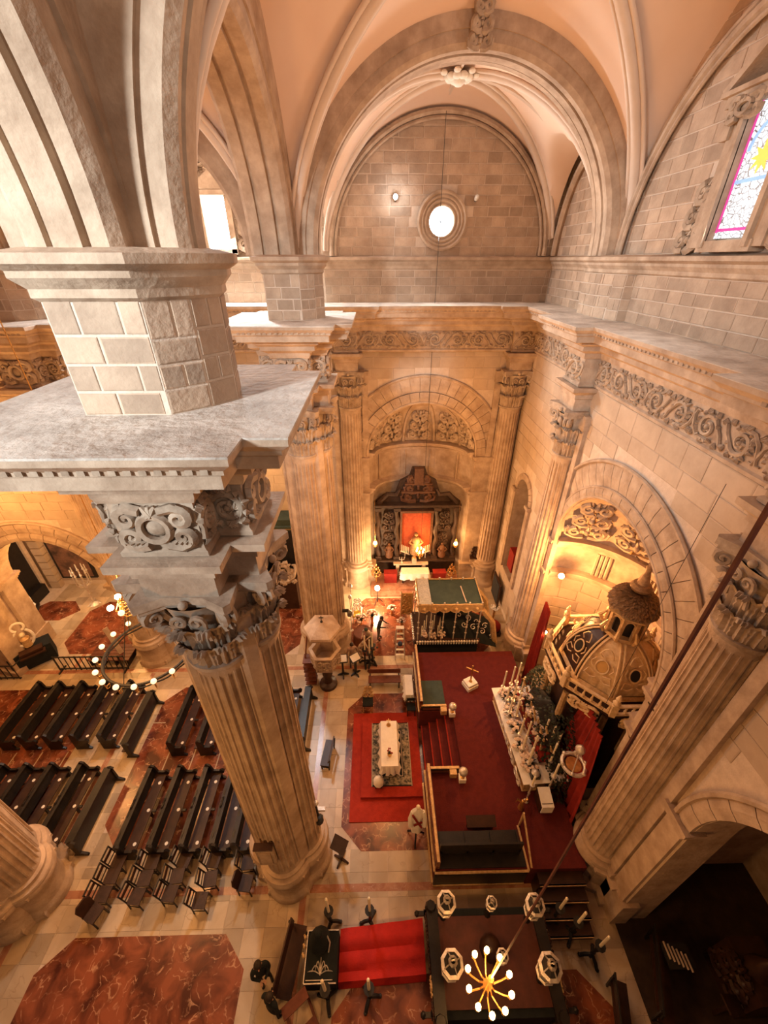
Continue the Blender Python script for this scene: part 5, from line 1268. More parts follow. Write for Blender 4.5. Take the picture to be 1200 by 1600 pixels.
# ---------------------------------------------------------------- domed tabernacle in the right-hand niche
def tabernacle():
    X, Y = 7.75, 8.8
    t = world_thing('domed_tabernacle', 'great gilded tabernacle with ribbed dome, lantern and balustrade inside the right niche', 'tabernacle', (X, Y, 0))
    o8 = lambda R, z, a0=pi / 8: [(X + R * cos(a0 + pi / 4 * k), Y + R * sin(a0 + pi / 4 * k), z) for k in range(8)]
    b = MB(); b.grid([o8(1.6, 0), o8(1.6, .6), o8(1.35, .7), o8(1.35, 4.6), o8(1.75, 4.9), o8(1.85, 5.1), o8(2.0, 5.2), o8(2.0, 5.3)], cu=True); b.poly(o8(2.0, 5.3)); b.build('body', WOODB, t, None)
    for k in range(8):
        a = pi / 8 + pi / 4 * k; b = MB(); b.tube([(X + 1.62 * cos(a), Y + 1.62 * sin(a), z) for z in (.7, 2.5, 4.75)], [.14, .13, .1], 8); b.build('column', GILT, t)
    ring = o8(1.95, 0)
    for k in range(8):
        p, q = Vector(ring[k]), Vector(ring[(k + 1) % 8]); n = Vector((cos(pi / 8 + pi / 4 * (k + .5)), sin(pi / 8 + pi / 4 * (k + .5)), 0)); v = (q - p); L = v.length; v.normalize()
        b = MB(); b.bar((*p.xy, 5.72), (*q.xy, 5.72), .1, .06); b.bar((*p.xy, 5.34), (*q.xy, 5.34), .09, .06)
        for i in range(6):
            c = p + (q - p) * ((i + .5) / 6); b.lathe([(.03, 5.34), (.05, 5.45), (.025, 5.55), (.04, 5.68)], 6, (c.x, c.y, 0))
        b.build('balustrade', IVGILT, t)
        b = MB(); c = (p + q) / 2; b.add(cartouche(.95, .42, .05), frame_to((c.x + n.x * .08, c.y + n.y * .08, 5.05), v, (0, 0, 1), n)); b.build('cornice_scroll', IVGILT, t)
        b = MB(); b.box((p.x, p.y, 5.55), (.16, .16, .5), rz=pi / 8 + pi / 4 * k); b.lathe([(.09, 5.8), (.12, 5.9), (.05, 6.0), (.09, 6.08), (.02, 6.25)], 8, (p.x, p.y, 0)); b.build('corner_finial', IVGILT, t)
    # dome: eight ribbed panels with oval lights
    prof = lambda s: (1.42 * cos(s * pi / 2 * .88) ** .9, 5.45 + 1.55 * sin(s * pi / 2 * .95))
    for k in range(8):
        a0, a1 = pi / 8 + pi / 4 * k, pi / 8 + pi / 4 * (k + 1); am = (a0 + a1) / 2; A, Bm = [], []
        rows = []
        for i in range(9):
            R, z = prof(i / 8); p, q = Vector((X + R * cos(a0), Y + R * sin(a0), z)), Vector((X + R * cos(a1), Y + R * sin(a1), z)); rows.append([p + (q - p) * (j / 6) for j in range(7)])
        b = MB(); b.grid(rows); b.build('dome_panel', IVGILT if k not in (2, 3) else WOODB, t)
        R, z = prof(.0); sl = Vector(rows[5][3]) - Vector(rows[1][3]); up = sl.normalized(); du = Vector((-sin(am), cos(am), 0)); nn = du.cross(up); c = Vector(rows[3][3])
        F = frame_to(c + nn * .02, du, up, nn)
        q = MB(); q.T = F; q.prism([(.15 * cos(x), .19 * sin(x)) for x in [2 * pi * i / 16 for i in range(16)]], 0, .02); q.build('oval_light', WOOD if k % 2 else AMBER, t, None)
        q = MB(); q.T = F; q.tube([(.18 * cos(x), .22 * sin(x), .02) for x in [2 * pi * i / 20 for i in range(21)]], .025, 5)
        for m in (-1, 1):
            q.tube([(m * .08, .3, .02), (m * .2, .38, .03), (m * .12, .55, .02), (m * .03, .62, .02)], .02, 4); q.tube([(m * .12, -.28, .02), (m * .32, -.22, .03), (m * .4, -.42, .02), (m * .2, -.48, .02), (m * .06, -.4, .02)], .022, 4); q.tube([(m * .26, -.1, .02), (m * .33, .05, .03), (m * .24, .2, .02)], .02, 4)
        q.build('panel_tracery', IVGILT, t)
        for off in (-.05, .05):
            b = MB(); b.tube([(X + (prof(i / 8)[0] + .03) * cos(a0 + off * 1.2 / max(.3, prof(i / 8)[0])), Y + (prof(i / 8)[0] + .03) * sin(a0 + off * 1.2 / max(.3, prof(i / 8)[0])), prof(i / 8)[1]) for i in range(9)], .032, 5); b.build('dome_rib', IVGILT, t)
    b = MB(); b.grid([o8(1.5, 5.3), o8(1.55, 5.38), o8(1.45, 5.48)], cu=True); b.build('dome_base_moulding', GILT, t)
    # lantern with open arches
    b = MB(); b.lathe([(.5, 6.9), (.62, 6.98), (.55, 7.05)], 8, (X, Y, 0)); b.lathe([(.58, 7.85), (.7, 7.92), (.72, 8.0), (.6, 8.05)], 8, (X, Y, 0)); b.build('lantern_cornice', GILT, t, 20)
    b = MB(); b.lathe([(.36, 7.0), (.36, 7.9)], 8, (X, Y, 0)); b.build('lantern_core', WOOD, t, None)
    for k in range(8):
        a = pi / 4 * k; b = MB(); b.bar((X + .5 * cos(a), Y + .5 * sin(a), 7.0), (X + .5 * cos(a), Y + .5 * sin(a), 7.88), .11)
        b.tube([(X + .62 * cos(a), Y + .62 * sin(a), 7.0), (X + .72 * cos(a), Y + .72 * sin(a), 7.2), (X + .58 * cos(a), Y + .58 * sin(a), 7.45)], [.06, .07, .03], 5); b.build('lantern_pier', GILT, t, None)
        a2 = a + pi / 8; b = MB(); b.tube([(X + .5 * (cos(a2) * .95) - sin(a2) * .14 * cos(x), Y + .5 * sin(a2) * .95 + cos(a2) * .14 * cos(x), 7.62 + .16 * sin(x)) for x in [pi * i / 8 for i in range(9)]], .035, 5); b.build('lantern_arch', GILT, t)
    r = random.Random(4); b = MB(); D = mat('burnished_leaf_bronze', (.36, .21, .10), (.15, .085, .045), rough=.5, metal=.2, scale=12)
    b.lathe([(.58, 8.1), (.62, 8.22), (.52, 8.42), (.28, 8.56), (.01, 8.6)], 16, (X, Y, 0)); b.build('cupola', D, t)
    b = MB()
    for i in range(700):
        a = r.uniform(0, 6.28); ph = r.uniform(0, 1.5); c = Vector((X + .60 * cos(ph) * cos(a), Y + .60 * cos(ph) * sin(a), 8.12 + .46 * sin(ph))); n = Vector((cos(ph) * cos(a), cos(ph) * sin(a), sin(ph))); u = n.cross(Vector((0, 0, 1)) if ph < 1.3 else Vector((1, 0, 0))).normalized() * .07; w = n.cross(u).normalized() * .09
        b.poly([c - w, c + u + n * .09, c + w + n * .14, c - u + n * .09])
    b.build('cupola_leaves', D, t, None, kind='stuff')
    b = MB(); b.lathe([(.08, 8.55), (.14, 8.64), (.26, 8.72), (.3, 8.82), (.24, 8.93), (.05, 9.0)], 12, (X, Y, 0)); b.build('cloud_globe', D, t)
    # angel with a trumpet on top
    b = MB(); b.lathe([(.17, 8.95), (.13, 9.15), (.075, 9.42), (.10, 9.58), (.08, 9.66), (.04, 9.70), (.04, 9.76)], 10, (X, Y, 0)); b.ball((X, Y, 9.83), .085, 10, 7)
    b.tube([(X - .08, Y + .05, 9.62), (X - .30, Y + .14, 9.70), (X - .46, Y + .12, 9.88)], [.045, .04, .03], 6); b.tube([(X + .08, Y - .05, 9.62), (X + .28, Y - .22, 9.52), (X + .42, Y - .38, 9.62)], [.05, .04, .03], 6)
    for m in (-1, 1): b.tube([(X + .06, Y + m * .08, 9.6), (X + .22, Y + m * .2, 9.75), (X + .3, Y + m * .25, 9.4)], [.05, .08, .02], 5)
    b.build('angel', mat('bronzed_angel', (.5, .32, .18), (.26, .15, .08), rough=.5, metal=.2, scale=10), t)
    b = MB(); b.tube([(X - .08, Y - .02, 9.83), (X - .55, Y + .12, 9.95), (X - .62, Y + .14, 9.97)], [.012, .02, .06], 6); b.build('trumpet', GOLD, t)
tabernacle()
def drape(label, path, z0, z1, pleat=.07, n=60, name='red_drape', bunch=None):
    b = MB(); rows = []
    P = [Vector(p) for p in path]; nr = 10
    for k in range(nr + 1):
        t = k / nr; z = z0 + (z1 - z0) * t; row = []
        for i in range(n + 1):
            s = i / n; c = P[0] + (P[1] - P[0]) * s
            if bunch: c = c + (Vector(bunch) - c) * (t ** 2 * .45)
            nrm = Vector((-(P[1] - P[0]).y, (P[1] - P[0]).x)).normalized()
            w = pleat * sin(s * 2 * pi * 7 + t) * (1 - .4 * t)
            row.append((c.x + nrm.x * w, c.y + nrm.y * w, z))
        rows.append(row)
    b.grid(rows); b.grid([[(p[0] + .02, p[1] + .01, p[2]) for p in r_] for r_ in rows])
    return tag(b.build(name, DRAPE, None, 60), label, 'drape')
drape('long red velvet drape falling from the tabernacle gallery beside the big fluted column', [(6.3, 5.75), (6.6, 8.1)], .25, 5.2, bunch=(6.6, 7.0))
drape('narrow red velvet drape hanging between the far fluted column and the tabernacle', [(6.6, 10.9), (6.75, 12.0)], .3, 5.2, bunch=(6.9, 11.75))

# ---------------------------------------------------------------- retable and high altar in the back niche
def retable():
    X, Y = 2.28, 19.95
    t = world_thing('carved_retable', 'dark carved altarpiece with a red central recess filling the back niche', 'altarpiece', (X, Y, 0))
    fn = lambda x, z, d: (X + x, Y - d, z)
    D = mat('smoked_carved_wood', (.075, .042, .028), (.035, .022, .016), rough=.5, scale=5, bump=.4); D2 = mat('reddish_carved_wood', (.16, .075, .04), (.08, .035, .02), rough=.5, scale=6, bump=.4)
    b = MB(); b.prism([(-2.5, 0), (2.5, 0), (2.5, 5.2), (1.9, 5.7), (1.3, 5.7), (1.0, 6.6), (.5, 6.9), (.35, 7.4), (-.35, 7.4), (-.5, 6.9), (-1.0, 6.6), (-1.3, 5.7), (-1.9, 5.7), (-2.5, 5.2)], -.1, .1, fn); b.build('backboard', D, t, None)
    for x in (-2.25, -1.15, 1.15, 2.25):
        b = MB(); pts = [(X + x + .05 * sin(z * 5), Y - .32, z) for z in [1.6 + 3.2 * i / 16 for i in range(17)]]; b.tube(pts, [.13 + .03 * sin(i * 1.6) for i in range(17)], 8); b.box((X + x, Y - .3, 1.45), (.36, .36, .3)); b.box((X + x, Y - .3, 4.95), (.4, .4, .2)); b.build('twisted_column', D, t)
    for z, w in ((1.25, 4.8), (5.15, 4.8)):
        b = MB(); b.box((X, Y - .25, z), (w, .5, .12)); b.box((X, Y - .28, z + .1), (w + .1, .6, .08)); b.build('cornice', D, t, None)
    b = MB(); b.prism([(-.85, 1.8), (.85, 1.8), (.85, 4.65), (-.85, 4.65)], .10, .13, fn); b.build('red_recess', mat('red_brocade', (.45, .09, .03), (.30, .045, .018), rough=.7, scale=6), t, None)  # red brocade colour mottled by noise
    b = MB()
    for x in (-.9, .9): b.box((X + x, Y - .2, 3.2), (.12, .25, 3.0))
    b.box((X, Y - .22, 4.72), (1.95, .3, .14)); b.build('recess_frame', D2, t, None)
    for i, (x, z, w, h) in enumerate([(-1.6, 1.9, .8, 1.3), (-1.6, 3.4, .8, 1.3), (1.6, 1.9, .8, 1.3), (1.6, 3.4, .8, 1.3)]):
        b = MB(); b.add(ornament(w, h, .09, i), frame_to((X + x, Y - .15, z), (1, 0, 0), (0, 0, 1), (0, -1, 0))); b.build('carved_bay', D, t)
    b = MB(); b.add(ornament(1.9, 1.7, .12, 3), frame_to((X, Y - .15, 5.35), (1, 0, 0), (0, 0, 1), (0, -1, 0))); b.build('crest_carving', D2, t)
    b = MB(); b.box((X, Y - .2, 6.5), (1.5, .3, .1)); b.box((X, Y - .2, 7.0), (.5, .3, .9)); b.box((X, Y - .2, 6.0), (1.9, .3, .1)); b.build('crest_tier', D2, t, None)
    for m in (-1, 1):
        b = MB(); b.tube([(X + m * 2.2, Y - .3, 5.3), (X + m * 1.7, Y - .3, 5.9), (X + m * 1.2, Y - .3, 5.85), (X + m * 1.0, Y - .3, 6.2)], [.16, .14, .12, .06], 7); b.build('broken_pediment', D, t)
    for x, z, lb in ((0, 2.35, None), (-1.6, 2.1, None), (1.6, 2.1, None)):
        b = MB(); s = 1.35 if x == 0 else .9
        b.lathe([(.25 * s, 0), (.27 * s, .2 * s), (.18 * s, .55 * s), (.2 * s, .75 * s), (.12 * s, .88 * s), (.06 * s, .92 * s)], 10, (X + x, Y - .42, z - .5)); b.ball((X + x, Y - .42, z - .5 + 1.02 * s), .1 * s, 8, 6)
        for m in (-1, 1): b.tube([(X + x + m * .15 * s, Y - .42, z - .5 + .78 * s), (X + x + m * .3 * s, Y - .5, z - .5 + .6 * s), (X + x + m * .14 * s, Y - .62, z - .5 + .55 * s)], .05 * s, 6)
        b.build('saint_figure', D2 if x else mat('tarnished_gilding', (.42, .25, .12), (.2, .11, .05), rough=.5, metal=.3, scale=8), t)
retable()
for m, w in ((-1, 'left'), (1, 'right')):
    x = 2.28 + m * .62
    t = world_thing('candle_rack', 'rack of slim white candles %s the central altarpiece figure' % ('left of' if m < 0 else 'right of'), 'candle rack', (x, 19.6, 1.5))
    for k in range(5):
        xx = x + m * (-.2 + .1 * k); b = MB(); b.tube([(xx, 19.62, 1.72 + .05 * k), (xx, 19.62, 2.2 + .05 * k)], .022, 6); b.build('candle', WAX, t)
    b = MB(); b.bar((x - .28 * m, 19.62, 1.66), (x + .28 * m, 19.62, 1.94), .06); b.tube([(x, 19.62, 1.3), (x, 19.62, 1.75)], .03, 6); b.lathe([(.14, 1.28), (.05, 1.34)], 8, (x, 19.62, 0)); b.build('rack', SILVER, t)
draped_table('high altar table under a white lace cloth, close before the dark altarpiece', 1.42, 3.05, 18.45, 19.05, 1.1, .4, seed=5)
t = world_thing('altar_shelf', 'narrow pale shelf above the white high altar', 'shelf', (2.2, 19.4, 1.15)); b = MB(); b.box((2.0, 19.3, 1.25), (2.1, .3, .1)); b.build('shelf_board', CREAMC, t, None)
b = MB()
for x in (1.2, 2.8): b.box((x, 19.3, .6), (.2, .25, 1.2))
b.build('support', CREAMC, t, None)
t = world_thing('altar_tabernacle_box', 'little cream tabernacle box on the shelf above the high altar', 'tabernacle', (2.2, 19.3, 1.3)); b = MB(); b.box((2.2, 19.3, 1.48), (.26, .22, .36)); b.build('box', CREAMC, t, None); b = MB(); b.lathe([(.12, 1.66), (.1, 1.74), (.03, 1.8), (.05, 1.86)], 8, (2.2, 19.3, 0)); b.build('cupola', GOLD, t)
t = world_thing('branched_candlestick', 'branched silver candlestick on the shelf above the high altar', 'candlestick', (1.45, 19.3, 1.3)); b = MB()
b.lathe([(.1, 1.3), (.03, 1.36), (.025, 1.6)], 8, (1.45, 19.3, 0))
for m in (-1, 0, 1): b.tube([(1.45, 19.3, 1.5), (1.45 + m * .14, 19.3, 1.53), (1.45 + m * .14, 19.3, 1.72)], .02, 5)
b.build('branches', SILVER, t)
for x, lb in ((.75, 'low red-covered side table left of the white high altar'), (3.7, 'low red-covered side table between the white high altar and the votive stand above the float')):
    t = world_thing('credence_table', lb, 'table', (x, 18.75, .3)); b = MB(); b.box((x, 18.75, .65), (.75, .4, .7)); b.build('red_frontal', DRAPE, t, None); b = MB(); b.box((x, 18.75, 1.02), (.8, .44, .04)); b.build('table_top', DRAPE, t, None)
for x, lb in ((-.1, 'pyramid of small gilt lamps on a stand left of the high altar'), (4.42, 'pyramid of small gilt lamps between the high altar and the canopied float')):
    t = world_thing('votive_stand', lb, 'candelabrum', (x, 18.7, 0)); b = MB(); b.lathe([(.22, 0), (.2, .06), (.05, .15), (.04, .9)], 10, (x, 18.7, 0)); b.build('stand', GOLD, t)
    for lv, (n, R, z) in enumerate([(8, .26, .95), (6, .19, 1.15), (4, .12, 1.35), (1, 0, 1.55)]):
        q = MB(); q.tube([(x + (R + .02) * cos(a), 18.7 + (R + .02) * sin(a), z) for a in [2 * pi * i / 14 for i in range(15)]], .02, 5); 
        for k in range(n): q.lathe([(.03, z), (.05, z + .06), (.035, z + .12)], 6, (x + R * cos(6.28 * k / n), 18.7 + R * sin(6.28 * k / n), 0))
        q.build('lamp_tier', GOLD, t)
def hang_lamp(x, y, z, lb, top, R=.14):
    t = world_thing('sanctuary_lamp', lb, 'lamp', (x, y, z)); b = MB(); b.lathe([(.03, -.2), (.1, -.12), (R, 0), (R * .9, .06)], 12, (x, y, z)); b.build('bowl', GOLD, t)
    b = MB()
    for k in range(3): b.tube([(x + R * cos(2.1 * k), y + R * sin(2.1 * k), z + .05), (x, y, z + .45)], .012, 4)
    b.tube([(x, y, z + .45), (x, y, top)], .008, 4); b.build('chain', GOLD, t)
    b = MB(); b.ball((x, y, z + .1), .10, 8, 6); b.build('flame_glass', FLAME, t)
hang_lamp(-.15, 18.8, 3.05, 'hanging glowing sanctuary lamp left of the altarpiece', 6.1); lamp('sanctuary_lamp_light', (-.05, 18.45, 3.3), 70)
hang_lamp(4.5, 18.8, 2.95, 'hanging glowing sanctuary lamp at the canopied-float side of the altarpiece', 6.1); lamp('sanctuary_lamp_light', (4.4, 18.45, 3.2), 70)
def chandelier(x, y, z, n, R, lb, top, bulb=.045, m=GOLD, rope=.012, name='brass_chandelier', pw=0, sag=.2):
    t = world_thing(name, lb, 'chandelier', (x, y, z))
    b = MB(); b.lathe([(.02, -.4), (.07, -.34), (.03, -.2), (.1, -.05), (.05, .1), (.03, .35), (.06, .45), (.02, .5)], 12, (x, y, z)); b.build('stem', m, t)
    for k in range(n):
        a = 2 * pi * k / n + .2; c, s = cos(a), sin(a)
        q = MB(); q.tube([(x + r_ * c, y + r_ * s, z + h) for r_, h in ((.04, 0), (R * .35, -sag), (R * .75, -sag * .7), (R, 0))], .018, 5); q.lathe([(.02, 0), (.05, .03), (.03, .06), (.02, .16)], 7, (x + R * c, y + R * s, z)); a_ = q.build('arm', m, t)
        q = MB(); q.lathe([(.015, .16), (bulb, .2), (bulb * .9, .27), (.008, .36)], 8, (x + R * c, y + R * s, z)); q.build('candle_bulb', BULB, t)
    q = MB(); q.tube([(x, y, z + .5), (x, y, top)], rope, 5); q.build('suspension_rope', WOODR if rope > .015 else IRON, t)
    if pw: lamp('chandelier_light', (x, y, z + .55), pw, WARM, .35)
chandelier(2.22, 1.92, 4.1, 10, .45, 'brass chandelier of ten lit candle bulbs hanging low over the dark lantern float', 22.0, .06, GOLD, .018, pw=200)
chandelier(2.5, 19.0, 2.2, 6, .22, 'little brass lamp cluster blazing over the white high altar', 21.3, .05, GOLD, .01, 'altar_chandelier', 170)
# corona chandelier over the pews
def corona():
    x, y, z = -8.3, 10.0, 5.0
    t = world_thing('ring_chandelier', 'great iron ring chandelier of frosted globes over the pews, half behind the column', 'chandelier', (x, y, z))
    q = MB(); ring = [(x + 1.5 * cos(a), y + 1.5 * sin(a), z) for a in [2 * pi * i / 48 for i in range(49)]]; q.tube(ring, .05, 6); q.tube([(p[0], p[1], z - .12 - .06 * abs(sin(i * pi / 4))) for i, p in enumerate(ring)], .03, 5); q.build('iron_ring', IRON, t)
    for k in range(18):
        a = 2 * pi * k / 18; c, s = cos(a), sin(a)
        q = MB(); q.tube([(x + 1.5 * c, y + 1.5 * s, z - .1), (x + 1.66 * c, y + 1.66 * s, z - .14), (x + 1.68 * c, y + 1.68 * s, z + .06)], .025, 5); sp = spiral((0, 0), .11, 1.2, 1, 10); q.tube([(x + (1.62 + p[0]) * c, y + (1.62 + p[0]) * s, z - .2 + p[1]) for p in sp], .016, 4); q.build('scroll_arm', GOLD, t)
        q = MB(); q.ball((x + 1.68 * c, y + 1.68 * s, z + .15), .095, 10, 7); q.build('frosted_globe', BULBW, t)
    for k in range(3):
        a = 2.1 * k + .4; q = MB(); q.tube([(x + 1.5 * cos(a), y + 1.5 * sin(a), z), (x + .2 * cos(a), y + .2 * sin(a), z + 2.3)], .014, 4); q.build('chain', IRON, t)
    q = MB()
    for h in range(5): q.tube([(x + (.32 - .02 * h) * cos(a), y + (.32 - .02 * h) * sin(a), z + 2.0 + .12 * h + .03 * sin(a * 9)) for a in [2 * pi * i / 36 for i in range(37)]], .02, 5)
    for k in range(8):
        a = pi / 4 * k; q.tube([(x + .3 * cos(a), y + .3 * sin(a), z + 2.0), (x + .42 * cos(a), y + .42 * sin(a), z + 2.2), (x + .25 * cos(a), y + .25 * sin(a), z + 2.5)], .02, 5)
    q.tube([(x, y, z + 2.0), (x, y, 20.8)], .015, 5); q.build('gilt_crown', GOLD, t)
    for k in range(6):
        a = 2 * pi * k / 6 + .6; q = MB(); q.ball((x + .52 * cos(a), y + .52 * sin(a), z + 2.35), .1, 8, 6); q.build('lit_globe', FLAME if k in (1, 2, 3) else BULBW, t)
    lamp('corona_light', (x - .9, y - .2, z + 2.5), 330, WARM, .25)
corona()
# flood and bracket lamps of the church
def bracket_lamp(x, y, z, nx, ny, lb, pw, R=.11):
    t = world_thing('bracket_lamp', lb, 'lamp', (x, y, z)); b = MB(); b.tube([(x, y, z - .12), (x + nx * .2, y + ny * .2, z - .16), (x + nx * .32, y + ny * .32, z - .02)], .03, 6); b.box((x, y, z - .12), (.12, .12, .22)); b.build('bracket', GOLD, t)
    b = MB(); b.ball((x + nx * .32, y + ny * .32, z + .09), R, 10, 7); b.build('glass', FLAME, t); lamp('bracket_lamp_light', (x + nx * .55, y + ny * .55, z + .15), pw)
bracket_lamp(7.15, 11.95, 6.65, -.5, -.85, 'glaring bracket lamp inside the right niche above the red drape', 620)
bracket_lamp(7.1, 11.6, 3.9, -.7, -.7, 'tiny bracket lamp low in the right niche behind the narrow drape', 70, .05)
t = world_thing('floor_floodlight', 'blazing floodlight on a stand left of the canopied float', 'floodlight', (-.05, 17.3, 0))
b = MB(); b.bar((-.05, 17.3, 0), (-.05, 17.3, 1.0), .05); 
for k in range(3): b.bar((-.05, 17.3, .35), (-.05 + .35 * cos(2.1 * k), 17.3 + .35 * sin(2.1 * k), 0), .03)
b.build('stand', IRON, t, None)
b = MB(); b.ball((-.05, 17.25, 1.12), .15, 12, 8); b.build('lamp_glass', FLAME, t); lamp('floodlight_light', (-.1, 16.95, 1.3), 420, (1, .66, .36), .15)
# wires, hanging crown lamp
t = world_thing('hanging_crown_lamp', 'silver crown-shaped hanging lamp before the red drape by the fluted column', 'lamp', (6.05, 6.45, 3.6)); x, y, z = 6.05, 6.45, 3.6
b = MB(); b.tube([(x + .34 * cos(a), y + .34 * sin(a), z) for a in [2 * pi * i / 28 for i in range(29)]], .06, 7)
for k in range(6): b.ball((x + .36 * cos(k * 1.047), y + .36 * sin(k * 1.047), z + .05), .07, 7, 5)
b.build('crown_ring', SILVER, t)
b = MB(); b.lathe([(.02, -.35), (.08, -.3), (.2, -.12), (.24, 0)], 12, (x, y, z)); b.build('bowl', GOLD, t)
b = MB()
for k in range(3): b.tube([(x + .34 * cos(k * 2.09), y + .34 * sin(k * 2.09), z), (x, y, z + .75)], .018, 4)
b.build('chain', SILVER, t); b = MB(); b.tube([(x, y, z + .7), (x + .35, y, 13.5)], .006, 4); b.build('suspension_wire', IRON, t)
b = MB(); b.lathe([(.04, .7), (.13, .76), (.15, .86), (.08, .98), (.02, 1.02)], 10, (x, y, z)); b.build('top_finial', SILVER, t)

# ---------------------------------------------------------------- pulpit and lecterns by the far clustered column
def pulpit():
    x, y = -2.38, 11.95
    t = world_thing('stone_pulpit', 'carved stone pulpit with six-sided sounding board at the foot of the far clustered column', 'pulpit', (x, y, 0))
    hx = lambda R, z, a0=0: [(x + R * cos(a0 + pi / 3 * k), y + R * sin(a0 + pi / 3 * k), z) for k in range(6)]
    b = MB(); b.lathe([(.42, 0), (.4, .15), (.2, .25), (.15, .5), (.24, .8), (.17, 1.0), (.2, 1.2), (.3, 1.35)], 14, (x, y, 0)); b.build('stem', WOODB, t)
    b = MB(); b.grid([hx(.3, 1.3), hx(.62, 1.55), hx(.66, 1.65), hx(.6, 1.7), hx(.62, 2.35), hx(.7, 2.4), hx(.72, 2.5), hx(.56, 2.5), hx(.54, 1.75)], cu=True); b.poly(hx(.54, 1.75)); b.build('basket', STONE, t, None)
    for k in range(6):
        a = pi / 6 + pi / 3 * k; n = (cos(a), sin(a), 0); b = MB(); b.add(cartouche(.5, .55, .05), frame_to((x + .54 * n[0], y + .54 * n[1], 2.03), (-n[1], n[0], 0), (0, 0, 1), n)); b.build('relief_panel', CARVE, t)
        b = MB(); b.lathe([(.06, 1.65), (.05, 2.0), (.07, 2.4)], 6, (x + .63 * cos(a - pi / 6), y + .63 * sin(a - pi / 6), 0)); b.build('corner_colonnette', CARVE, t)
    b = MB(); b.box((x, y + .6, 3.0), (.8, .1, 1.6)); b.build('back_panel', WOODR, t, None)
    b = MB(); b.grid([hx(.15, 3.62), hx(.78, 3.65), hx(.82, 3.75), hx(.78, 3.85), hx(.4, 4.05), hx(.06, 4.15)], cu=True); b.poly(hx(.06, 4.15)); b.build('sounding_board', STONE, t, None)
    b = MB(); b.tube([(x, y, 4.1), (x, y, 4.5)], .02, 5); b.bar((x - .1, y, 4.4), (x + .1, y, 4.4), .03); b.ball((x, y, 4.17), .06, 8, 5); b.build('finial_cross', IRON, t)
    b = MB()
    for k in range(6): b.box((x - .78, y + .1 + .0 * k, .3 * k + .2), (.5, .5, .06))
    b.bar((x - 1.0, y - .1, 1.2), (x - .8, y + .6, 2.9), .05); b.build('stair', WOODR, t, None)
pulpit()
def lectern(x, y, rz, lb, h=1.15, m=WOOD, book=True):
    t = thing('reading_lectern', lb, 'lectern', (x, y, 0), rz)
    b = MB(); b.bar((0, 0, 0), (0, 0, h - .05), .09); b.build('post', m, t, None)
    for a in (0, pi / 2):
        b = MB(); b.prism([(-.28, 0), (.28, 0), (.22, .06), (.06, .14), (.05, .3), (-.05, .3), (-.06, .14), (-.22, .06)], -.03, .03, (lambda u, z, d: (u, d, z)) if a == 0 else (lambda u, z, d: (d, u, z))); b.build('foot', m, t, None)
    b = MB(); b.box((0, 0, h), (.5, .4, .03), M=Matrix.Rotation(.4, 3, 'X')); b.build('slope', m, t, None)
    if book: b = MB(); b.box((0, -.01, h + .035), (.42, .32, .03), M=Matrix.Rotation(.4, 3, 'X')); b.build('open_book', WHITE, t, None)
    return t
lectern(-1.72, 12.45, .1, 'dark lectern with a white open book next to the stone pulpit')
lectern(-1.12, 12.5, .6, 'dark lectern with white papers, second from the stone pulpit, by the candle stands')
lectern(-1.32, 5.35, -.45, 'brown sloping lectern beside the foot of the nearest column', 1.2, WOODB, False)
def tall_candle(x, y, h, hc, lb, group=None, m=IRON):
    t = thing('floor_candlestick', lb, 'candlestick', (x, y, 0), random.uniform(0, 2), group)
    b = MB(); b.lathe([(.05, .1), (.06, .2), (.03, .3), (.05, h * .45), (.03, h * .55), (.06, h * .7), (.03, h * .85), (.13, h - .05), (.14, h)], 10); b.build('shaft', m, t)
    for k in range(3):
        a = 2.094 * k; b = MB(); b.tube([(.03 * cos(a), .03 * sin(a), .28), (.16 * cos(a), .16 * sin(a), .2), (.27 * cos(a), .27 * sin(a), .03)], [.05, .055, .05], 6); b.ball((.28 * cos(a), .28 * sin(a), .05), .055, 6, 4); b.build('foot', m, t)
    b = MB(); b.lathe([(.04, h - .02), (.038, h + hc), (.006, h + hc + .03)], 8); b.build('candle', WAX, t)
    return t
tall_candle(-.68, 13.0, 1.1, .95, 'black floor candlestick nearest the lecterns in the group before the canopied float')
tall_candle(-.45, 12.85, 1.05, .9, 'black floor candlestick in the middle of the group by the long red bench')
tall_candle(-.32, 13.1, 1.2, .95, 'black floor candlestick of the group by the long red bench, next to the stepladder')
tall_candle(-1.51, 3.8, 1.2, 1.0, 'black floor candlestick at the far corner of the black catafalque, by the nearest column')
tall_candle(-.34, 3.8, 1.2, 1.0, 'black floor candlestick beyond the red carpet strip, on the pale tiles')
tall_candle(-1.46, 2.33, 1.2, .95, 'black floor candlestick at the near corner of the black catafalque')
tall_candle(-.34, 2.33, 1.2, .95, 'black floor candlestick on the near edge of the red carpet strip')
for x, y, lb in ((5.15, 3.75, 'pale candle stand closest to the lantern float, in the dark by the big pedestal'), (5.55, 3.45, 'pale candle stand, middle one of three in the dark by the big pedestal'), (5.95, 2.98, 'pale candle stand farthest along the big pedestal in the dark')): tall_candle(x, y, 1.15, .8, lb)

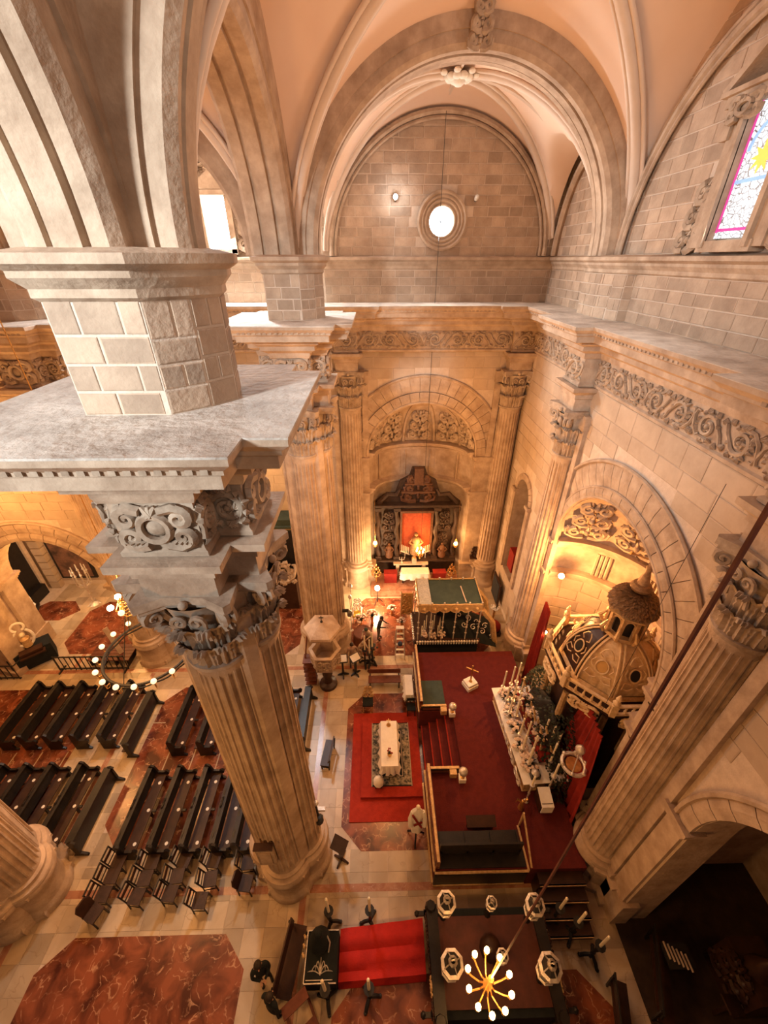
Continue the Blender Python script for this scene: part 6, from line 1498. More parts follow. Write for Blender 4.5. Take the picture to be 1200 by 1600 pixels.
# ---------------------------------------------------------------- benches, desk, ladder, robe
def bench(name, lb, cat, x0, x1, y, z=.45, dep=.38, back=.85, m=WOODR, rz=0, seatm=None):
    t = thing(name, lb, cat, ((x0 + x1) / 2, y, 0), rz); L = x1 - x0
    b = MB(); b.box((0, 0, z - .02), (L, dep, .045)); b.build('seat', seatm or m, t, None)
    if back: b = MB(); b.box((0, dep / 2, (z + back) / 2 + .12), (L, .04, back - z - .16), M=Matrix.Rotation(-.12, 3, 'X')); b.build('backrest', m, t, None)
    for x in (-L / 2 + .08, L / 2 - .08):
        b = MB(); b.bar((x, -dep / 2 + .04, 0), (x, -dep / 2 + .04, z), .05); b.bar((x, dep / 2 - .02, 0), (x, dep / 2 + .05, back or z), .05); b.bar((x, -dep / 2, .15), (x, dep / 2, .15), .04); b.build('leg_frame', WOOD, t, None)
    return t
bench('backed_bench', 'long red-brown bench with a backrest between the lecterns and the white side table', 'bench', -.5, 1.0, 11.85)
o = bench('backed_bench', 'short dark bench alone on the pale tiles left of the red carpet', 'bench', -.5, .5, 0, .42, .34, .72, WOODB); o.location = (-2.08, 8.6, 0); o.rotation_euler = (0, 0, radians(-98))
o = bench('backed_bench', 'long dark bench alongside the black catafalque, ending at the nearest column', 'bench', -.72, .72, 0, .45, .4, .95, WOODB); o.location = (-2.5, 3.0, 0); o.rotation_euler = (0, 0, radians(80))
def prie(x, y, rz, lb):
    t = thing('open_kneeler', lb, 'kneeler', (x, y, 0), rz)
    for m in (-1, 1):
        b = MB(); b.bar((m * .3, -.35, .05), (m * .3, .35, .05), .07); b.bar((m * .3, .3, .05), (m * .3, .2, .9), .07); b.bar((m * .3, -.3, .05), (m * .3, -.3, .3), .06); b.build('side_frame', WOODR, t, None)
    b = MB(); b.box((0, .2, .9), (.68, .24, .05)); b.build('arm_rest', WOODR, t, None)
    b = MB(); b.box((0, -.28, .3), (.66, .24, .06)); b.build('kneeling_board', WOODR, t, None)
prie(-2.12, 2.0, .6, 'open red-brown kneeler at the near end of the long dark bench')
t = draped_table('narrow white-covered side table standing against the far end of the dais', 1.15, 1.5, 10.75, 11.75, .85, .3, 'side_table', seed=9)
t = world_thing('folded_chair', 'black folding chair at the near end of the narrow white side table', 'chair', (1.38, 10.45, .03)); b = MB(); b.box((1.38, 10.45, .45), (.38, .36, .04)); b.build('seat', BLACKV, t, None)
b = MB()
for x in (1.22, 1.54):
    b.bar((x, 10.3, .45), (x, 10.62, .03), .03); b.bar((x, 10.62, .8), (x, 10.28, .03), .03)
b.build('frame', IRON, t, None); b = MB(); b.box((1.38, 10.62, .72), (.36, .03, .16)); b.build('backrest', BLACKV, t, None)
t = world_thing('stepladder', 'white aluminium stepladder standing at the corner of the canopied float', 'ladder', (1.05, 13.7, 0))
for m in (-1, 1):
    b = MB(); b.bar((1.05 + m * .24, 13.25, 0), (1.05 + m * .17, 13.75, 1.7), .05); b.build('stile', SILVER, t, None); b = MB(); b.bar((1.05 + m * .24, 14.3, 0), (1.05 + m * .17, 13.8, 1.7), .045); b.build('rear_stile', SILVER, t, None)
for k in range(5):
    f = (k + 1) / 6; b = MB(); b.box((1.05, 13.25 + .5 * f, 1.7 * f), (.44 - .1 * f, .1, .03)); b.build('rung', WHITE, t, None)
b = MB(); b.box((1.05, 13.78, 1.72), (.38, .2, .04)); b.build('top_tray', WHITE, t, None)
t = world_thing('blue_cloth_bundle', 'dark blue bundle hung on the stepladder', 'cloth', (1.05, 13.5, .9)); b = MB(); b.ball((1.05, 13.42, .98), .13, 9, 6, sz=.9); b.build('bundle', mat('navy_cloth', (.035, .045, .08), rough=.9), t)
def robe_stand():
    x, y = 1.2, 5.9; K = 1.4
    t = world_thing('robe_on_stand', 'white robe with a red sash displayed on a black tripod stand beside the dais', 'mannequin', (x, y, 0)); t.scale = (1, 1, K)
    for k in range(3): b = MB(); a = 2.09 * k + .4; b.tube([(x, y, .35), (x + .12 * cos(a), y + .12 * sin(a), .25), (x + .32 * cos(a), y + .32 * sin(a), .02)], .03, 6); b.build('leg', IRON, t)
    b = MB(); b.bar((x, y, .3), (x, y, .7), .05); b.build('post', IRON, t, None)
    b = MB(); n = 18; rows = []
    for z, rx, ry in ((.5, .19, .14), (.8, .18, .13), (1.05, .15, .10), (1.3, .19, .11), (1.42, .2, .10), (1.52, .09, .07), (1.56, .05, .05)):
        rows.append([(x + (rx + .015 * cos(5 * a)) * cos(a), y + (ry + .015 * cos(5 * a)) * sin(a), z) for a in [2 * pi * i / n for i in range(n)]])
    b.grid(rows, cu=True); b.poly(rows[-1])
    for m in (-1, 1): b.tube([(x + m * .17, y, 1.42), (x + m * .24, y - .05, 1.15), (x + m * .22, y - .12, .9)], [.06, .07, .08], 8)
    b.build('white_robe', WHITE, t, 60)
    b = MB(); b.tube([(x - .17, y - .1, 1.4), (x, y - .15, 1.12), (x + .14, y - .14, .85)], .035, 5); b.tube([(x + .15, y - .1, 1.05), (x - .12, y - .14, .95)], .03, 5); b.build('red_sash', DRAPE, t)
    b = MB(); b.ball((x, y, 1.63), .07, 10, 7); b.build('head_form', WAX, t)
robe_stand()

# ---------------------------------------------------------------- black catafalque, red strip, lantern float
def catafalque():
    x0, x1, y0, y1 = -2.08, -1.22, 2.5, 3.5
    t = world_thing('black_catafalque', 'black velvet-draped catafalque with silver lettering-like embroidery beside the red strip', 'catafalque', (-1.65, 3.0, 0)); t['label'] = 'black velvet-draped catafalque with silver embroidery, between the long bench and the red strip'
    b = MB(); b.box((-1.65, 3.0, .4), (x1 - x0, y1 - y0, .78)); b.build('draped_body', BLACKV, t, None)
    b = MB(); b.lathe([(.26, .78), (.3, .95), (.2, 1.25), (.1, 1.45)], 12, (-1.72, 3.28, 0)); b.ball((-1.72, 3.28, 1.5), .12, 10, 7); b.build('veiled_figure', BLACKV, t)
    b = MB()
    for p, q in (((x0, y0), (x1, y0)), ((x0, y1), (x1, y1)), ((x0, y0), (x0, y1))): b.bar((*p, .8), (*q, .8), .025)
    b.bar((x0 + .05, y0 + .06, .8), (x1 - .1, y0 + .06, .8), .015)
    for m in (-1, 1):
        for w_, h_ in ((.34, .04), (.24, .14), (.14, .22)): b.tube([(-1.66 + m * w_ * q_ / 6, 2.66 + h_ * sin(pi * q_ / 6) + .05 * q_ / 6, .805) for q_ in range(7)], [.012] * 4 + [.016, .012, .004], 4)
    b.tube([(-1.66, 2.64, .805), (-1.66, 2.98, .805)], .012, 4)
    b.tube([(-1.5, 3.3, 1.2), (-1.42, 3.2, 1.1), (-1.46, 3.05, .9)], .02, 5); b.build('silver_trim', SILVER, t)
    for k in range(3):
        b = MB(); b.ball((x0 - .06, 3.0 + .18 * k, .82), .05, 7, 5); b.tube([(x0 - .02, 3.0 + .18 * k, .7), (x0 - .1, 3.05 + .18 * k, .82)], .03, 5); b.build('gilt_knob', GILT, t)
catafalque()
b = MB(); n = 24; rows = []
for j in range(13):
    v = j / 12; row = []
    for i in range(n + 1):
        u = i / n; z = .30 + .07 * (1 if v > .66 else (.0 if v > .33 else -.9)) + .03 * sin(v * 18 + .6 * u)
        if v < .08: z = .06
        row.append((-1.2 + 2.42 * u, 2.5 + .1 * u + (1.12 + .08 * u) * v, z + .015 * sin(u * 14)))
    rows.append(row)
b.grid(rows); b.grid([[(p[0], p[1], .02) for p in rows[0]], rows[0]]); b.grid([rows[-1], [(p[0], p[1], .02) for p in rows[-1]]])
b.grid([[r_[0] for r_ in rows], [(r_[0][0], r_[0][1], .02) for r_ in rows]]); b.grid([[r_[-1] for r_ in rows], [(r_[-1][0], r_[-1][1], .02) for r_ in rows]])
tag(b.build('red_carpet', mat('bright_scarlet_cloth', (.50, .022, .014), (.40, .018, .012), rough=.9, scale=4, bump=.3), None, 60), 'bright scarlet cloth in three lengthwise folds between the black catafalque and the lantern float', 'cloth')
def lantern(x, y, z, lb, s=1.0, post=None):
    t = world_thing('processional_lantern', lb, 'lantern', (x, y, z))
    o = lambda R, h: [(x + R * s * cos(pi / 4 * k + .39), y + R * s * sin(pi / 4 * k + .39), z + h * s) for k in range(8)]
    b = MB(); b.grid([o(.12, -.30), o(.2, -.26), o(.21, -.2), o(.17, -.18)], cu=True); b.build('silver_foot', SILVER, t, None); b = MB(); b.grid([o(.20, .2), o(.25, .22), o(.25, .28), o(.185, .30), o(.18, .26)], cu=True); b.build('silver_crown', SILVER, t, None); b = MB(); b.grid([o(.06, .38), o(.10, .42), o(.10, .46), o(.05, .5)], cu=True); b.poly(o(.05, .5))
    for k in range(0, 8, 2): b.bar((x + .19 * s * cos(pi / 4 * k + .39), y + .19 * s * sin(pi / 4 * k + .39), z + .29 * s), (x + .08 * s * cos(pi / 4 * k + .39), y + .08 * s * sin(pi / 4 * k + .39), z + .40 * s), .025); b.build('silver_frame', SILVER, t, None)
    for k in range(8):
        a = pi / 4 * k + .39; b = MB(); b.bar((x + .17 * s * cos(a), y + .17 * s * sin(a), z - .2 * s), (x + .22 * s * cos(a), y + .22 * s * sin(a), z + .22 * s), .022); b.build('glazing_bar', SILVER, t, None)
    b = MB(); b.grid([o(.16, -.2), o(.205, .21)], cu=True); b.grid([o(.18, .285), o(.07, .39)], cu=True); b.build('glass_pane', mat('smoky_glass', (.04, .036, .034), rough=.15, bump=0), t, None)
    b = MB(); b.tube([(x + .05 * cos(a) * s, y, z + (.54 + .05 * sin(a)) * s) for a in [2 * pi * i / 12 for i in range(13)]], .012, 4); b.build('ring_handle', SILVER, t)
    if post: b = MB(); b.tube([(x, y, post), (x, y, z - .3 * s)], .035, 6); b.lathe([(.1, 0), (.05, .08), (.03, .15)], 8, (x, y, post)); b.build('post', WOOD, t)
def lantern_float():
    x0, x1, y0, y1 = 1.32, 4.55, 1.75, 3.85
    t = world_thing('lantern_float', 'dark carved processional float carrying silver lanterns beyond the scarlet cloth', 'float', (2.95, 2.8, 0))
    for y in (y0 + .15, y1 - .1):
        b = MB(); b.box(((x0 + x1) / 2, y, .95), (x1 - x0 + .2, .16, .16)); b.build('carrying_beam', WOOD, t, None)
        for x in (x0 - .3, x1 + .3): b = MB(); b.bar((x + (.3 if x < 2 else -.3), y, .98), (x, y, .98), .1); b.ball((x, y, .98), .08, 7, 5); b.build('beam_end', WOOD, t)
    b = MB(); b.box(((x0 + x1) / 2, (y0 + y1) / 2, .55), (x1 - x0 - .1, y1 - y0 - .1, 1.0)); b.build('skirted_body', BLACKV, t, None)
    b = MB(); b.box(((x0 + x1) / 2, (y0 + y1) / 2, 1.07), (x1 - x0 - .5, y1 - y0 - .4, .06)); b.build('top_board', mat('oxblood_board', (.10, .028, .018), (.06, .018, .012), rough=.55), t, None)
    for x in (x0 + .12, x1 - .12):
        b = MB(); b.box((x, (y0 + y1) / 2, 1.08), (.3, y1 - y0 + .1, .22)); b.build('carved_end_rail', WOOD, t, None)
        for k in range(5): b = MB(); b.add(scroll_unit(.36, .26, .03, 1 if k % 2 else -1), frame_to((x - (.16 if x < 3 else -.16), y0 + .2 + k * .4, 1.08), (0, -1 if x < 3 else 1, 0), (0, 0, 1), (-1 if x < 3 else 1, 0, 0))); b.build('carved_scroll', GILT if k == 1 else WOODB, t)
    for x in (x0 + .1, x1 - .1):
        for y in (y0, y1): b = MB(); b.lathe([(.12, .2), (.16, .6), (.1, .9), (.17, 1.1), (.12, 1.3)], 8, (x, y, 0)); b.build('corner_post', WOOD, t)
    b = MB(); b.lathe([(.3, 1.1), (.25, 1.3), (.12, 1.4)], 10, (2.95, 3.0, 0)); b.build('centre_socket', WOODB, t)
lantern_float()
for x, y, s, lb in ((1.75, 3.65, 1.05, 'silver octagonal lantern on the far corner of the dark float, next to the scarlet cloth'), (4.12, 3.55, 1.05, 'silver octagonal lantern on the far corner of the dark float, crossed by the hanging rope'), (1.72, 2.52, 1.15, 'silver octagonal lantern on the float edge beside the scarlet cloth, near the lit chandelier'), (4.1, 2.42, 1.15, 'silver octagonal lantern on the dark float, farthest from the scarlet cloth and near the edge')):
    lantern(x, y, 2.05, lb, s, 1.1)
for x, y, lb in ((3.02, 3.68, 'small gilt-footed silver lantern midway along the far side of the dark float'), (3.05, 2.68, 'small silver lantern behind the lit chandelier, at the foot of the rope')): lantern(x, y, 1.9, lb, .62, 1.1)

# ---------------------------------------------------------------- people
def person(lb, x, y, rz, h=1.68, top=GREYC, bottom=GREYC, hair=HAIR, arms='down', lean=0.0, cap=None, z0=0):
    k = h / 1.7; t = thing('person', lb, 'person', (x, y, z0), rz)
    V, E, R = [], [], []
    def v(p, r, par=None):
        V.append(Vector(p) * k); R.append(r * k); i = len(V) - 1
        if par is not None: E.append((par, i))
        return i
    def L(p): q = p[2] - .95; return (p[0], p[1] - max(0, q) * lean, p[2] - max(0, q) * lean * lean * .5)
    pel = v((0, 0, .95), .145); ab = v(L((0, -.01, 1.1)), .135, pel); chs = v(L((0, 0, 1.28)), .155, ab); nb = v(L((0, .01, 1.42)), .085, chs); nk = v(L((0, 0, 1.49)), .055, nb); hd = v(L((0, -.01, 1.58)), .088, nk); ht = v(L((0, 0, 1.67)), .075, hd)
    hands = []
    for m in (-1, 1):
        hp = v((m * .1, 0, .88), .095, pel); kn = v((m * .11, -.02, .48), .06, hp); an = v((m * .12, .02, .08), .042, kn); v((m * .13, -.14, .035), .038, an)
        sh = v(L((m * .18, 0, 1.38)), .065, chs)
        if arms == 'down': e, w, ha = L((m * .25, .02, 1.13)), L((m * .26, -.06, .9)), L((m * .26, -.09, .82))
        elif arms == 'fwd': e, w, ha = L((m * .25, -.1, 1.15)), L((m * .16, -.34, 1.12)), L((m * .14, -.43, 1.12))
        else: e, w, ha = L((m * .23, -.05, 1.13)), L((m * .06 + .02, -.2, 1.08)), L((-m * .02, -.24, 1.08))
        ei = v(e, .047, sh); wi = v(w, .033, ei); hi = v(ha, .036, wi); hands.append((Vector(ha) * k, (Vector(ha) - Vector(w)).normalized(), m))
    me = bpy.data.meshes.new('body'); me.from_pydata([tuple(p) for p in V], E, []); o = bpy.data.objects.new('body', me); COL.objects.link(o)
    md = o.modifiers.new('skin', 'SKIN'); sv = me.skin_vertices[0].data
    for i, r_ in enumerate(R): sv[i].radius = (r_, r_ * (.78 if i in (pel, ab, chs) else 1)) if i not in (pel, ab, chs) else (r_, r_ * .75)
    sv[0].use_root = True
    s2 = o.modifiers.new('sub', 'SUBSURF'); s2.levels = 1; s2.render_levels = 1
    dg = bpy.context.evaluated_depsgraph_get(); m2 = bpy.data.meshes.new_from_object(o.evaluated_get(dg)); m2.name = 'body'
    bpy.data.objects.remove(o)
    b = MB(); b.v = [Vector(p.co) for p in m2.vertices]; b.f = [tuple(p.vertices) for p in m2.polygons]; b.m = []
    neck = V[nk] + (V[nb] - V[nk]) * .35
    for f in b.f:
        c = sum((b.v[i] for i in f), Vector()) / len(f)
        head = (c - V[hd]).length < .17 * k and (c - neck).dot(V[hd] - neck) > 0
        hand = any((c - hp).length < .06 * k for hp, _, _ in hands)
        b.m.append(0 if head or hand else (2 if c.z < .9 * k and c.z > .1 * k else (3 if c.z <= .1 * k else 1)))
    b.mi = 0
    for hp, d, m in hands:   # five fingers of unequal length, slightly curled
        side = d.cross(Vector((1, 0, 0))) if abs(d.x) < .7 else Vector((0, 1, 0)); side.normalize(); pal = d.cross(side)
        for q in range(4):
            s = hp + side * (.018 * (q - 1.5)) * k; ln = (.065, .078, .072, .055)[q] * k
            b.tube([s, s + d * ln * .6, s + d * ln + pal * .015 * -m], [.009 * k, .008 * k, .006 * k], 5)
        b.tube([hp - side * .03 * k, hp - side * .055 * k + d * .02 * k, hp - side * .055 * k + d * .05 * k], [.010 * k, .009 * k, .007 * k], 5)
    H = V[hd]; f = Vector((0, -1, -lean * .8)).normalized(); u = Vector((0, -lean * .8, 1)).normalized()
    b.tube([H + f * .075 * k + u * .02 * k, H + f * .105 * k - u * .015 * k], [.012 * k, .017 * k], 5)
    for m in (-1, 1): b.ball(H + Vector((m * .092, 0, 0)) * k, .022 * k, 6, 4)
    b.build('body', [SKIN, top, bottom, WOOD], t, 60)
    e = MB()
    for m in (-1, 1): e.ball(H + f * .083 * k + Vector((m * .032, 0, 0)) * k + u * .02 * k, .011 * k, 6, 4)
    e.build('eyes', HAIR, t); e = MB(); e.bar(H + f * .086 * k - u * .045 * k + Vector((-.022, 0, 0)) * k, H + f * .086 * k - u * .045 * k + Vector((.022, 0, 0)) * k, .008 * k); e.build('mouth', DRAPE, t, None)
    if cap or hair:
        q = MB(); rows = []
        for i in range(6):
            a = (pi * .58) * i / 5; rows.append([H + u * (.03 + .105 * cos(a)) * k + (Vector((cos(p), 0, 0)) * .102 + (-f) * sin(p) * .102) * (sin(a) + .001) * k - f * .012 * k * (1 if i > 2 else 1) for p in [2 * pi * j / 14 for j in range(14)]])
        q.grid(rows, cu=True); q.build('cap' if cap else 'hair', cap or hair, t, 60)
    return t
person('person in a dark hooded coat looking up, at the corner of the red marble panel', -3.2, 2.72, .5, 1.7, BLACKV, GREYC, HAIR, 'clasp')
person('person in dark clothes seen from behind, walking below the person in the hooded coat', -2.82, 2.12, 2.6, 1.7, BLACKV, BLACKV, HAIR, 'down', .12)
person('person in a charcoal shirt reaching toward the canopied float', .0, 14.6, 1.3, 1.7, GREYC, OLIVE, HAIR, 'fwd', .25)
person('person in cream with a dark green cap bending by the flower vases', -.5, 14.1, -.5, 1.65, CREAMC, OLIVE, None, 'fwd', .4, GREENV)
person('person in a pale pinkish top stooping beside the lecterns', -.95, 13.35, .8, 1.6, CREAMC, CREAMC, mat('white_hair', (.6, .52, .45), rough=.8), 'fwd', .5)
person('person in taupe clothes standing against the far clustered column', -1.28, 12.95, .3, 1.62, mat('dusty_pink_cloth', (.45, .30, .23), rough=.9), OLIVE, HAIR, 'down')

# ---------------------------------------------------------------- flowers and furniture before the high altar
bouquet(-.95, 15.4, 0, .32, 'big white bouquet in a vase beside the yellow-cushioned chair', 22, FLOWER, True, .8, 31)
bouquet(-.35, 15.6, 0, .3, 'white bouquet in a vase nearest the floodlight', 20, FLOWER, True, .9, 32)
bouquet(-.3, 13.55, 0, .3, 'dark leafy plant in an amber pot beside the floor candlesticks', 8, LEAFM, True, .5, 33, 'potted_plant', 'plant')
bouquet(1.2, 14.9, 0, .22, 'cream flower column standing against the corner of the canopied float', 20, FLOWER, True, 1.3, 34)
bouquet(.75, 16.3, 0, .25, 'white bouquet on the altar step behind the person in the charcoal shirt', 16, FLOWER, True, .5, 35)
t = world_thing('white_armchair', 'white carved armchair with a yellow cushion before the altar niche', 'chair', (-1.15, 15.9, 0))
b = MB(); b.box((-1.15, 15.9, .5), (.5, .46, .1)); b.build('cushion', mat('yellow_cushion', (.75, .48, .05), rough=.8), t, None)
b = MB(); b.add(ornament(.55, .8, .04, 5), frame_to((-1.15, 16.12, .55), (1, 0, 0), (0, .2, .97), (0, -1, 0))); b.build('backrest', WHITE, t)
for x in (-1.37, -.93):
    b = MB(); b.tube([(x, 15.7, 0), (x, 15.7, .7), (x, 16.1, .75)], .03, 6); b.tube([(x, 16.1, 0), (x, 16.1, .6)], .03, 6); b.build('leg', WHITE, t)
t = world_thing('round_brown_table', 'low table under a red-brown cloth among the flower vases', 'table', (-.82, 14.5, 0)); b = MB(); b.lathe([(.52, .02), (.5, .3), (.48, .62), (.45, .64)], 20, (-.82, 14.5, 0)); b.build('table_cloth', mat('rust_cloth', (.24, .09, .05), rough=.9), t); b = MB(); b.lathe([(.46, .635), (.46, .66)], 20, (-.82, 14.5, 0)); b.build('table_top', WOODR, t)
for i, (y, h) in enumerate(((18.2, .16), (17.85, .3) if False else (18.55, .32))):
    pass
b = MB(); b.box((2.28, 18.6, .08), (5.4, 1.8, .16)); b.box((2.28, 18.75, .24), (4.8, 1.4, .16)); tag(b.build('altar_step', PINK, None, None), 'two low pink marble steps in front of the high altar', 'step')
for y, lb in ((16.0, 'slim processional pole leaning by the white armchair'), (15.2, 'slim processional pole beside the far clustered column')):
    t = world_thing('processional_pole', lb, 'pole', (-1.45, y, 0)); b = MB(); b.tube([(-1.45, y, 0), (-1.45, y, 2.3)], .025, 6); b.build('pole', SILVER, t); b = MB(); b.lathe([(.03, 2.3), (.09, 2.38), (.09, 2.5), (.03, 2.6)], 8, (-1.45, y, 0)); b.lathe([(.12, 0), (.04, .06)], 8, (-1.45, y, 0)); b.build('lantern_head', SILVER, t)

# ---------------------------------------------------------------- fittings on the columns
t = world_thing('stone_plaque', 'square pale stone plaque set on the shaft foot of the nearest column', 'plaque', (-3.0, 4.3, 2.9))
b = MB(); b.box((-3.08, 4.42, 3.4), (.46, .12, 1.05), rz=.0); b.build('slab', CARVE, t, None); b = MB(); b.box((-3.08, 4.35, 3.35), (.3, .04, .7)); b.build('raised_panel', STONE, t, None); b = MB(); b.box((-3.08, 4.4, 3.95), (.5, .17, .06)); b.build('top_moulding', WOODB, t, None)
t = world_thing('loudspeaker', 'small loudspeaker and microphone arm fixed to the side of the nearest column', 'loudspeaker', (-1.95, 5.5, 3.0))
b = MB(); b.tube([(-2.0, 5.5, 3.6), (-1.88, 5.5, 3.5), (-1.86, 5.5, 2.9), (-1.95, 5.5, 2.8)], .035, 6); b.build('bracket', IRON, t)
b = MB(); b.ball((-1.86, 5.5, 3.68), .08, 9, 6); b.box((-1.72, 5.5, 3.3), (.2, .1, .1)); b.build('microphone', SILVER, t)
b = MB(); b.lathe([(.09, -.14), (.13, -.08), (.13, .08), (.06, .14)], 10, (-1.85, 5.5, 2.62)); b.build('speaker_cone', IRON, t)
t = world_thing('wall_lantern', 'small grey lantern fixed to the far clustered column above the pulpit books', 'lantern', (-1.3, 13.6, 2.8)); b = MB(); b.box((-1.55, 13.75, 2.95), (.3, .12, .1)); b.build('bracket', IRON, t, None); b = MB(); b.lathe([(.05, -.18), (.12, -.1), (.12, .12), (.03, .22)], 6, (-1.36, 13.7, 2.8)); b.build('lantern_box', mat('grey_glass', (.2, .19, .17), rough=.3), t, None)
t = world_thing('small_wall_shrine', 'small dark carved bracket shrine on the jamb beside the altar niche', 'shrine', (5.75, 19.0, 2.2)); b = MB(); b.add(ornament(.5, .75, .06, 4), frame_to((5.75, 19.05, 1.9), (1, 0, 0), (0, 0, 1), (0, -1, 0))); b.build('carving', WOODB, t); b = MB(); b.box((5.75, 19.0, 1.85), (.5, .25, .06)); b.build('shelf', WOODB, t, None)
t = world_thing('framed_panel', 'dark framed panel leaning low on the right wall beyond the canopied float', 'picture', (6.6, 17.4, 0)); b = MB(); b.box((6.75, 17.2, 1.0), (.08, 1.3, 1.5)); b.build('frame', WOODB, t, None); b = MB(); b.box((6.7, 17.2, 1.0), (.03, 1.1, 1.3)); b.build('panel', GREYC, t, None)
bouquet(6.3, 15.7, 0, .25, 'tall white flowers against the corner wall beyond the canopied float', 16, WHITE, True, 1.3, 41)
t = world_thing('red_cushion_stack', 'red cushion heap at the foot of the far fluted column', 'cushion', (6.1, 14.9, 0)); b = MB(); b.ball((6.1, 14.9, .5), .38, 12, 8, sz=.8); b.build('cushion', DRAPE, t); b = MB(); b.box((6.1, 14.9, .15), (.7, .6, .3)); b.build('plinth', WOODB, t, None)

# ---------------------------------------------------------------- north aisle beyond the pews
def barrier(x0, x1, y, lb, name='iron_barrier'):
    t = world_thing(name, lb, 'barrier', ((x0 + x1) / 2, y, 0)); b = MB()
    for z in (.12, .95): b.bar((x0, y, z), (x1, y, z), .05)
    b.build('rail', IRON, t, None); n = int((x1 - x0) / .24)
    for i in range(n + 1):
        x = x0 + (x1 - x0) * i / n; b = MB(); b.bar((x, y, .02), (x, y, 1.0), .03 if i % 4 else .05); b.build('bar', IRON, t, None)
    for x in (x0 + .1, x1 - .1): b = MB(); b.bar((x, y - .25, .03), (x, y + .25, .03), .06); b.build('foot', IRON, t, None)
barrier(-15.5, -12.2, 12.95, 'black iron barrier behind the rows of pews, before the round arch')
t = world_thing('wooden_crate_platform', 'low slatted wooden platform behind the black iron barrier', 'platform', (-13.3, 13.6, 0))
for k in range(5): b = MB(); b.box((-13.2, 13.22 + .2 * k, .42), (2.0, .18, .05)); b.build('slat', WOODR, t, None)
for k in range(4): b = MB(); b.box((-14.1 + .6 * k, 13.62, .2), (.08, .9, .38)); b.build('bearer', WOOD, t, None)
t = world_thing('leaning_plank', 'pale plank leaning against the arch foot behind the iron barrier', 'plank', (-12.7, 13.7, 0)); b = MB(); b.bar((-12.62, 13.5, .02), (-13.2, 13.85, 1.9), .22, .05); b.build('plank', CREAMC, t, None)
t = world_thing('aisle_candelabrum', 'tall silver multi-branched candelabrum standing in the aisle beyond the round arch', 'candelabrum', (-16.5, 17.5, 0))
b = MB(); b.lathe([(.3, 0), (.25, .06), (.06, .15), (.05, 1.2), (.08, 1.3), (.04, 2.2)], 12, (-16.5, 17.5, 0)); b.build('stem', SILVER, t)
for k in range(3): b = MB(); a = 2.09 * k; b.tube([(-16.5, 17.5, .12), (-16.5 + .4 * cos(a), 17.5 + .4 * sin(a), .03)], .05, 5); b.build('foot', SILVER, t)
for k in range(8):
    a = pi / 4 * k; R = .34; b = MB(); b.tube([(-16.5, 17.5, 1.3), (-16.5 + R * cos(a), 17.5 + R * sin(a), 1.5), (-16.5 + R * cos(a), 17.5 + R * sin(a), 2.3)], .03, 5); b.lathe([(.07, 2.3), (.05, 2.36), (.03, 2.4), (.03, 2.7)], 6, (-16.5 + R * cos(a), 17.5 + R * sin(a), 0)); b.build('branch', SILVER, t)
t = world_thing('dark_oil_painting', 'large dark painting hanging on the aisle wall beyond the round arch', 'painting', (-18.0, 19.1, 1.6))
b = MB(); b.box((-18.05, 19.12, 2.0), (2.1, .12, 2.8)); b.build('frame', WOOD, t, None); b = MB(); b.box((-18.05, 19.05, 2.0), (1.8, .04, 2.5)); b.build('canvas', mat('dim_painted_canvas', (.26, .13, .08), (.05, .03, .025), rough=.5, scale=1.8), t, None)
t = world_thing('black_doorway', 'tall near-black wooden door at the end of the aisle beyond the round arch', 'door', (-20.6, 18.3, 0))
b = MB(); b.box((-20.2, 17.5, 2.0), (.15, 2.2, 4.0), rz=.0); b.build('door_leaf', WOOD, t, None); b = MB(); b.box((-20.15, 18.72, 2.1), (.3, .22, 4.2)); b.box((-20.15, 16.3, 2.1), (.3, .22, 4.2)); b.build('jamb', CREAMC, t, None); b = MB(); b.box((-20.0, 17.5, .35), (.5, 2.0, .7)); b.build('threshold_box', WOOD, t, None)
t = world_thing('banded_stone_pilaster', 'cream banded pilaster between the black door and the dark painting', 'pilaster', (-19.6, 19.0, 0))
for k in range(9): b = MB(); b.box((-19.55, 19.0, .25 + .5 * k), (.55, .35, .46 - .04 * (k % 2))); b.build('stone_block', BLOCKL, t, None)
def halo_shrine():
    x, y = -16.95, 13.55
    t = world_thing('halo_shrine', 'small bust inside a pale figure-eight halo on a black stepped table, by the iron railing', 'shrine', (x, y, 0))
    b = MB(); b.box((x - .1, y, .5), (1.7, .8, 1.0), rz=.7); b.build('black_table', BLACKV, t, None)
    b = MB(); b.box((x + .25, y - .25, 1.05), (.9, .35, .12), rz=.7); b.box((x + .3, y - .3, .9), (1.0, .4, .08), rz=.7); b.build('step', WOODB, t, None)
    b = MB(); F = frame_to((x, y, 1.15), (.75, .66, 0), (0, 0, 1), (.66, -.75, 0)); b.T = F
    pts = [(.36 * sin(a) * (1.0 if a > 0 else 1), .5 - .52 * cos(a), 0) for a in [-pi * .82 + 2 * pi * .82 * i / 22 for i in range(23)]]
    pts2 = [(.24 * sin(a), 1.2 - .24 * cos(a), 0) for a in [pi * .15 + 2 * pi * .85 * i / 18 for i in range(19)]]
    b.tube(pts, .06, 7); b.tube(pts2, .055, 7); b.build('halo_frame', WHITE, t)
    b = MB(); b.lathe([(.2, 0), (.17, .25), (.2, .45), (.08, .58)], 10, (x, y, 1.15)); b.build('bust', GILT, t); b = MB(); b.ball((x, y, 1.85), .12, 10, 7); b.build('head', WAX, t)
    lamp('halo_lamp', (x + .5, y - .8, 2.4), 14)
halo_shrine()
t = world_thing('votive_candle_rack', 'bright white votive candles on a dark stand beyond the arch, at the edge', 'candle rack', (-19.0, 15.9, 0))
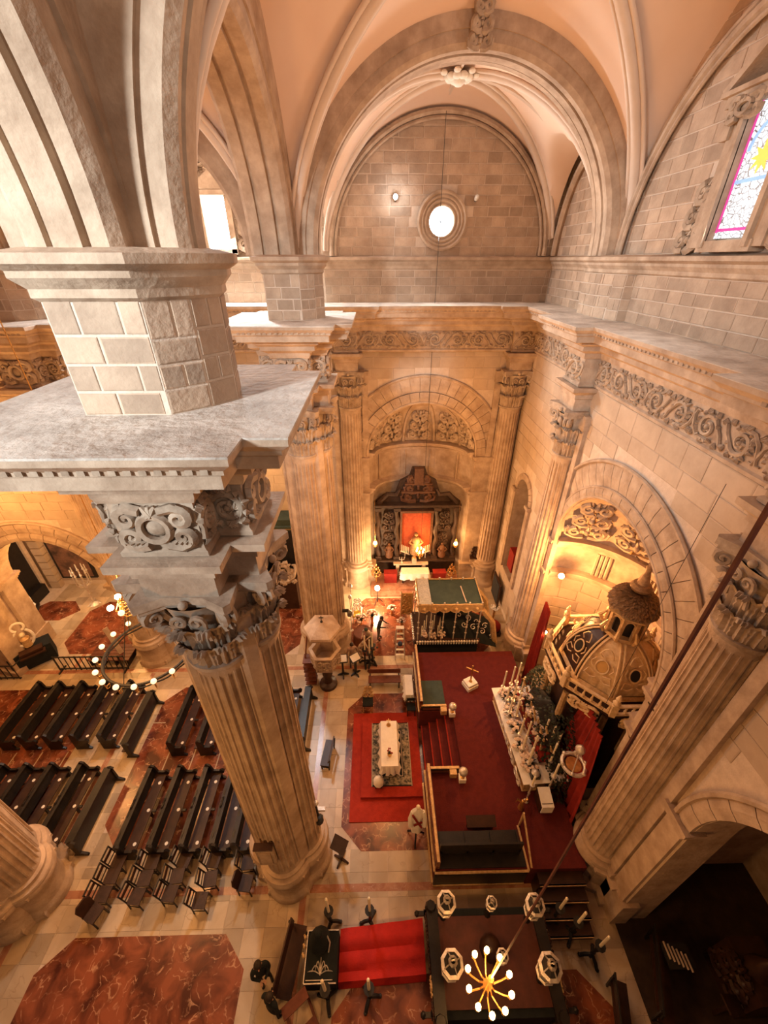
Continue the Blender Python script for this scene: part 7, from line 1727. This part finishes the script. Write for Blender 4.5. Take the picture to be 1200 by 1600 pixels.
b = MB(); b.box((-19.1, 15.9, 1.0), (1.6, .5, .1), rz=.5); b.bar((-19.6, 15.6, 0), (-19.6, 15.6, 1.0), .1); b.bar((-18.6, 16.2, 0), (-18.6, 16.2, 1.0), .1); b.build('stand', WOOD, t, None)
for k in range(7): b = MB(); c = (-19.65 + .18 * k, 15.62 + .1 * k); b.tube([(*c, 1.05), (*c, 1.75 + .08 * (k % 3))], .05, 6); b.build('candle', WHITE, t)
b = MB(); b.ball((-18.6, 16.1, 1.25), .22, 9, 6, sz=.6); b.build('flowers', WHITE, t)
lamp('votive_light', (-18.6, 15.4, 2.4), 60, (1, .8, .55))
t = world_thing('railed_pillar', 'plain pillar foot inside a thin iron railing at the left edge, before the halo shrine', 'pillar', (-17.75, 13.3, 0))
b = MB(); b.prism([(-18.6, 13.0), (-17.3, 12.7), (-17.1, 13.4), (-17.5, 14.3), (-18.6, 14.3)], 0, 7.5); b.build('shaft', STONE, t, None)
b = MB(); b.prism([(-18.7, 12.9), (-17.2, 12.55), (-16.95, 13.4), (-17.4, 14.4), (-18.7, 14.4)], 0, .3); b.build('plinth', STONE, t, None)
for k in range(5): b = MB(); b.bar((-18.3 + .3 * k, 12.5, 0), (-18.3 + .3 * k, 12.5, .95), .03); b.build('railing_bar', IRON, t, None)
b = MB(); b.bar((-18.4, 12.5, .95), (-17.0, 12.5, .95), .04); b.bar((-18.4, 12.5, .1), (-17.0, 12.5, .1), .04); b.bar((-17.0, 12.5, .95), (-16.9, 13.2, .95), .04); b.build('railing_rail', IRON, t, None)
# dark confessional seen between the two clustered columns
t = world_thing('confessional', 'dark wooden confessional roof with gilt line against the aisle wall, between the two clustered columns', 'confessional', (-5.3, 18.6, 0))
b = MB(); b.box((-5.2, 18.6, 2.3), (2.2, 1.1, 4.6)); b.build('cabinet', WOOD, t, None); b = MB(); b.prism([(-6.4, 18.0), (-4.0, 18.0), (-4.0, 19.2), (-6.4, 19.2)], 4.6, 4.85); b.prism([(-6.2, 18.15), (-4.2, 18.15), (-4.2, 19.15), (-6.2, 19.15)], 4.85, 5.2); b.build('roof', GREENV, t, None); b = MB(); b.bar((-6.4, 17.98, 4.72), (-4.0, 17.98, 4.72), .04); b.build('gilt_line', GOLD, t, None)
t = world_thing('carved_side_altar', 'dark carved side altar low against the aisle wall, between the two clustered columns', 'altar', (-5.6, 17.6, 0))
b = MB(); b.box((-5.4, 17.3, 1.0), (1.8, .9, 2.0)); b.build('body', WOODB, t, None); b = MB(); b.add(scroll_unit(1.4, 1.2, .14), frame_to((-5.2, 17.15, 2.4), (1, 0, 0), (0, .5, .86), (0, -.86, .5))); b.build('scroll_crest', CARVE, t)
# unlit chapel furniture bottom right
for (x, y, rz, lb) in ((6.1, 1.6, 1.25, 'dark bench in the shadow below the big pedestal, nearest the lantern float'), (7.6, 2.5, 1.15, 'dark bench with a pale worn top edge at the mouth of the unlit side arch')):
    o = bench('backed_bench', lb, 'bench', -.9, .9, 0, .45, .4, .95, WOOD, 0, WOODB); o.location = (x, y, 0); o.rotation_euler = (0, 0, rz)
t = world_thing('votive_grille', 'iron votive stand with a row of small bars in the unlit side arch', 'candle rack', (8.05, 2.9, 0)); b = MB()
for k in range(6): b.box((7.8 + .09 * k, 2.9 - .05 * k, .95), (.03, .34, .05))
b.build('bars', CREAMC, t, None); b = MB(); b.box((8.05, 2.8, .9), (.7, .5, .05)); b.bar((8.05, 2.8, 0), (8.05, 2.8, .9), .1); b.build('stand', IRON, t, None)
t = world_thing('carved_side_shrine', 'dim carved shrine deep inside the unlit side arch', 'shrine', (9.6, 2.4, 0)); b = MB(); b.box((9.7, 2.4, .8), (.9, 1.2, 1.6)); b.build('body', WOODB, t, None); b = MB(); b.add(ornament(1.1, 1.3, .08, 6), frame_to((9.24, 2.4, .4), (0, -1, 0), (0, 0, 1), (-1, 0, 0))); b.lathe([(.3, 1.6), (.2, 1.9), (.1, 2.2), (.02, 2.3)], 9, (9.6, 2.4, 0)); b.build('shaded_gilt_carving', WOODB, t)  # gilding coloured dark brown to stand for the chapel's shade
t = world_thing('chapel_lectern', 'dark sloping stand before the carved shrine in the unlit side arch', 'stand', (8.9, 1.9, 0)); b = MB(); b.bar((8.8, 1.9, 0), (8.8, 1.9, 1.1), .08); b.box((8.8, 1.9, 1.12), (.5, .35, .05), M=Matrix.Rotation(.4, 3, 'Y')); b.build('body', WOODB, t, None)
bench('backed_bench', 'dark bench on red marble before the lantern float, at the bottom edge', 'bench', 1.2, 2.6, 1.15, .45, .4, .9, WOOD)

# ---------------------------------------------------------------- unseen warm lamps without fixtures, added to light the lower church
lamp('crossing_warm_fill', (.5, 10.5, 10.5), 430, (1, .46, .14), .4)
lamp('crossing_warm_fill', (3.2, 14.5, 9.5), 430, (1, .48, .15), .4)
lamp('nave_warm_fill', (-8.5, 7.0, 9.0), 620, (1, .46, .14), .4)
lamp('aisle_warm_fill', (-7.0, 16.8, 8.0), 300, (1, .58, .24), .4)
lamp('far_aisle_warm_fill', (-15.0, 16.5, 5.5), 520, (1, .50, .15), .3)
lamp('far_nave_warm_fill', (-15.0, 11.5, 10.0), 800, (1, .48, .15), .3)
lamp('south_nave_warm_fill', (-5.2, -.2, 8.0), 520, (1, .48, .15), .35)
